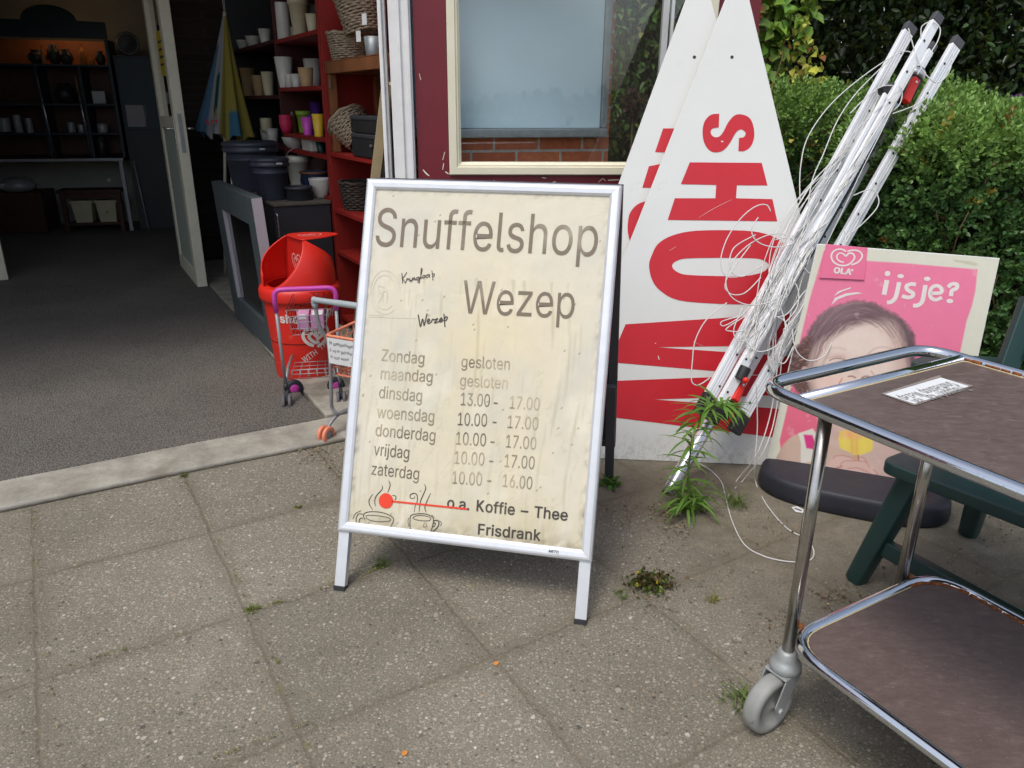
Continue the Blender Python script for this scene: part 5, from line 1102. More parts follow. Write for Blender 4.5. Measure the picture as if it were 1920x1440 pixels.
for (lx, ly) in ((-.020, .045), (-.020, .425), (LN + .02, .045), (LN + .02, .425)):
    mb = MB(); mb.tube([CT(lx, ly, .165), CT(lx, ly, ZT - .006)], .0135, 18); lg = mb.build('leg', 'chrome_dull', cart)
    mb = MB(); mb.tube([CT(lx + .006, ly + .012, ZL + .002 + .006), CT(lx + .014, ly + .012, ZL + .014)], .006, 8); mb.tube([CT(lx + .002, ly, ZL + .013), CT(lx + .012, ly + .02, ZL + .011)], .0045, 8); mb.build('weld_rust', 'rust', lg)
    # swivel caster
    tr = nrm(A3(-.83, -.56, 0)) if lx < .1 else nrm(A3(.6, -.8, 0)); axl = A3(-tr[1], tr[0], 0); P = CT(lx, ly, 0); wc = P + tr * .042 + Z3 * .0695
    cs = MB(); cs.lathe([(.0, .196), (.016, .196), (.021, .190), (.023, .176), (.027, .168), (.034, .162), (.035, .150), (.030, .144), (.0, .142)], P, 24); ca = cs.build('caster', 'caster_metal', lg)
    k = MB()
    for s_ in (-1, 1):
        A = [P + axl * s_ * .0255 + tr * -.022 + Z3 * .140, P + axl * s_ * .0255 + tr * .034 + Z3 * .140, wc + axl * s_ * .0255 + tr * .016 + Z3 * .012, wc + axl * s_ * .0255 + tr * .004 - Z3 * .014, wc + axl * s_ * .0255 - tr * .014 - Z3 * .006]
        k.prism(A, axl * s_ * .004)
        k.lathe([(.008, 0), (.008, .006), (.005, .008)], wc + axl * s_ * .0295, 10, axl * s_)
    k.obox(P + axl * -.0295 - tr * .022 + Z3 * .1402, axl * .059, tr * .056, Z3 * .006); k.build('fork', 'caster_metal', lg, bevel=.002)
    k = MB(); k.lathe([(.048, -.019), (.063, -.019), (.068, -.014), (.0695, -.006), (.0695, .006), (.068, .014), (.063, .019), (.048, .019), (.046, .012), (.014, .010), (.0, .017), ], wc, 40, axl); 
    k.lathe([(.046, -.012), (.014, -.010), (.0, -.017)], wc, 40, axl, caps=False); k.build('caster_wheel', 'caster_grey', lg)
# rusty welds along the back rail
mb = MB()
for i in range(14):
    y = .5475; x = -.05 + i * .022 + rr.uniform(-.006, .006); mb.tube([CT(x, .5365, ZT + .006), CT(x + .018, .5365 + rr.uniform(-.002, .002), ZT + .006)], rr.uniform(.002, .0045), 6)
for i in range(20):
    x = .10 + i * .012 + rr.uniform(-.004, .004); mb.tube([CT(x, .5035, ZL + .004), CT(x + .014, .5035, ZL + .005)], rr.uniform(.003, .0062), 6)
for i in range(7):
    a = math.pi / 2 * (i + .2) / 7; mb.tube([CT(.10 - .089 * math.sin(a), .415 + .089 * math.cos(a), ZL + .005), CT(.10 - .089 * math.sin(a + .22), .415 + .089 * math.cos(a + .22), ZL + .005)], rr.uniform(.003, .006), 6)
mb.build('rust_streak', 'rust', top_)
# taped label, upside down
LF = Frame(CT(0, 0, ZT + .0036), A3(1, 0, 0), A3(0, 1, 0))
tape = [(1652, 738), (1762, 703), (1766, 708), (1826, 723), (1800, 732), (1722, 758), (1714, 760)]; card = [(1659, 739), (1764, 708), (1817, 724), (1715, 757)]
def flatpx(name, poly, z, m, parent):
    f = Flat(LF, z); f.px(poly); return f.build(name, m, parent)
M['tape'] = mat('clear tape', S(150, 140, 134), 0.25, 0, 0.08)
lb = thing('card_label', 'white card with upside down printed lines taped on the trolley tray', 'label', LF(*LF.px(1740, 732)))
flatpx('tape', tape, .0002, 'tape', lb); flatpx('card', card, .0008, 'paper', lb)
f = Flat(LF, .0014)
f.text('Transport-kar', (1800, 723), (1730, 743), (1790, 729)); f.text('van', (1722, 745.5), (1706, 750), (1715, 751)); f.text('Snuffelshop Wezep', (1777, 715), (1681, 744), (1769, 721))
f.build('lettering', 'ink_grey', lb)

# ================================================================== GREEN GARDEN CHAIR
sA, sB = G(1648, 862, .425), G(1925, 968, .425); sdv = nrm(sB - sA); sdv[2] = 0; sdv = nrm(sdv); spv = A3(-sdv[1], sdv[0], 0)
GCF = Frame(A3(sA[0], sA[1], 0), sdv, spv)
chair = thing('garden_chair', 'dark green plastic garden chair half hidden behind the trolley', 'chair', GCF(.25, .22, 0))
mb = MB(); P = rounded([GCF(0, 0, .39), GCF(.62, -.0, .39), GCF(.62, .46, .39), GCF(.03, .44, .39)], .045, 6, True); mb.prism(P, Z3 * .036); mb.build('seat', 'green_plastic', chair, bevel=.006)
def hexleg(P, Q, w, name='leg', par=None):
    mb = MB(); d = nrm(Q - P); s_ = nrm(sdv - d * (sdv @ d)); t_ = np.cross(d, s_)
    rg = lambda c, k: [c + s_ * w * k * a + t_ * w * k * b for a, b in ((-.5, -.25), (-.2, -.5), (.4, -.5), (.5, -.2), (.5, .4), (-.5, .4))]
    mb.sweep([rg(P, 1.0), rg(Q, 1.25)]); return mb.build(name, 'green_plastic', par or chair, bevel=.004)
f1 = G(1604, 1086); hexleg(f1, GCF(.07, .07, .395), .055)
r1 = G(1815, 1000); hexleg(r1, GCF(.12, .40, .395), .055)
f2 = GCF(.66, -.05, 0); hexleg(f2, GCF(.55, .07, .395), .055); r2 = GCF(.72, .45, 0); hexleg(r2, GCF(.58, .40, .395), .055)
def lerp(a, b, t): return a + (b - a) * t
mb = MB(); q1, q2 = lerp(f1, GCF(.07, .07, .395), .36), lerp(f2, GCF(.55, .07, .395), .36); mb.bar(q1 + sdv * .025, q2, .05, .03, Z3); mb.build('stretcher', 'green_plastic', chair, bevel=.004)
aP = G(1702, 676, .63); 
mb = MB(); P = rounded([aP, aP + sdv * .13 + spv * -.05, aP + sdv * .17 + spv * .30, aP + sdv * -.0 + spv * .12], .035, 6, True); mb.prism([p - Z3 * .03 for p in P], Z3 * .03); mb.build('armrest', 'green_plastic', chair, bevel=.008)
hexleg(GCF(.10, .40, .42), aP + sdv * .06 + spv * .06 - Z3 * .03, .035, 'arm_post')
bq0, bq1 = AT(1872, 735, 1.95), AT(1935, 560, 2.02)
bd_ = nrm(bq1 - bq0); bq0 = bq0 - bd_ * (bq0[2] - .415) / bd_[2]
for o_ in (A3(0, 0, 0), sdv * .34): MB().bar(bq0 + o_, bq1 + o_, .055, .03, A3(1, 0, 0)).build('back_post', 'green_plastic', chair, bevel=.005)
mb = MB(); L_ = np.linalg.norm(bq1 - bq0)
for k in range(4): mb.obox(bq0 + sdv * .028 + bd_ * (L_ * (.22 + .2 * k)), sdv * .284, bd_ * L_ * .15, spv * .018)
mb.build('backrest', 'green_plastic', chair, bevel=.006)

# ================================================================== PLANTS
def hedge(name, label, x0, x1, y0, y1, z1, nspr, seed, faces=('f', 't', 'l'), grp='clipped box hedges'):
    """clipped box hedge: many short leafy sprigs over a dark twiggy core"""
    h = thing(name, label, 'hedge', ((x0 + x1) / 2, (y0 + y1) / 2, 0), grp)
    P, N = [], []
    w = {'f': (x1 - x0) * z1 * 1.1, 't': (x1 - x0) * (y1 - y0) * 1.2, 'l': (y1 - y0) * z1}
    tot = sum(w[k] for k in faces)
    for k in faces:
        n = int(nspr * w[k] / tot); a, b = rng.random(n), rng.random(n)
        if k == 'f': P.append(np.stack([x0 + a * (x1 - x0), np.full(n, y0), .03 + b * (z1 - .03)], 1)); N.append(np.tile((0, -1, .12), (n, 1)))
        if k == 't': P.append(np.stack([x0 + a * (x1 - x0), y0 + b * (y1 - y0), np.full(n, z1)], 1)); N.append(np.tile((0, -.15, 1), (n, 1)))
        if k == 'l': P.append(np.stack([np.full(n, x0), y0 + a * (y1 - y0), .03 + b * (z1 - .03)], 1)); N.append(np.tile((-1, 0, .12), (n, 1)))
    P, N = np.concatenate(P), np.concatenate(N).astype(float)
    # round the shoulders, lumpy clipping
    rd = .20; c = np.clip(P, [x0 + rd, y0 + rd, -9], [x1 - rd, y1 - rd, z1 - rd]); v = P - c; l = np.linalg.norm(v, axis=1, keepdims=True); v = v / (l + 1e-9)
    P = c + v * rd; N = .45 * N + .55 * v
    P = P + v * (lump(P, seed, 2.6)[:, None] * .045 + lump(P, seed + 5, 9)[:, None] * .022) - v * (rng.random((len(P), 1)) ** 1.6 * .17)
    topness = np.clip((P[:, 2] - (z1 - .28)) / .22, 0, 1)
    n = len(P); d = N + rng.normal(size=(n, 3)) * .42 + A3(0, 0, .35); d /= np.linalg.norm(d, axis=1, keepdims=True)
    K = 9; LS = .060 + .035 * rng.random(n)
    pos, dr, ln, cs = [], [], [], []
    toplit_tone = np.clip(topness * .75 + .25 * rng.random(n) + .25 * lump(P, seed + 9, 4), 0, 1)  # paler leaves towards the top: overhead light put into colour, plus random tone
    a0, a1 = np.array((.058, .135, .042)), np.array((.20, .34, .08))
    base = a0 + (a1 - a0) * (toplit_tone[:, None] ** 1.3); base *= (.75 + .5 * rng.random((n, 1)))
    yl = rng.random(n) < .012; base[yl] = (.32, .26, .05); br = rng.random(n) < .008; base[br] = (.22, .10, .03)
    for k in range(K):
        t = (k + 1) / K; az = k * 2.4 + rng.random(n) * .6
        s = np.cross(d, rng.normal(size=(n, 3))) if k == 0 else s
        s = s / (np.linalg.norm(s, axis=1, keepdims=True) + 1e-9); u = np.cross(s, d)
        o = s * np.cos(az)[:, None] + u * np.sin(az)[:, None]
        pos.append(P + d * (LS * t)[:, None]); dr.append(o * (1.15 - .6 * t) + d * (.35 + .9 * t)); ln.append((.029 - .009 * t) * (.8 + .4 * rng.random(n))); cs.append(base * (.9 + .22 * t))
    pos, dr, ln, cs = np.concatenate(pos), np.concatenate(dr), np.concatenate(ln), np.concatenate(cs)
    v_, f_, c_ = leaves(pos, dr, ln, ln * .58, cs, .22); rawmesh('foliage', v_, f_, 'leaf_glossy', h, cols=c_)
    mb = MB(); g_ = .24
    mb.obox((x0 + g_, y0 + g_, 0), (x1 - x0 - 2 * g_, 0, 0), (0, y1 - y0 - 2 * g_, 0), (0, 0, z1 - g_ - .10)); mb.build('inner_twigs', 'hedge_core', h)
    mb = MB(); r_ = random.Random(seed)
    for _ in range(70):
        p = np.array((r_.uniform(x0 + .05, x1 - .1), y0 + r_.uniform(.02, .10), r_.uniform(.25, z1 - .45))); q_ = [p]
        dd = nrm((r_.uniform(-.6, .6), -.25, r_.uniform(.5, 1)))
        for j in range(4): dd = nrm(dd + A3(r_.uniform(-.35, .35), r_.uniform(-.2, .1), r_.uniform(-.1, .2))); q_.append(q_[-1] + dd * .06)
        mb.tube(q_, [.004, .0034, .0028, .002, .001], 5)
    mb.build('branches', 'twig', h)
    return h
hedge('box_hedge', 'large rounded box hedge at the right behind the pink poster stand', 1.48, 3.3, 2.87, 3.75, 1.27, 11500, 3)
hedge('box_hedge', 'lower box hedge between the white sign boards and the clothes dryer', .98, 2.3, 3.72, 4.5, 1.36, 5000, 11)

def leafmass(P, size, cols, m, name, parent, up=.2, fold=.25, aspect=.75, droop=.1, face=(0, -1, 0), nv=None):
    n = len(P); d = rng.normal(size=(n, 3)) * .8 + np.array(face) * .25 + A3(0, 0, -up)
    v, f, c = leaves(P, d, size * (.65 + .7 * rng.random(n)), size * aspect * (.65 + .7 * rng.random(n)), cols, fold, droop, nv)
    return rawmesh(name, v, f, m, parent, cols=c)
def blob(n, c, r, seed, shell=.55):
    p = rng.normal(size=(n, 3)); p /= np.linalg.norm(p, axis=1, keepdims=True)
    p *= (shell + (1 - shell) * rng.random((n, 1))) ; q = p * np.array(r); q *= (1 + .28 * lump(p * 2.2, seed))[:, None]
    return q + np.array(c)
def limbs(base, tips, r0, name, parent, m='trunk'):
    mb = MB()
    for i, t in enumerate(tips):
        a = np.asarray(base, float); b = np.asarray(t, float); L = np.linalg.norm(b - a); pts = [a]
        for k in range(1, 7): pts.append(a + (b - a) * k / 6 + A3(rr.uniform(-1, 1), rr.uniform(-1, 1), rr.uniform(-.5, .5)) * L * .035)
        r = r0 if i == 0 else r0 * .6
        mb.tube(spline(pts, 3), list(np.linspace(r, r * .25, 19)), 9)
    return mb.build(name, m, parent)
# climber on the fence end to the right of the shop window
cp = thing('climbing_plant', 'yellowing climbing plant with heart shaped leaves beside the dark red post', 'climber', (1.35, 4.75, 0))
P = np.stack([0.98 + .92 * rng.random(3600), 4.62 + .16 * rng.random(3600), .2 + 2.6 * rng.random(3600)], 1)
keep = P[:, 0] < 1.70 + .14 * lump(P, 3, 2.4) - .05 * (P[:, 2] - 1.5); P = P[keep]; P[:, 1] += .08 * lump(P, 8, 5)
ysel = lump(P, 2, 2.2) + .4 * rng.normal(size=len(P)) > -.10
cc = vary((.19, .33, .055), len(P), .25); cc[ysel] = vary((.52, .52, .09), int(ysel.sum()), .22, [((.34, .14, .04), .07)])
leafmass(P[~ysel], .075, cc[~ysel], 'leaf', 'foliage', cp, .5, .18, .85, .15, nv=(0, -.8, .8)); leafmass(P[ysel], .042, cc[ysel], 'leaf', 'new_leaves', cp, .4, .2, .8, .15, nv=(0, -.8, .8))
limbs((1.3, 4.72, 0), [(1.35, 4.72, 2.6), (1.5, 4.7, 1.9), (1.2, 4.72, 2.3)], .016, 'stem', cp, 'twig')
fp = thing('fence_panel', 'dark weathered fence panel carrying the climbing plant', 'fence', (1.35, 4.85, 0))
mb = MB()
for k in range(4): mb.obox((1.0 + k * .1015, 4.84, 0), (.0995, 0, 0), (0, .022, 0), (0, 0, 2.6))
mb.build('boards', 'dark_wood', fp)
# greenery seen through the shop window
wv = thing('wisteria', 'green feathery climber seen through the shop window beside the grey panel', 'climber', (.85, 5.0, 0))
P = np.stack([.55 + .9 * rng.random(5200), 4.85 + .3 * rng.random(5200), .5 + 2.2 * rng.random(5200)], 1); P = P[lump(P, 1, 3.2) + .5 * rng.normal(size=len(P)) > -.45]
leafmass(P, .050, vary((.085, .165, .030), len(P), .3, [((.24, .25, .05), .08)]), 'leaf', 'foliage', wv, .5, .2, .55, .2, nv=(0, -.8, .8))
limbs((.9, 5.05, 0), [(.85, 5.05, 2.6), (.7, 5.0, 1.8)], .015, 'stem', wv, 'twig')
mb = MB(); mb.obox((.5, 5.22, 0), (1.1, 0, 0), (0, .03, 0), (0, 0, 2.7)); mb.build('trellis_board', 'dark_wood', wv)
# round dried flower head seen behind the glass
pl_ = AT(1188, 192, 4.75); t = thing('dried_flower', 'round brownish dried flower head behind the shop window glass', 'plant', (pl_[0], pl_[1], 0))
P = blob(420, pl_, (.06, .05, .075), 2, .4); leafmass(P, .03, vary((.12, .055, .05), len(P), .3), 'petal', 'flower_head', t, .1); mb = MB(); mb.tube([A3(pl_[0], pl_[1], 0), pl_], .004, 6); mb.build('stem', 'twig', t)
# far white window post visible through the glass
bp_ = AT(1247, 70, 4.6); t = thing('window_post', 'narrow white post seen through the right end of the shop window', 'post', (bp_[0], bp_[1], 0))
mb = MB(); mb.obox((bp_[0] - .02, bp_[1], 0), (.035, 0, 0), (0, .05, 0), (0, 0, 2.6)); mb.obox((bp_[0] + .028, bp_[1] + .01, 0), (.018, 0, 0), (0, .04, 0), (0, 0, 2.6)); mb.build('post', 'white_paint', t, bevel=.003)
# dark shrubs and trees beyond the hedge
def tree(label, c, r, h, n, col, size, seed, tips, name='dark_tree', extra=()):
    t = thing(name, label, 'tree', (c[0], c[1], 0), 'dark trees beyond the hedge')
    P = [blob(n, (c[0], c[1], h), r, seed, .5)]
    for (cx_, cy_, cz_, rx, ry, rz, k) in extra: P.append(blob(k, (cx_, cy_, cz_), (rx, ry, rz), seed + 3, .5))
    P = np.concatenate(P); leafmass(P, size, vary(col, len(P), .35, [((col[0] * 2.2, col[1] * 2, col[2] * 2), .06)]), 'leaf_glossy', 'crown', t, .4, .2, .6, .1)
    limbs((c[0], c[1], 0), [(c[0] + a, c[1] + b, h + d) for a, b, d in tips], .09, 'trunk', t); return t
tree('dark leafy tree right behind the top of the clothes dryer', (2.5, 6.6), (1.3, 1.0, 1.7), 2.4, 24000, (.020, .038, .013), .058, 4, [(0, 0, .8), (.6, 0, .3), (-.6, .2, .4)], extra=[(2.7, 7.0, 3.6, 1.6, 1.2, .8, 5200)])
tree('dark leafy tree at the right picture edge behind the large hedge', (4.3, 6.2), (1.4, 1.0, 1.7), 2.2, 24000, (.026, .052, .017), .055, 9, [(0, 0, .8), (.6, 0, .5), (-.5, .2, .2)], extra=[(4.2, 6.2, 3.5, 1.6, 1.1, .8, 5200)])
tree('dark leafy tree farthest back left of the dryer top', (2.0, 8.6), (2.6, 1.0, 2.2), 2.3, 15000, (.018, .032, .012), .11, 14, [(0, 0, .8), (1.2, 0, .4), (-1.2, .2, .2)])
tree('broad dark shrub farthest back behind the right hand tree', (5.6, 8.4), (2.4, 1.0, 2.6), 2.0, 15000, (.018, .032, .012), .11, 19, [(0, 0, .8), (1.0, 0, .4), (-1.0, .2, .2)], 'dark_shrub')
mb = MB(); nx_ = 26; xs = np.linspace(.9, 9, nx_); ys = np.linspace(4.9, 10, 16); vv = []
for j, y in enumerate(ys):
    for x in xs: vv.append((x, y, .012 + .55 * min(1, (y - 4.9) / 1.5) + .06 * math.sin(x * 3 + y * 2) + .03 * math.sin(x * 9 - y * 5)))
mb.add(vv, [(j * nx_ + i, j * nx_ + i + 1, (j + 1) * nx_ + i + 1, (j + 1) * nx_ + i) for j in range(15) for i in range(nx_ - 1)], True)
tag(mb.build('soil_bank', 'soil'), kind='structure')
for k, (x, y, lab) in enumerate(((1853, 186, 'tallest purple flower heads above the large hedge at the right edge'), (1877, 192, 'purple flower head just left of the tallest ones above the large hedge'), (1832, 188, 'single pink purple flower head above the hedge nearest the dryer'))):
    p = AT(x if k else 1905, y, 4.0); t = thing('purple_flower', lab, 'flower', (p[0], p[1], 0), 'purple flowers behind the hedge')
    P = blob(160, p, (.05, .04, .018), k, .2); leafmass(P, .016, vary((.26, .10, .34) if k < 2 else (.30, .10, .22), len(P), .25), 'petal', 'flower_head', t, -.5)
    mb = MB(); mb.tube([A3(p[0], p[1], 0), p + A3(.01, 0, -.5), p], .003, 5); mb.build('stem', 'twig', t)

# unseen foliage band added behind the viewer to darken reflections in chrome and window
P = np.stack([-16 + 32 * rng.random(22000), -9.5 + .8 * rng.normal(size=22000), .1 + 1.5 * rng.random(22000)], 1); P[:, 2] *= .8 + .35 * lump(P, 5, .5)
d_ = rng.normal(size=(22000, 3)); v_, f_, c_ = leaves(P, d_, .22 * (.6 + .8 * rng.random(22000)), .17 * (.6 + .8 * rng.random(22000)), vary((.045, .075, .025), 22000, .35), .2)
tag(rawmesh('added_foliage_band', v_, f_, 'leaf', cols=c_), kind='stuff')
# weed at the foot of the dryer
def blade(acc, p, d, L, w, droop, col, seg=5):
    p = np.asarray(p, float); d = nrm(d); s_ = nrm(np.cross(d, A3(0, 0, 1))) if abs(d[2]) < .98 else A3(1, 0, 0)
    vs, fs, cs = acc; k = len(vs); tw = rr.uniform(-.5, .5); s_ = nrm(s_ + A3(0, 0, tw))
    q = p.copy()
    for i in range(seg + 1):
        t = i / seg; wd = w * .5 * (math.sin(math.pi * min(1, .12 + t * .88)) ** .8) + .0003
        up = np.cross(s_, d); vs += [q - s_ * wd + up * wd * .35, q, q + s_ * wd + up * wd * .35]; cs += [col] * 3
        d = nrm(d + A3(0, 0, -droop / seg)); q = q + d * L / seg
    for i in range(seg):
        a = k + i * 3; fs += [(a, a + 1, a + 4, a + 3), (a + 1, a + 2, a + 5, a + 4)]
def plant_mesh(name, acc, parent, m='leaf'):
    return rawmesh(name, np.array(acc[0]), np.array(acc[1]), m, parent, cols=np.array(acc[2]), smooth=True)
wb = G(1296, 962)
weed = thing('tall_weed', 'tall green willowherb weed growing from the paving in front of the dryer foot', 'weed', wb)
st = spline([wb, AT(1290, 900, 2.30), AT(1297, 830, 2.33), AT(1310, 790, 2.35), AT(1330, 765, 2.36), AT(1352, 757, 2.35), AT(1372, 764, 2.34)], 8)
mb = MB(); mb.tube(st, list(np.linspace(.0045, .0015, len(st))), 7)
M['stem_green'] = mat('green stem', (.10, .16, .03), .5); mb.build('stem', 'stem_green', weed)
acc = ([], [], [])
for i in range(110):
    t = .04 + .95 * (i / 110) ** .9; p = st[min(int(t * len(st)), len(st) - 1)]; a = i * 2.39996 + rr.uniform(-.3, .3)
    up = .25 + .5 * t; tipd = nrm(st[-1] - st[-6]); d = A3(math.cos(a), math.sin(a), up) + (tipd * 1.5 * max(0, t - .6) / .4)
    g_ = rr.uniform(.8, 1.25); blade(acc, p, d, rr.uniform(.085, .135) * (1.0 if t < .8 else .70), rr.uniform(.008, .012), rr.uniform(.5, 1.6), (.13 * g_, .27 * g_, .04 * g_))
for i in range(46):
    a = rr.uniform(0, 6.28); g_ = rr.uniform(.75, 1.25); blade(acc, wb + A3(rr.uniform(-.04, .04), rr.uniform(-.04, .04), rr.uniform(.005, .08)), A3(math.cos(a), math.sin(a), rr.uniform(.2, 1.3)), rr.uniform(.08, .15), rr.uniform(.008, .012), rr.uniform(.8, 1.9), (.13 * g_, .26 * g_, .04 * g_))
plant_mesh('leaf_blades', acc, weed)
def tuft(x, y, n, L, label, name='grass_tuft', col=(.11, .17, .035), w=.0025):
    b = G(x, y); t = thing(name, label, 'weed', b, 'small weeds between the slabs'); acc = ([], [], [])
    for i in range(n):
        a = rr.uniform(0, 6.28); g_ = rr.uniform(.7, 1.3); blade(acc, b + A3(rr.gauss(0, L * .35), rr.gauss(0, L * .35), 0.001), A3(math.cos(a), math.sin(a), rr.uniform(.4, 2)), L * rr.uniform(.5, 1.2), w, rr.uniform(.4, 1.5), tuple(c * g_ for c in col))
    plant_mesh('blades', acc, t); return t
tuft(1378, 945, 70, .06, 'fine grass tuft just right of the tall weed'); tuft(1392, 1318, 60, .05, 'grass tuft sticking out beside the trolley wheel'); tuft(1142, 912, 26, .05, 'broad leaved green weed at the right foot of the sandwich board', w=.014, col=(.08, .19, .03))
tuft(716, 1062, 45, .03, 'green tuft under the bottom rail of the sandwich board'); tuft(1338, 1125, 26, .022, 'tiny yellow green tuft right of the flowering weed', col=(.2, .2, .04)); tuft(474, 1143, 40, .02, 'small moss tuft where four slabs meet left of the sandwich board', col=(.13, .17, .03)); tuft(345, 893, 34, .02, 'small moss tuft at the kerb edge', col=(.14, .15, .035))
tuft(1166, 1120, 14, .03, 'thin grass sprig left of the flowering weed'); tuft(560, 952, 24, .014, 'flat moss tuft on the slab between kerb and sandwich board', col=(.16, .18, .03))
yb = G(1218, 1098); t = thing('oxalis', 'low dark brown leaved weed with tiny yellow flowers on the paving', 'weed', yb)
P = yb + np.stack([rng.normal(size=420) * .030, rng.normal(size=420) * .022, np.abs(rng.normal(size=420)) * .014 + .003], 1); leafmass(P, .013, vary((.10, .075, .035), len(P), .3, [((.09, .15, .03), .22)]), 'leaf', 'leaves', t, -.4, .1, .9)
P = np.array([G(x, y, .028) for x, y in ((1196, 1096), (1222, 1082), (1232, 1090), (1193, 1074), (1240, 1104))]); P = np.repeat(P, 6, 0) + rng.normal(size=(30, 3)) * .0022; leafmass(P, .0065, vary((.75, .52, .02), len(P), .1), 'petal', 'flowers', t, -.8)
# crumbs of dead leaf and soil gathered in joints, and moss lines: nobody could count them
def scatter(name, spots, m, size, cfun, n):
    P, C = [], []
    for (x, y, sx, sy, k) in spots:
        b = np.array([G(x + rr.gauss(0, sx), y + rr.gauss(0, sy), .003 + .004 * rr.random()) for _ in range(int(k * n))]); P.append(b)
    P = np.concatenate(P); d = rng.normal(size=(len(P), 3)); d[:, 2] *= .25; v, f, c = leaves(P, d, size * (.4 + rng.random(len(P))), size * .6 * (.4 + rng.random(len(P))), cfun(len(P)), .1)
    return tag(rawmesh(name, v, f, m, cols=c), kind='stuff')
scatter('leaf_litter', [(575, 838, 34, 6, 150), (600, 858, 20, 8, 60), (625, 880, 14, 14, 40), (1262, 985, 20, 18, 130), (1245, 962, 20, 10, 60), (1215, 950, 40, 12, 50), (1450, 985, 22, 16, 40), (1565, 1118, 26, 12, 120), (1460, 1160, 30, 12, 50), (1650, 1062, 24, 10, 40), (1160, 960, 40, 20, 80), (1330, 1060, 60, 40, 60), (1560, 1230, 60, 30, 60), (1870, 990, 40, 20, 70), (1250, 1130, 30, 10, 30), (1800, 1060, 60, 30, 60), (640, 720, 14, 10, 40), (1420, 1290, 40, 30, 40)], 'litter', .0095, lambda n: vary((.22, .16, .10), n, .3, [((.34, .24, .13), .2), ((.12, .09, .06), .2)]), .95)
jn = []
for (a, b, k) in (((343, 891), (399, 995), 3), ((399, 995), (474, 1146), 6), ((474, 1146), (578, 1357), 6), ((61, 954), (85, 1177), 6), ((85, 1177), (112, 1420), 4), ((97, 1255), (233, 1216), 4), ((233, 1216), (474, 1146), 3), ((474, 1143), (640, 1090), 9), ((400, 1420), (573, 1357), 5), ((640, 1090), (740, 1055), 9), ((83, 1075), (230, 1035), 2), ((1385, 950), (1480, 1015), 3), ((120, 930), (180, 915), 4), ((355, 880), (420, 872), 5)):
    for i in range(10): t_ = rr.random(); jn.append((a[0] + (b[0] - a[0]) * t_, a[1] + (b[1] - a[1]) * t_, 3.0, 1.6, k))
scatter('moss', jn, 'litter', .0055, lambda n: vary((.20, .21, .07), n, .25, [((.26, .25, .08), .3), ((.20, .17, .11), .3)]), 1.3)
for (x, y, lab) in ((470, 1415 - 0, 'single orange leaf on the paving at the bottom left of centre'), (925, 1246, 'single small orange leaf on the paving below the sandwich board')):
    x = 752 if y > 1300 else x; b = G(x, y - (0 if y > 1300 else 0), .004); v, f, c = leaves(b[None], A3(.8, .4, .1)[None], np.array([.016]), np.array([.011]), np.array([[.55, .22, .05]]), .15)
    o = rawmesh('fallen_leaf', v, f, 'litter', base=b, cols=c); tag(o, lab, 'leaf', 'orange leaves on the paving')
lt = G(1498, 957, .004); t = thing('paper_tag', 'small white printed tag lying on the ground by the black rubber foot', 'tag', lt)
f = Flat(LF, -LF.o[2] + .004); f.px([(1484, 951), (1494, 949), (1513, 958), (1508, 962), (1492, 960)]); f.build('tag_sheet', 'paper', t); f = Flat(LF, -LF.o[2] + .0046); f.px([(1491, 952), (1504, 957), (1502, 958.5), (1489, 953.5)]); f.build('tag_print', 'ink', t)

# ================================================================== RED LITTER BIN
bc = G(577, 703); bfr = nrm(A3(.60, -.80, 0)); brt = A3(-bfr[1], bfr[0], 0)        # bfr: printed front, brt: to its right
BI = Frame(bc, brt, -bfr)                                                        # local x right, y back, z up
lbin = thing('litter_bin', 'red plastic litter bin with open hooded lid standing in front of the charcoal cabinet', 'litter bin', bc)
mb = MB(); mb.lathe([(.138, .0), (.145, .006), (.150, .03), (.178, .425), (.178, .44)], bc, 48); mb.build('bin_body', 'bin_red', lbin)
RZ = .445
mb = MB(); mb.lathe([(.172, RZ - .03), (.190, RZ - .028), (.196, RZ - .015), (.196, RZ + .02), (.190, RZ + .036), (.178, RZ + .042), (.150, RZ + .042)], bc, 56, caps=False); lid = mb.build('lid_rim', 'bin_red', lbin)
Rl, HL, z0_ = .180, .225, RZ + .036
def rdome(z): return Rl * (1 - .42 * (z / HL) ** 2.8)
def shell(sgn_, inset=0.0):
    vs, fs = [], []; nz, nxx = 18, 21
    for i in range(nz + 1):
        z = HL * i / nz; w = (rdome(z) * .998) * (1 - (z / HL) ** .70 * .985) + .004; r = rdome(z) - inset; ww = rdome(z) * .998 * (1 - (z / HL) ** 3.2 * .93) + .004
        for j in range(nxx):
            u = j / (nxx - 1); lo_, hi_ = (-w, ww) if sgn_ > 0 else (-ww, w); x = lo_ + (hi_ - lo_) * u; x = max(-r * .999, min(r * .999, x)); y = -math.sqrt(max(r * r - x * x, 0)) * sgn_
            vs.append(BI(x, y, z0_ + z))
    for i in range(nz):
        for j in range(nxx - 1):
            a = i * nxx + j; f = (a, a + 1, a + nxx + 1, a + nxx); fs.append(f if sgn_ > 0 else f[::-1])
    return vs, fs
mb = MB()
for sg in (1, -1): v, f = shell(sg); mb.add(v, f, True)
hd = mb.build('hood', 'bin_red', lbin); md_ = hd.modifiers.new('solid', 'SOLIDIFY'); md_.thickness = .006; md_.offset = -1
mb = MB(); P = [BI(0, -rdome(z) * .99, z0_ + z) for z in np.linspace(0, HL, 12)] + [BI(0, rdome(z) * .99, z0_ + z) for z in np.linspace(HL, 0, 12)]; mb.prism(P, brt * .006); dv = mb.build('divider', 'bin_in', lbin)
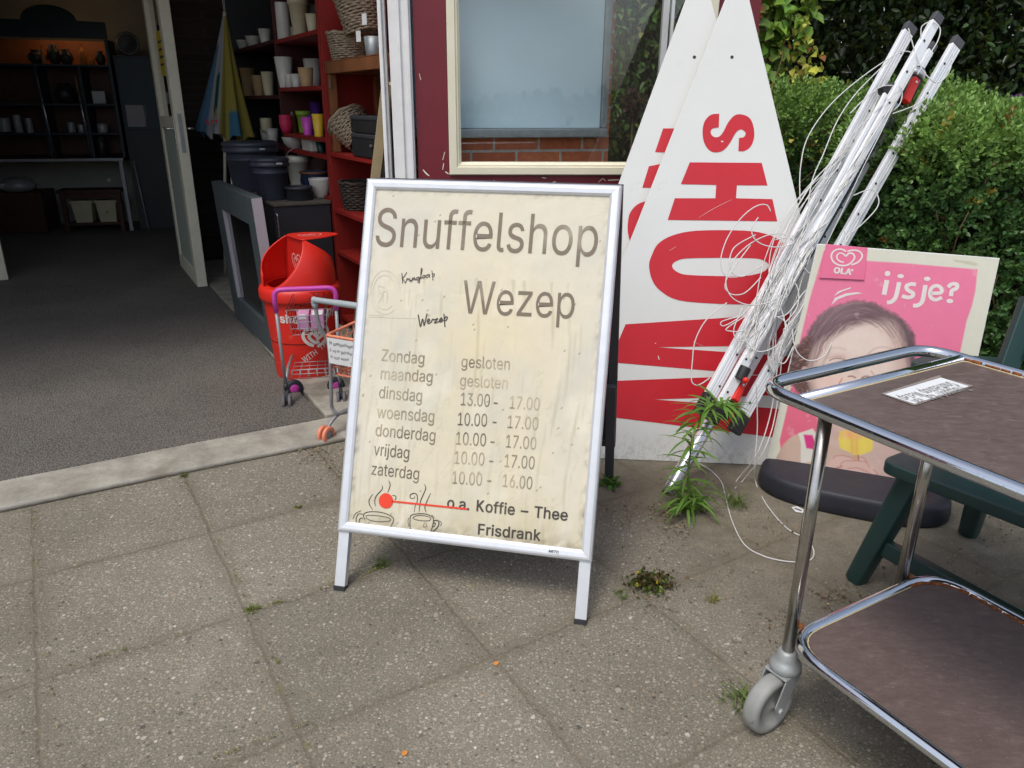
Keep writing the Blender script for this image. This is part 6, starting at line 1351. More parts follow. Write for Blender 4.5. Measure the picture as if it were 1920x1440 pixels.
mb = MB(); rt_ = rdome(HL); P = [BI(-.012, rt_ * 1.02, 0), BI(.10, rt_ * .98, 0), BI(.19, .03, 0), BI(.215, -.02, 0), BI(.20, -.05, 0), BI(.10, -rt_ * .92, 0), BI(-.012, -rt_ * 1.0, 0)]
P = rounded(P, .04, 5, True); mb.prism([p + Z3 * (z0_ + HL + .001) for p in P], Z3 * .006); fl = mb.build('lid_flap', 'bin_red', lbin, bevel=.002)
HEART = [spline([(.02, -.50), (.32, -.36), (.60, -.10), (.68, .18), (.55, .42), (.30, .48), (.10, .36), (.0, .16)], 4), spline([(0, .16), (-.16, .40), (-.42, .44), (-.62, .24), (-.62, -.02), (-.42, -.28), (-.15, -.42)], 4), spline([(-.02, -.12), (.22, -.02), (.32, .12), (.24, .24), (.12, .22), (.0, .06), (-.14, .22), (-.30, .20), (-.36, .04), (-.22, -.16), (-.02, -.28), (.14, -.26)], 4)]
def heart(fr, cx_, cy_, s_, w, z, wrap=None):
    f = Flat(fr, z)
    for h in HEART: f.stroke([(cx_ + x * s_, cy_ + y * s_) for x, y in h], w, 2, px=False)
    return f
DVF = Frame(BI(-.001, -.0, z0_), bfr, Z3); f = heart(DVF if np.dot(DVF.ez, -brt) > 0 else Frame(BI(-.001, 0, z0_), -bfr, Z3), -.005, .105, .085, .0085, .0006); f.build('emblem', 'print_pale', dv)
FLF = Frame(BI(.075, -.005, z0_ + HL + .0072), nrm(brt + bfr * .1), np.cross(Z3, nrm(brt + bfr * .1))); f = heart(FLF, 0, 0, .085, .006, .0004); f.text_ = None; f.build('emblem', 'print_pale', fl)
def wrapbin(f, ang0=0.0):
    """wraps flat x (arc length), y (height) on the tapering bin wall"""
    mb = MB(); vs = []
    for (x, y, z) in f.mb.v:
        r = .150 + (.178 - .150) * (y - .03) / .395 + .0012; a = x / .168 + ang0
        vs.append(bc + bfr * (r * math.cos(a)) + brt * (r * math.sin(a)) + Z3 * y)
    # split long triangles so that they follow the curve
    me = bpy.data.meshes.new('t'); me.from_pydata([tuple(v) for v in f.mb.v], [], f.mb.f); b = bmesh.new(); b.from_mesh(me)
    for _ in range(4):
        ed = [e for e in b.edges if abs(e.verts[0].co.x - e.verts[1].co.x) > .016]
        if not ed: break
        bmesh.ops.subdivide_edges(b, edges=ed, cuts=1)
    for v in b.verts:
        x, y = v.co.x, v.co.y; r = .150 + (.178 - .150) * (y - .03) / .395 + .0014; a = x / .168 + ang0
        v.co = Vector(tuple(bc + bfr * (r * math.cos(a)) + brt * (r * math.sin(a)) + Z3 * y))
    b.verts.ensure_lookup_table(); b.verts.index_update()
    mb.add([v.co[:] for v in b.verts], [tuple(v.index for v in fc.verts) for fc in b.faces]); b.free(); bpy.data.meshes.remove(me); return mb
UNIT = Frame((0, 0, 0), (1, 0, 0), (0, 1, 0))
def placed(fl_, st, x, y, wid, h, bold, shear=0.0, rot=0.0):
    lp, w = text_loops(st, bold, shear); c, s_ = math.cos(rot), math.sin(rot)
    for ox, oy in (SHIFTS if bold else [(0, 0)]): fl_.loops([[(x + ((p[0] + ox * bold) * wid / w) * c - ((p[1] + oy * bold) * h / CAPH) * s_, y + ((p[0] + ox * bold) * wid / w) * s_ + ((p[1] + oy * bold) * h / CAPH) * c) for p in q] for q in lp])
f = Flat(UNIT, 0); placed(f, 'share', -.135, .325, .15, .042, .03); placed(f, 'happy', .028, .337, .13, .042, .03, 0, .06)
placed(f, 'WITH', -.035, .118, .085, .030, .008, 0, .5); placed(f, 'THE', .055, .170, .07, .030, .008, 0, .5) if 'H' in GL else None
h = heart(UNIT, .035, .245, .10, .016, 0); f.mb.add(h.mb.v, h.mb.f)
wrapbin(f, -.22).build('bin_print', 'print_white', lbin)
mb = MB(); mb.lathe([(.1640, .212), (.1646, .214), (.1643, .216)], bc, 48, caps=False); mb.build('seam', 'wire_dark', lbin)

# ================================================================== TOY SHOPPING TROLLEYS
def wheel(parent, c, axis, r, w, tyre, hub, name='wheel'):
    mb = MB(); mb.lathe([(r * .55, -w / 2), (r * .9, -w / 2), (r, -w * .3), (r, w * .3), (r * .9, w / 2), (r * .55, w / 2)], c, 28, axis, caps=False); wl = mb.build(name, tyre, parent)
    mb = MB(); mb.lathe([(0, -w * .46), (r * .2, -w * .5), (r * .58, -w * .44), (r * .58, w * .44), (r * .2, w * .5), (0, w * .46)], c, 24, axis, caps=False); mb.build('hub', hub, wl); return wl
q1, q2 = G(540, 764), G(641, 757); td = nrm(q2 - q1); tb = A3(-td[1], td[0], 0); tw = np.linalg.norm(q2 - q1)
TF = Frame((q1 + q2) / 2, td, tb)
tc = thing('toy_trolley', 'toy shopping trolley with magenta handle and grey wire basket in front of the red bin', 'toy trolley', TF(0, .1, 0), 'toy shopping trolleys')
h_ = tw / 2
for s_ in (-1, 1): MB().tube([TF(s_ * h_, 0, .10), TF(s_ * h_ * 1.06, -.005, .46)], .0078, 12).build('upright', 'grey_paint', tc)
mb = MB(); mb.tube(rounded([TF(-h_ * 1.06, -.005, .455), TF(-h_ * 1.09, -.005, .555), TF(h_ * 1.09, -.005, .555), TF(h_ * 1.06, -.005, .455)], .038, 8), .0112, 14); mb.build('handle', 'magenta', tc)
mb = MB()
for s_ in (-1, 1):
    mb.tube(rounded([TF(s_ * h_ * .98, 0, .115), TF(s_ * h_ * .92, .075, .165), TF(s_ * h_ * .84, .27, .165)], .02, 4), .0075, 10)
mb.build('base_tube', 'grey_paint', tc)
mb = MB(); W1 = .0017
def wgrid(P00, P10, P01, P11, nu, nv, r=W1):
    for i in range(nu + 1):
        t = i / nu; mb.tube([lerp(P00, P10, t), lerp(P01, P11, t)], r, 5)
    for j in range(nv + 1):
        t = j / nv; mb.tube([lerp(P00, P01, t), lerp(P10, P11, t)], r, 5)
bt = [TF(-.090, .02, .455), TF(.090, .02, .455), TF(.07, .26, .475), TF(-.07, .26, .475)]; bb = [TF(-.074, .035, .335), TF(.074, .035, .335), TF(.055, .235, .345), TF(-.055, .235, .345)]
wgrid(bb[0], bb[1], bt[0], bt[1], 4, 4); k1 = mb; k1.build('basket', 'wire', tc)
mb = MB(); wgrid(bb[1], bb[2], bt[1], bt[2], 5, 5, .0013); wgrid(bb[2], bb[3], bt[2], bt[3], 6, 5, .0013); wgrid(bb[3], bb[0], bt[3], bt[0], 5, 5, .0013); wgrid(bb[0], bb[1], bb[3], bb[2], 8, 5, .0013); mb.build('basket_back', 'wire_dark', tc)
mb = MB(); wgrid(TF(-.10, .03, .128), TF(.10, .03, .128), TF(-.088, .20, .150), TF(.088, .20, .150), 5, 4); wgrid(TF(-.10, .03, .128), TF(.10, .03, .128), TF(-.09, .025, .172), TF(.09, .025, .172), 5, 2); mb.build('lower_rack', 'wire', tc)
for s_ in (-1, 1):
    wheel(tc, TF(s_ * h_ * .80, .14, .042), nrm(tb * -1 + td * .25), .042, .022, 'tyre_black', 'magenta')
    mb = MB(); mb.tube([TF(s_ * h_, 0, .12), TF(s_ * h_, 0, .085)], .0105, 12); mb.bar(TF(s_ * h_, -.002, .09), TF(s_ * h_, -.022, .04), .012, .018, tb); fk = mb.build('caster_fork', 'black', tc)
    for o_ in (-.014, .014): wheel(tc, TF(s_ * h_ + o_, -.022, .034), td, .034, .014, 'tyre', 'magenta', 'caster_wheel')
for k, (xa, xb, lab) in enumerate(((-.050, .002, 'left pink box with a small white label in the wire basket of the toy trolley'), (.010, .068, 'right pink box with white sheet on top in the toy trolley wire basket'))):
    c = TF((xa + xb) / 2, .13, .35); t = thing('pink_box', lab, 'box', c, 'pink boxes in the toy trolley')
    mb = MB(); mb.obox(TF(xa, .06, .350), td * (xb - xa), tb * .12, Z3 * .065); mb.build('carton', 'pink_box', t, bevel=.002)
    mb = MB()
    if k == 0: mb.obox(TF(xa + .008, .0595, .400), td * .034, tb * -.0008, Z3 * .012)
    mb.obox(TF(xa + .008, .068, .4155), td * (.03 if k == 0 else .045), tb * (.02 if k == 0 else .075), Z3 * .0008); mb.build('paper_label', 'paper', t)
# second toy trolley, salmon basket, partly hidden by the sandwich board
o2 = G(612, 829); d2_ = nrm(A3(.86, -.42, 0)); b2 = A3(-d2_[1], d2_[0], 0); T2 = Frame(o2, d2_, b2)
t2 = thing('toy_trolley', 'toy shopping trolley with salmon orange basket and grey ribbed handle beside the sandwich board', 'toy trolley', T2(.1, .1, 0), 'toy shopping trolleys')
mb = MB()
for x in (0.0, .215):
    mb.tube(spline([T2(x - .01, .015, .585), T2(x - .004, .02, .50), T2(x + .012, .045, .425), T2(x + .012, .05, .34), T2(x + .004, .05, .20), T2(x - .002, .055, .135), T2(x + .02, .075, .105), T2(x + .03, .20, .105), T2(x + .028, .26, .11)], 6), .0078, 12)
    mb.tube(spline([T2(x + .03, .16, .107), T2(x + .012, .08, .10), T2(x + .004, .03, .075), T2(x + .002, .012, .05)], 5), .0078, 10)
mb.build('frame', 'grey_paint', t2)
mb = MB(); hp_ = rounded([T2(-.01, .015, .572), T2(-.012, .010, .602), T2(.225, .010, .602), T2(.224, .015, .572)], .03, 6); hp_ = spline(hp_, 6)
mb.tube(hp_, [.0112 + (.0014 if (i // 3) % 2 else 0) for i in range(len(hp_))], 14); mb.build('handle', 'grey_foam', t2)
mb = MB(); bt = [T2(.015, .035, .455), T2(.21, .035, .455), T2(.20, .28, .47), T2(.025, .28, .47)]; bb = [T2(.03, .06, .285), T2(.195, .06, .285), T2(.185, .25, .30), T2(.04, .25, .30)]
for a, b in ((0, 1), (1, 2), (2, 3), (3, 0)): wgrid(bb[a], bb[b], bt[a], bt[b], 6, 5, .0030)
wgrid(bb[0], bb[1], bb[3], bb[2], 6, 5, .003); mb.tube(rounded(bt, .02, 3, True), .006, 8, True); mb.tube(rounded(bb, .02, 3, True), .005, 8, True); mb.build('basket', 'orange', t2)
for o_ in (-.012, .014): wheel(t2, T2(o_, .0, .036), d2_, .036, .015, 'orange', 'grey_paint', 'caster_wheel'); wheel(t2, T2(.215 + o_, .0, .036), d2_, .036, .015, 'orange', 'grey_paint', 'caster_wheel')
for x in (.02, .195): wheel(t2, T2(x, .24, .042), d2_, .042, .022, 'orange', 'grey_paint')
NF = Frame(T2(.10, .028, .40), d2_, nrm(Z3 * .97 + b2 * -.02))
note = thing('paper_note', 'handwritten white paper note hung on the salmon toy trolley basket', 'note', T2(.1, .028, .33))
mb = MB(); mb.fbox(NF, -.075, .075, -.058, .050, 0, .0008); mb.build('sheet', 'paper', note)
f = Flat(NF, .0013)
def nt_(st, x, y, w, h):
    lp, ww = text_loops(st, -.004, .25); f.loops([[(x + p[0] * w / ww, y + p[1] * h / CAPH + .002 * math.sin(p[0] * 3)) for p in q] for q in lp])
nt_('Dit speelgoedwagentje', -.068, .022, .132, .013); nt_('is vrij te gebruiken', -.068, -.008, .115, .013); nt_('in onze winkel', -.066, -.036, .09, .013)
f.stroke([(.03, -.043), (.045, -.047), (.06, -.044), (.07, -.050)], .0014, px=False); f.build('handwriting', 'ink', note)

# ================================================================== GREY SASH LEANING AT THE ENTRANCE
pN, pF = G(518, 671, .032), G(441, 592, .032); sx_ = nrm(pF - pN); sl_ = np.linalg.norm(pF - pN); sn_ = np.cross(sx_, Z3)
SH = Frame(pN, sx_, nrm(Z3 - sn_ * .05)); out = 1 if np.dot(SH.ez, -E1) > 0 else -1
def sd_(a, b): return (min(out * a, out * b), max(out * a, out * b))
hs = .845
sash = thing('old_window', 'slate grey wooden window sash standing on edge beside the red bin', 'window', SH(sl_ / 2, 0, 0))
mb = MB(); z = sd_(-.055, 0); mb.fbox(SH, 0, .14, 0, hs, *z); mb.fbox(SH, sl_ - .17, sl_, 0, hs, *z); mb.fbox(SH, .1402, sl_ - .1702, hs - .15, hs, *z); mb.fbox(SH, .1402, sl_ - .1702, 0, .16, *z)
mb.build('frame', 'sash', sash, bevel=.003)
mb = MB(); z = sd_(-.054, -.002); mb.fbox(SH, -.002, -.0003, .004, hs - .004, *z); mb.build('edge', 'sash_edge', sash)
mb = MB(); z = sd_(-.030, -.004); mb.fbox(SH, sl_ - .19, sl_ - .1708, .161, hs - .151, *z); mb.build('bead', 'sash_edge', sash)
mb = MB(); z = sd_(-.035, -.022); mb.fbox(SH, .141, sl_ - .19, .161, hs - .151, *z); mb.build('pane', 'glass_dark', sash)
mb = MB(); z = sd_(-.028, -.0215); mb.fbox(SH, sl_ - .235, sl_ - .22, .161, hs - .151, *z); mb.build('spacer_bar', 'zinc', sash)

# ================================================================== CHARCOAL CABINET AND WHAT STANDS ON IT
CBN = Frame(BP(0, 0), E1, E2)
cab = thing('cabinet', 'charcoal cabinet with a dusty top behind the red bin carrying buckets and pots', 'cabinet', BP(.33, 1.55, .032))
mb = MB(); mb.fbox(CBN, .165, .492, 1.16, 2.12, .033, .768); mb.build('carcass', 'cabinet', cab, bevel=.004)
mb = MB(); mb.fbox(CBN, .160, .495, 1.152, 2.125, .7685, .786); mb.build('worktop', 'cabinet_top', cab, bevel=.003)
mb = MB(); mb.tube(rounded([BP(.175, 1.159, .73), BP(.175, 1.13, .73), BP(.175, 1.13, .60), BP(.175, 1.159, .60)], .01), .004, 8); mb.build('handle', 'alu_tube', cab)
ZT_ = .7862
def at_z(px_, py_, z): return G(px_, py_, z)
def potscale(p): return np.linalg.norm(p - CC) / F
def pot(name, label, cat, px_, base_py, top_py, hw_px, m, z, prof='taper', taper=.72, group=None, rim=None, rimm=None, a=None, sxy=(1, 1)):
    """lathe-turned vessel standing with its base centre at pixel (px, base_py) on height z, or at depth plane a"""
    if a is not None:
        lim = 2.146 if px_ > 518 else 3.62
        while a > .515 and onA(px_, base_py, a)[0] > lim - hw_px * .0034: a -= .004
        p = PL(px_, base_py, BP(a, 0), E1); p = A3(p[0], p[1], z)
    else: p = G(px_, base_py, z)
    k = potscale(p); r = hw_px * k; h = (base_py - top_py) * k * 1.03
    P = {'taper': [(r * taper, 0), (r * (taper + .02), h * .02), (r, h), (r * .93, h), (r * .90, h * .97), (r * taper * .9, h * .08), (0, h * .07)],
         'cyl': [(r * .94, 0), (r, h * .02), (r, h * .97), (r * .97, h), (r * .90, h), (r * .88, h * .95), (r * .86, h * .1), (0, h * .1)],
         'bowl': [(r * .5, 0), (r * .55, h * .05), (r * .82, h * .45), (r * .97, h * .9), (r, h), (r * .95, h), (r * .9, h * .9), (r * .5, h * .2), (0, h * .18)],
         'foot': [(r * .75, 0), (r * .7, h * .12), (r * .85, h * .2), (r * .95, h * .6), (r, h), (r * .92, h), (r * .85, h * .6), (0, h * .3)],
         'rim': [(r * taper, 0), (r * (taper + .03), h * .02), (r * .90, h * .80), (r, h * .805), (r, h), (r * .92, h), (r * .88, h * .8), (0, h * .2)],
         'round': [(r * .55, 0), (r * .8, h * .2), (r, h * .55), (r * .92, h * .86), (r * .97, h * .93), (r * .95, h), (r * .86, h), (r * .84, h * .85), (0, h * .3)]}[prof]
    t = MB().lathe(P, p, 28, sx=sxy[0], sy=sxy[1]).build(name, m, base=p)
    tag(t, label, cat, group)
    return t, p, r, h
def bucket(label, px_, base_py, top_py, hw_px):
    p = G(px_, base_py, ZT_); k = potscale(p); r = hw_px * k; h = (base_py - top_py) * k * 1.02
    t = thing('plastic_bucket', label, 'bucket', p, 'dark plastic buckets on the cabinet')
    MB().lathe([(r * .74, 0), (r * .76, .006), (r * .86, h * .62), (r * .90, h * .63), (r * .90, h * .66), (r * .86, h * .665), (r * .88, h * .80)], p, 36).build('bucket_body', 'bucket', t)
    MB().lathe([(r * .90, h * .78), (r * .97, h * .785), (r, h * .80), (r, h * .86), (r * .96, h * .875), (r * .96, h * .90), (r, h * .91), (r, h * .965), (r * .93, h * .985), (r * .86, h), (0, h * .985)], p, 36, caps=False).build('lid', 'bucket', t)
    mb = MB(); mb.obox(p + E1 * r * .1 - E2 * (r * .995) + Z3 * h * .84, E1 * .035, -E2 * .006, Z3 * .012); mb.build('clip', 'tin', t, bevel=.002); return t
bucket('larger dark blue grey plastic bucket with lid at the back of the cabinet top', 478, 356, 277, 46); bucket('smaller dark blue grey plastic bucket with lid in front on the cabinet top', 512, 373, 304, 33)
def wbucket(label, px_, base_py, top_py, hw_px, green=False):
    t, p, r, h = pot('white_bucket', label, 'bucket', px_, base_py, top_py, hw_px, 'enamel', ZT_, 'rim', .66, 'cream wire handled buckets on the cabinet'); mb = MB()
    mb.tube(spline([A3(*(E1 * -r * .9 + Z3 * h * .86)), A3(*(E1 * -r * .75 - E2 * r * .2 + Z3 * h * 1.12)), A3(*(E2 * -r * .35 + Z3 * h * 1.26)), A3(*(E1 * r * .75 - E2 * r * .2 + Z3 * h * 1.1)), A3(*(E1 * r * .9 + Z3 * h * .86))], 6), .0022, 6)
    o = mb.build('wire_handle', 'tin', None); o.parent = t; OFF[o.name] = OFF[t.name]; return t
wbucket('cream bucket with wire handle leaning left of the white rimmed one on the cabinet', 562, 352, 300, 21); wbucket('white rimmed bucket with wire handle behind the blue glazed pot on the cabinet', 588, 345, 300, 29)
t, p, r, h = pot('glazed_pot', 'dark blue glazed pot with brown rim on the cabinet', 'pot', 592, 362, 326, 25, 'pot_blue', ZT_, 'round')
o = MB().lathe([(r * .98, h * .90), (r * 1.03, h * .93), (r * 1.0, h * 1.01), (r * .90, h * 1.0)], A3(0, 0, 0), 28, caps=False).build('rim', 'pot_rim', None); o.parent = t; OFF[o.name] = OFF[t.name]
t, p, r, h = pot('bonsai_bowl', 'white oval bowl with saucer at the right front corner of the cabinet top', 'bowl', 602, 370, 338, 18, 'vase_white', ZT_, 'bowl', sxy=(1.1, .9))
pot('plant_saucer', 'low dark round plastic dish in front on the cabinet top', 'dish', 562, 374, 352, 24, 'dark_grey', ZT_, 'rim', .95)
t = thing('price_card', 'small white card with orange lettering behind the sash top', 'card', G(444, 346, ZT_)); CFm = Frame(G(444, 346, ZT_), nrm(A3(.9, -.1, 0)), Z3); mb = MB(); mb.fbox(CFm, -.04, .05, 0, .045, -.001, 0); mb.build('card', 'paper', t)
f = Flat(CFm, .001); lp, w = text_loops('OPEN', .03); f.loops([[(-.033 + p[0] * .072 / w, .008 + p[1] * .03) for p in q] for q in lp]); f.build('lettering', 'orange_print', t)

# ================================================================== RED SHELVES WITH POTS
SA, DEP = .502, .36
sh = thing('shelf_unit', 'tall dark red shelving with three bays along the entrance wall', 'shelf', BP(SA + .18, 1.7, .032))
mb = MB()
for b, m_ in ((1.185, 'shelf_red'), (2.165, 'shelf_shaded'), (3.66, 'cabinet')):  # deeper uprights in darker materials: fading daylight put into their colour
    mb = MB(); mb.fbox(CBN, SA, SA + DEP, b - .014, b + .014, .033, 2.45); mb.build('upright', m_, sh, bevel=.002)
mb = MB(); mb.fbox(CBN, SA + DEP + .002, SA + DEP + .012, 1.19, 3.67, .033, 2.45); mb.build('back_panel', 'shelf_shaded', sh)
ZS = dict(c1=1.702, c2=1.414, c3=1.132, c4=1.036, l1=1.71, l2=1.37, l3=1.035)
for nm_, zz in (('c1', ZS['c1']), ('c2', ZS['c2']), ('c3', ZS['c3']), ('c4', ZS['c4']), ('c5', .8), ('c6', .45), ('c7', 2.02)):
    mb = MB(); mb.fbox(CBN, SA + .001, SA + DEP, 1.2, 2.15, zz - .024, zz); mb.build('shelf_board', 'shelf_red', sh, bevel=.002)
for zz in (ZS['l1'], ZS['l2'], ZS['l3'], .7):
    mb = MB(); mb.fbox(CBN, SA + .001, SA + DEP, 2.18, 3.645, zz - .024, zz); mb.build('shelf_board', 'shelf_shaded', sh, bevel=.002)
ns = thing('shelf_unit', 'nearer bright red bookcase right behind the sandwich board with a wooden frame standing in it', 'shelf', BP(SA + .15, .65, .032))
NA = .505; NB0, NB1 = .14, 1.165
mb = MB(); mb.fbox(CBN, NA, NA + .32, NB1 - .024, NB1, .033, 2.3); mb.build('upright', 'shelf_red', ns, bevel=.002)
mb = MB(); mb.fbox(CBN, NA, NA + .32, NB0 - .02, NB0, .033, 1.05); mb.build('upright', 'shelf_red', ns, bevel=.002)
mb = MB(); mb.fbox(CBN, NA + .322, NA + .33, NB0 + .28, NB1, .033, 2.3); mb.build('back_panel', 'shelf_red', ns)
for zz in (1.06, .745, .50, .10):
    mb = MB(); mb.fbox(CBN, NA + .001, NA + .32, NB0 + .001, NB1 - .025, zz - .024, zz); mb.build('shelf_board', 'shelf_red', ns, bevel=.002)
f = Flat(Frame(BP(0, NB1 - .0245), E1, Z3) if np.dot(np.cross(E1, Z3), -E2) > 0 else None, .0006)
for k in range(22): f.disc((NA + .05, .36 + .035 * k), .003, .003, 8, px=False)
f.build('peg_hole', 'black', ns)
G_ = 'pots on the red shelves'
def spot(label, x, b_, t_, hw, m, zk, prof='taper', taper=.72, name='plant_pot', cat='pot', a=.60, sxy=(1, 1), rise=0.0): return pot(name, label, cat, x, b_, t_, hw, m, (ZS[zk] if isinstance(zk, str) else zk) + .0005, prof, taper, G_, a=a, sxy=sxy)
spot('tall white glazed cylinder vase on the highest visible shelf of the middle bay', 533, 66, 12, 11, 'vase_white', 'c1', 'cyl', name='vase', cat='vase', a=.56)
spot('small cream pot squeezed between cylinder vase and square vase on the highest shelf', 548, 57, 38, 8, 'vase_cream', 'c1', a=.64)
spot('tall cream square sided vase with thick rim on the highest shelf', 563, 60, 0, 17, 'vase_cream', 'c1', 'rim', .62, 'vase', 'vase', a=.60)
spot('wide grey pot at the back right of the highest shelf', 590, 52, 2, 20, 'vase_grey', 'c1', a=.72); spot('small cream ribbed pot at the right end of the highest shelf', 586, 56, 27, 10, 'vase_cream', 'c1', a=.58)
spot('large white tapered pot at the left of the second middle shelf', 535, 157, 111, 15, 'vase_white', 'c2', 'taper', .62, a=.62); spot('small white banded pot on the second middle shelf', 544, 157, 137, 8, 'vase_white', 'c2', 'cyl', a=.54); spot('small white pot next to the banded one on the second middle shelf', 556, 156, 136, 9.5, 'vase_white', 'c2', a=.545)
spot('tan terracotta pot on the second middle shelf', 575, 156, 127, 13, 'vase_tan', 'c2', a=.56); spot('tall off white pot behind the tan pot on the second middle shelf', 588, 152, 108, 15, 'vase_white', 'c2', a=.70)
spot('round raspberry pink pot on the colourful shelf', 537, 243, 215, 11, 'pot_pink', 'c3', 'round', a=.60); spot('narrow brown glass next to the pink pot', 551, 243, 210, 5, 'pot_brown', 'c3', 'cyl', name='glass_jar', cat='jar', a=.60)
spot('dark pot with lime green rim on the colourful shelf', 571, 240, 206, 13, 'pot_green', 'c3', 'rim', a=.70); spot('magenta pot in front on the colourful shelf', 577, 247, 219, 9.5, 'pot_magenta', 'c3', a=.54); spot('purple pot between the magenta and the yellow pot', 587, 246, 215, 8, 'pot_purple', 'c3', a=.58); spot('yellow pot at the right of the colourful shelf', 598, 249, 213, 10, 'pot_yellow', 'c3', a=.53); spot('tall violet pot behind the yellow pot', 595, 240, 192, 10, 'pot_purple', 'c3', a=.74)
spot('wide white bowl on a saucer on the lowest filled middle shelf', 551, 270, 253, 20, 'vase_white', 'c4', 'bowl', name='bowl', cat='bowl', a=.60)
p = PL(587, 279, BP(.57, 0), E1); t = MB(); t.obox(A3(p[0], p[1], ZS['c4'] + .001) - E2 * .09 - E1 * .04, E2 * .2, E1 * .07, Z3 * .07); tag(t.build('planter_box', 'vase_white', bevel=.004, base=A3(p[0], p[1], ZS['c4'])), 'rectangular white planter box next to the wide bowl', 'planter', G_)
spot('small dark teal pot at the right end next to the white planter box', 602, 283, 266, 8, 'pot_teal', 'c4', a=.55)
for x, b_, t_, hw, m, zk, pf, lab in ((455, 78, 62, 10, 'vase_white', 'l1', 'bowl', 'leftmost white bowl on the top shelf of the dark left bay'), (474, 75, 57, 12, 'vase_white', 'l1', 'bowl', 'middle white bowl on the top shelf of the dark left bay'), (497, 70, 46, 10, 'vase_white', 'l1', 'taper', 'tall white cup at the right of the top shelf in the dark left bay'),
                                   (467, 174, 132, 12, 'vase_tan', 'l2', 'taper', 'leftmost tan pot in the dark left bay'), (486, 173, 142, 11, 'vase_tan', 'l2', 'taper', 'shorter tan pot in the middle of the dark left bay'), (504, 172, 136, 10, 'vase_cream', 'l2', 'taper', 'pale pot at the right of the tan pots in the dark left bay'),
                                   (479, 258, 240, 9, 'pot_teal', 'l3', 'taper', 'dim green pot on the lower shelf of the dark left bay'), (499, 262, 242, 9, 'vase_white', 'l3', 'foot', 'white footed pot on the lower shelf of the dark left bay'), (500, 240, 220, 10, 'vase_cream', 1.115, 'cyl', 'cream pot stacked on the white footed pot in the dark left bay'), (512, 262, 240, 10, 'vase_white', 'l3', 'foot', 'white pot nearest the red divider on the lower shelf of the left bay')):
    spot(lab, x, b_, t_, hw, m, zk, pf)

# wooden frame, baskets and boxes in the near unit
wf = thing('timber_rack', 'open rack of brown stained beams standing on the nearer red shelf', 'rack', BP(.65, .65, 1.062))
for (aa, bb_) in ((NA + .005, .255), (NA + .005, 1.10), (NA + .265, .255), (NA + .265, 1.10)):
    mb = MB(); mb.fbox(CBN, aa, aa + .04, bb_ - .04, bb_ + .0, 1.062, 1.47); mb.build('post', 'wood', wf, bevel=.003)
for q in ((NA, NA + .045, .18, 1.115, 1.4705, 1.530), (NA + .26, NA + .305, .18, 1.115, 1.4705, 1.530), (NA + .046, NA + .259, .20, .245, 1.4705, 1.528), (NA + .046, NA + .259, 1.06, 1.105, 1.4705, 1.528)): MB().fbox(CBN, *q).build('rail', 'wood', wf, bevel=.003)
mb = MB(); mb.fbox(CBN, NA + .005, NA + .30, 1.066, 1.10, 1.10, 1.135); mb.build('lower_rail', 'wood', wf, bevel=.003)
mb = MB(); mb.fbox(CBN, NA - .001, NA + .3, .19, 1.11, 1.5303, 1.534); mb.build('shelf_top', 'wood', wf)
mb = MB()
for bb_ in (1.045, .262): mb.obox(BP(NA + .004, bb_, 1.40), E2 * .016, -E1 * .002, Z3 * .045)
mb.build('bracket', 'zinc', wf)
def basket(label, p, r0, r1, h, m, tilt=(0, 0, 1), handle=False, rows=15, sq=1.0, tagged=False):
    t = thing('wicker_basket', label, 'basket', p, 'wicker baskets in the nearer shelf'); ax = nrm(tilt); x = nrm(np.cross(E2, ax)); y = np.cross(ax, x); mb = MB(); nn = 56
    for k in range(rows):
        z = h * (k + .5) / rows; r = r0 + (r1 - r0) * (k / rows); pts = []
        for j in range(nn):
            a_ = 2 * math.pi * j / nn; q_ = r + .0040 * math.sin(14 * a_ + math.pi * k); pts.append(p + ax * (z + .0025 * math.sin(3 * a_ + k)) + (x * math.cos(a_) * sq + y * math.sin(a_)) * q_)
        mb.tube(pts, h / rows * .50, 6, True)
    mb.build('weave', m, t); mb = MB()
    for j in range(14):
        a_ = 2 * math.pi * (j + .25) / 14; mb.tube([p + (x * math.cos(a_) * sq + y * math.sin(a_)) * r0, p + ax * h + (x * math.cos(a_) * sq + y * math.sin(a_)) * r1], .004, 6)
    mb.build('stakes', m, t); mb = MB(); rim_ = [p + ax * (h + .004 * math.sin(9 * a_)) + (x * math.cos(a_) * sq + y * math.sin(a_)) * r1 for a_ in np.linspace(0, 2 * math.pi, 40, endpoint=False)]; mb.tube(rim_, .009, 7, True); mb.build('braided_rim', m, t)
    MB().lathe([(r0 * .96 * 1, 0), (r1 * .95, h * .96)], p, 24, ax, caps=False).build('lining', 'wicker_dark', t)
    if handle: mb = MB(); mb.tube(spline([p + ax * h * .9 + y * r1 * 1.0, p + ax * (h + .15) + y * r1 * .98, p + ax * (h + .28) + y * r1 * .5, p + ax * (h + .3), p + ax * (h + .28) - y * r1 * .5, p + ax * h - y * r1], 8), .0085, 8); mb.build('handle', m, t)
    return t
def onAP(x, y, a, z=None):
    p = PL(x, y, BP(a, 0), E1); return p if z is None else A3(p[0], p[1], z)
basket('lower grey wicker basket with tall bent handle on the wooden frame', onAP(658, 108, .63, 1.536), .095, .120, .135, 'wicker', handle=True, rows=13)
basket('upper grey wicker basket stacked tilted on top of the handled one', onAP(682, 52, .66, 1.665) , .09, .118, .19, 'wicker', tilt=nrm(Z3 + E2 * .18 - E1 * .10), rows=14)
basket('pale wicker basket lying tilted inside the wooden frame', onAP(676, 246, .64, 1.115), .07, .115, .16, 'wicker', tilt=nrm(Z3 * .75 + E2 * .75 - E1 * .25), rows=13)
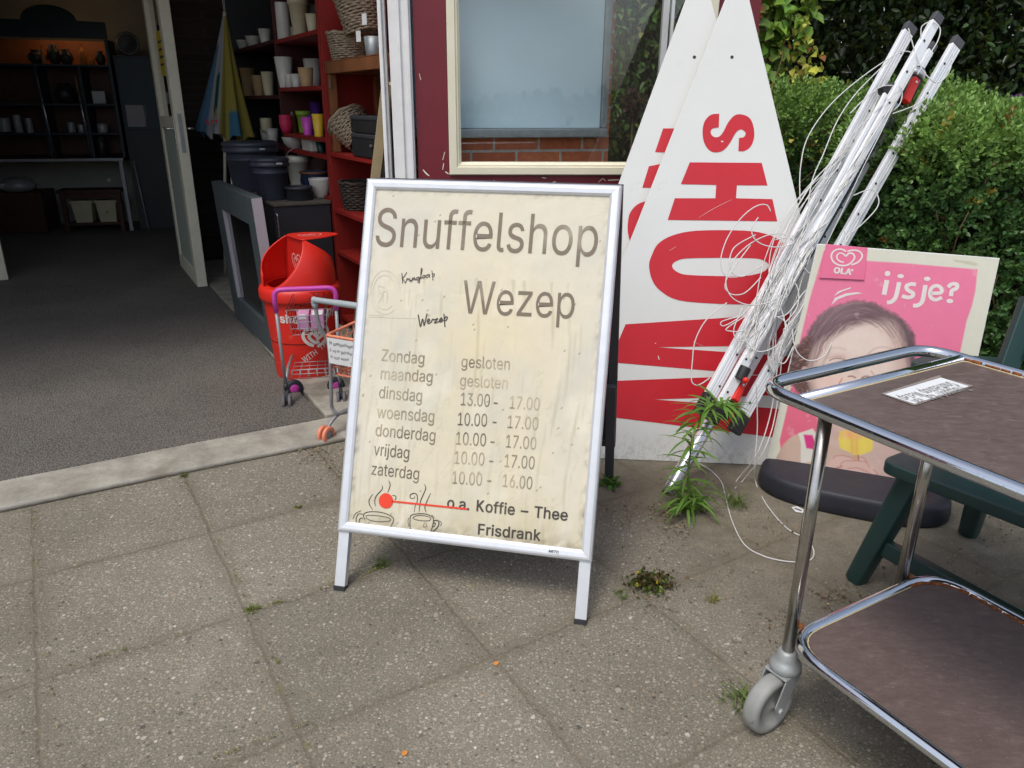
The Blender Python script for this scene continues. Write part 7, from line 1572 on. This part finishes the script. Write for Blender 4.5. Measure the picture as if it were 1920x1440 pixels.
basket('dark brown square wicker basket on the lower shelf of the bright red bookcase', onAP(680, 392, .64, .748), .10, .125, .15, 'wicker_dark', rows=12)
t, p, r, h = pot('zinc_pot', 'small galvanised zinc pot on the wooden frame next to the baskets', 'pot', 701, 107, 78, 15, 'zinc', 1.536, 'taper', .84, a=.56)
for (x, y, lab) in ((683, 36, 'small white price tag on the upper wicker basket'), (672, 68, 'white blank price tag on the lower wicker basket')):
    p = PL(x, y, BP(.50, 0), E1); TFm = Frame(p, A3(.98, .15, .1), Z3); t = thing('price_tag', lab, 'tag', p, 'white price tags on the baskets'); mb = MB(); mb.fbox(TFm, -.011, .011, -.024, .024, 0, .001); mb.build('tag_card', 'paper', t); mb = MB(); mb.tube([TFm(0, .022, .001), TFm(.005, .035, -.02), TFm(.012, .045, -.05)], .0007, 4); mb.build('tag_string', 'cord', t)
for (z, hgt, a_, lab) in ((1.0625, .115, .50, 'lower black box with knob on the nearer red shelf'), (1.179, .085, .505, 'upper black box stacked on the other black box')):
    p = onAP(660, 280, a_, z); q_ = onAP(709, 290, a_, z); t = thing('black_box', lab, 'box', (p + q_) / 2, 'black boxes on the nearer red shelf'); mb = MB(); mb.obox(p, q_ - p, E1 * .22, Z3 * hgt); mb.build('box_body', 'black', t, bevel=.006)
    mb = MB(); mb.obox(p - E1 * .003 + Z3 * (hgt - .022), q_ - p, E1 * .226, Z3 * .02); mb.build('lid', 'dark_grey', t, bevel=.004)
    if z < 1.1: mb = MB(); mb.lathe([(.0, .022), (.010, .02), (.012, .012), (.006, 0)], (p + q_) / 2 + Z3 * .06 + (q_ - p) * .35, 12, -E1); mb.build('knob', 'dark_grey', t)
pk = thing('wooden_plank', 'long pale planed board leaning upright against the white jamb', 'plank', BP(.44, .30, .032))
pb1, pb2 = onAP(727, 155, .43), onAP(705, 332, .43); dd_ = nrm(pb2 - pb1); bot = pb1 + dd_ * ((pb1[2] - .036) / -dd_[2]); mb = MB(); mb.bar(bot, pb1, .046, .03, E2 * .6 + E1 * -.8); mb.build('board', 'plank', pk, bevel=.002)
db = thing('dark_board', 'dark painted board standing between plank and white jamb', 'board', BP(.52, .22, .032)); mb = MB(); mb.obox(BP(.478, .10, .034), E1 * .02, E2 * .14, Z3 * 1.27); mb.build('panel', 'cabinet', db, bevel=.002)
# added brick patterned sheet, stands in for brick glimpsed through the shelf's open back
bs = thing('brick_standin', 'added pale pink brick sheet standing in for brick seen behind the wooden frame', 'sheet', BP(.86, .3, 1.0)); mb = MB(); mb.fbox(CBN, .846, .852, -.02, .415, .6, 2.3)
mb.build('sheet', 'brick_pink', bs, uv=(E2, Z3))

# ================================================================== FURLED PARASOL
ub = G(422, 512, .03); ut = AT(421, 22, ub[1] + .05)
par = thing('parasol', 'half furled yellow white and blue parasol standing in the dark corner by the shelves', 'parasol', ub)
mb = MB(); mb.tube([ub, ut], .012, 12); mb.build('pole', 'door_white', par)
ax = nrm(ut - ub); Lp_ = np.linalg.norm(ut - ub); zt_, zb_ = .99 * Lp_, .56 * Lp_
vs, cs = [], []; nr, na = 26, 96; ex_ = nrm(np.cross(A3(0, 1, 0), ax)); ey_ = np.cross(ax, ex_)
for i in range(nr + 1):
    t = i / nr
    for j in range(na):
        a_ = 2 * math.pi * j / na; fo_ = math.cos(8 * a_); r = (.012 + .175 * t ** 1.05) * (1 + .22 * fo_ * t) ; zz = zt_ + (zb_ - zt_) * t - .05 * t * (fo_ < 0) * -fo_
        vs.append(ub + ax * zz + ex_ * (r * math.cos(a_)) + ey_ * (r * math.sin(a_) * .8))
        u = math.cos(a_); v_ = math.sin(a_)
        c = S(148, 136, 66) if u > .12 else S(150, 152, 156)
        if u < -.55 and t > .25: c = S(80, 112, 138)
        if -.42 < u < -.05 and .48 < t < .78: c = S(44, 84, 60)
        if .45 < u < .85 and t > .78: c = S(66, 110, 134)
        if -.30 < u < .0 and t > .78 and t < .88: c = S(148, 136, 66) if (t * 40 + u * 10) % 2 > 1 else c
        cs.append(c)
fs = [(i * na + j, i * na + (j + 1) % na, (i + 1) * na + (j + 1) % na, (i + 1) * na + j) for i in range(nr) for j in range(na)]
cv = rawmesh('canopy', np.array(vs), np.array(fs), 'parasol', par, cols=np.array(cs), smooth=True)
UFm = Frame(ub + ax * (zb_ + .07) - A3(0, .215, 0), A3(1, 0, 0), ax)
f = Flat(UFm, .0); 
for pts, m_ in (([(-.10, .0), (-.09, .03), (-.075, .0)], 0), ([(-.06, .0), (-.05, .035), (-.04, .005)], 0), ([(-.03, .02), (-.015, .035), (-.02, .01)], 0)): f.stroke([(x + .035, y) for x, y in pts], .008, px=False)
M['print_red'] = mat('red print', S(190, 40, 40), .7); f.build('print', 'print_red', cv)
mb = MB()
for dx in (-.012, .012): mb.tube([ut + A3(dx * .3, 0, 0), ut + A3(dx, 0, .35), A3(ut[0] + dx * 1.6, ut[1], 2.6)], .003, 5)
mb.build('tie_string', 'cord', par)
mb = MB(); q_ = AT(418, 388, ub[1] - .05); mb.prism([q_ + A3(-.02, 0, .06), q_ + A3(.03, 0, .07), q_ + A3(.035, 0, -.05), q_ + A3(-.005, 0, -.04)], A3(0, .01, 0)); mb.build('blue_tag', 'blue_tag', par)

# ================================================================== BACK ROOM SEEN THROUGH THE DARK DOORWAY
def I(x, z, d=0.0): return IFR(x, z, -d)
def ib(name, m, par, x0, x1, z0, z1, d0, d1, bev=.003, nm=None): return MB().fbox(IFR, x0, x1, z0, z1, -d1, -d0).build(name, m, par, bevel=bev)
dr = thing('dresser', 'dark navy dresser top with arched crest and warm lit niche in back room', 'dresser', I(-.6, .78, .3))
mb = MB(); arch = [(-1.9, 1.90), (.07, 1.90), (.07, 2.05), (-.18, 2.055)] + [(-.42 + .24 * math.cos(a_), 2.055 + .135 * math.sin(a_)) for a_ in np.linspace(.05, math.pi - .05, 14)] + [(-.66, 2.055), (-1.9, 2.055)]
mb.prism([I(x, z, .02) for x, z in arch], IFR.ez * .04); mb.build('crest', 'navy', dr, bevel=.003)
M['lamplit_wood'] = mat('lamplit brown wood', S(168, 96, 42), 0.5, 0, 0.15, 6)  # lamp glow put into the colour of the niche back
ib('niche_back', 'lamplit_wood', dr, -1.9, .06, 1.655, 1.90, .36, .37); ib('back_panel', 'dark_wood', dr, -1.9, .06, .80, 1.654, .36, .37); ib('side_panel', 'navy', dr, .031, .06, .775, 1.899, .03, .359)  # one back in two tones: orange as lit, dark as unlit below
for z in (1.665, 1.30, 1.02): ib('shelf', 'navy', dr, -1.9, .030, z - .02, z, .03, .355)
for x in (-.63, -.24): ib('divider', 'navy', dr, x - .012, x + .012, .78, 1.644, .03, .36)
mb = MB(); mb.tube([I(-.66, 1.935, .12), I(.0, 1.935, .12)], .014, 10); mb.build('lamp_tube', 'lamp', dr)
DG = 'ornaments in the back room dresser'
def orn(name, lab, cat, x, z, d, r, h, m, prof): 
    P = [(r * a_, h * b_) for a_, b_ in prof]; p = I(x, z + .001, d); o = MB().lathe(P, p, 20).build(name, m, base=p); tag(o, lab, cat, DG); return o
bot_ = [(.8, 0), (1, .03), (1, .55), (.5, .72), (.28, .78), (.28, .96), (.36, .97), (.36, 1), (0, 1)]; vas = [(.5, 0), (.6, .03), (1, .4), (.8, .75), (.5, .85), (.6, 1), (0, .98)]
orn('bottle', 'amber bottle with white label in the lit niche of the dresser', 'bottle', -.21, 1.665, .15, .032, .20, 'amber', bot_); orn('round_vase', 'round dark vase in the middle of the lit niche', 'vase', -.36, 1.665, .13, .07, .14, 'dark_item', vas); orn('dark_jug', 'taller dark jug left of the round vase in the lit niche', 'jug', -.47, 1.665, .15, .065, .18, 'dark_item', vas); orn('small_jar', 'small amber jar right of the bottle in the lit niche', 'jar', -.13, 1.665, .12, .025, .09, 'amber', bot_); orn('dark_bowl', 'dark dish leaning at the left end of the lit niche', 'bowl', -.62, 1.665, .15, .09, .13, 'dark_item', vas); orn('dark_cup', 'dark cup at the right end of the lit niche', 'cup', -.05, 1.665, .14, .05, .13, 'dark_item', vas); orn('figurine', 'thin small figurine at the left of the lit niche', 'figurine', -.55, 1.665, .08, .02, .17, 'amber', bot_)
for x, z, r, h, lab in ((-1.02, 1.03, .05, .13, 'leftmost pale tin on the dresser shelf'), (-.90, 1.02, .035, .17, 'tall pale tin third from the left on the dresser shelf'), (-.80, 1.02, .03, .14, 'slim pale tin nearest the metal upright on the dresser shelf'), (-.42, 1.02, .035, .10, 'white mug in the middle compartment of the dresser'), (-.33, 1.02, .03, .08, 'small white cup in the middle compartment of the dresser'), (-.13, 1.02, .05, .09, 'pale bowl in the right compartment of the dresser')): orn('tin', lab, 'tin', x, z, .10, r, h, 'tin', [(.95, 0), (1, .03), (1, .9), (.9, .95), (.9, 1), (0, .99)])
t = thing('picture_card', 'grey framed card standing on the right dresser shelf', 'card', I(-.12, 1.31, .1)); MB().fbox(IFR, -.18, -.06, 1.302, 1.42, -.12, -.11).build('card', 'tin', t, bevel=.002)
orn('dried_bouquet', 'bushy dried arrangement in the middle compartment of the dresser', 'bouquet', -.43, 1.30, .14, .10, .19, 'dark_item', vas)
orn('milk_can', 'tall brown metal can in the right lower compartment of the dresser', 'can', -.17, .781, .12, .06, .22, 'dark_item', vas)
for x, lab in ((-.605, 'left thin metal pole leaning in front of the dresser'), (-.265, 'right thin metal pole leaning in front of the dresser')):
    t = thing('metal_pole', lab, 'pole', I(x, .78, .01), 'thin metal poles in front of the dresser'); mb = MB(); mb.tube([I(x + .01, .786, .0), I(x - .015, 1.56, .012)], .007, 8); mb.build('rod', 'alu_tube', t)
tb_ = thing('table', 'dark table with pale metal edge carrying the dresser top in the back room', 'table', I(-.6, 0, .3))
ib('table_top', 'dark_wood', tb_, -1.9, .035, .742, .774, .004, .6); ib('edge_strip', 'tin', tb_, -1.9, .037, .745, .772, -.004, .0035, .001)
for x in (.0, -1.6): ib('leg', 'tin', tb_, x - .012, x + .024, .025, .7415, .0, .045, .002)
sd2 = thing('wooden_stand', 'low brown wooden stand with a crossbar holding two cream boxes in the back room', 'stand', I(-.32, .025, .0))
for x in (-.60, -.07): ib('leg', 'dark_wood', sd2, x - .02, x + .025, .026, .43, -.03, .02)
ib('top_board', 'dark_wood', sd2, -.64, -.03, .4305, .46, -.05, .24); ib('apron', 'dark_wood', sd2, -.574, -.092, .37, .43, -.02, .015); ib('lower_board', 'dark_wood', sd2, -.574, -.092, .10, .125, -.04, .22)
for x, lab in ((-.43, 'left cream tapered box with knob in the wooden stand'), (-.20, 'right cream tapered box with small handle in the wooden stand')):
    t = thing('cream_box', lab, 'box', I(x, .126, .05), 'cream boxes in the wooden stand'); mb = MB(); w0, w1 = .078, .098
    mb.sweep([[I(x + sx * w, z, .05 + sz * .07) for sx, sz in ((-1, -1), (1, -1), (1, 1), (-1, 1))] for w, z in ((w0, .127), (w0, .14), (w1, .325))]); mb.build('box_body', 'vase_cream', t, bevel=.003, recalc=True)
    MB().fbox(IFR, x - .112, x + .112, .3255, .35, -.13, .03).build('lid', 'vase_cream', t, bevel=.003); mb = MB(); mb.lathe([(0, .02), (.014, .018), (.016, .008), (.008, 0)], I(x, .235, -.018), 12, IFR.ez); mb.build('knob', 'vase_cream', t)
gc = thing('grey_cabinet', 'tall dark grey cabinet to the right of the dresser in the back room', 'cabinet', I(.24, .025, .3)); ib('carcass', 'cabinet', gc, .085, .45, .026, 1.76, .05, .5); ib('door', 'navy', gc, .10, .44, 1.05, 1.74, .034, .0495); mb = MB(); mb.tube([I(.30, 1.08, .025), I(.32, 1.30, .025)], .005, 6); mb.build('handle', 'tin', gc)
t = thing('wall_plate', 'round dark decorated plate standing on the grey cabinet', 'plate', I(.24, 1.762, .2)); mb = MB(); mb.lathe([(0, .0), (.05, .0), (.085, .012), (.11, .022), (.112, .028), (.08, .02), (0, .01)], I(.22, 1.875, .2), 30, IFR.ez); mb.build('plate', 'dark_item', t)
mb = MB(); mb.lathe([(.088, .0205), (.096, .0235), (.104, .0265), (.096, .0245)], I(.22, 1.875, .2), 30, IFR.ez, caps=False); mb.build('rim_pattern', 'tin', t)
t = thing('white_stick', 'thin white stick leaning against the grey cabinet', 'stick', I(.20, .025, .0)); mb = MB(); mb.tube([I(.18, .026, -.03), I(.13, .74, .02)], .006, 8); mb.build('stick', 'tin', t)
t = thing('wall_sheet', 'pale framed sheet on the dark cabinet side', 'sheet', I(.3, 1.1, .0)); MB().fbox(IFR, .13, .30, 1.08, 1.29, -.033, -.028).build('sheet', 'sash_edge', t)
t = thing('white_tag', 'small square white tag hanging under the dark table', 'tag', I(-.13, .5, 0)); mb = MB(); c = I(-.155, .545, .10); mb.prism([c + IU * .022, c + Z3 * .02, c - IU * .022, c - Z3 * .02], IFR.ez * .001); mb.build('card', 'paper', t)
t = thing('cloth_bundle', 'crumpled grey cloth bundle under the dark table', 'bundle', I(-1.0, .3, .1)); P_ = []; mb = MB(); mb.lathe([(0, 0), (.12, .01), (.17, .06), (.13, .12), (.05, .15), (0, .155)], I(-1.02, .44, .12), 20); mb.build('cloth', 'tin', t); ib('support_box', 'dark_wood', t, -1.3, -.8, .026, .439, .02, .5)
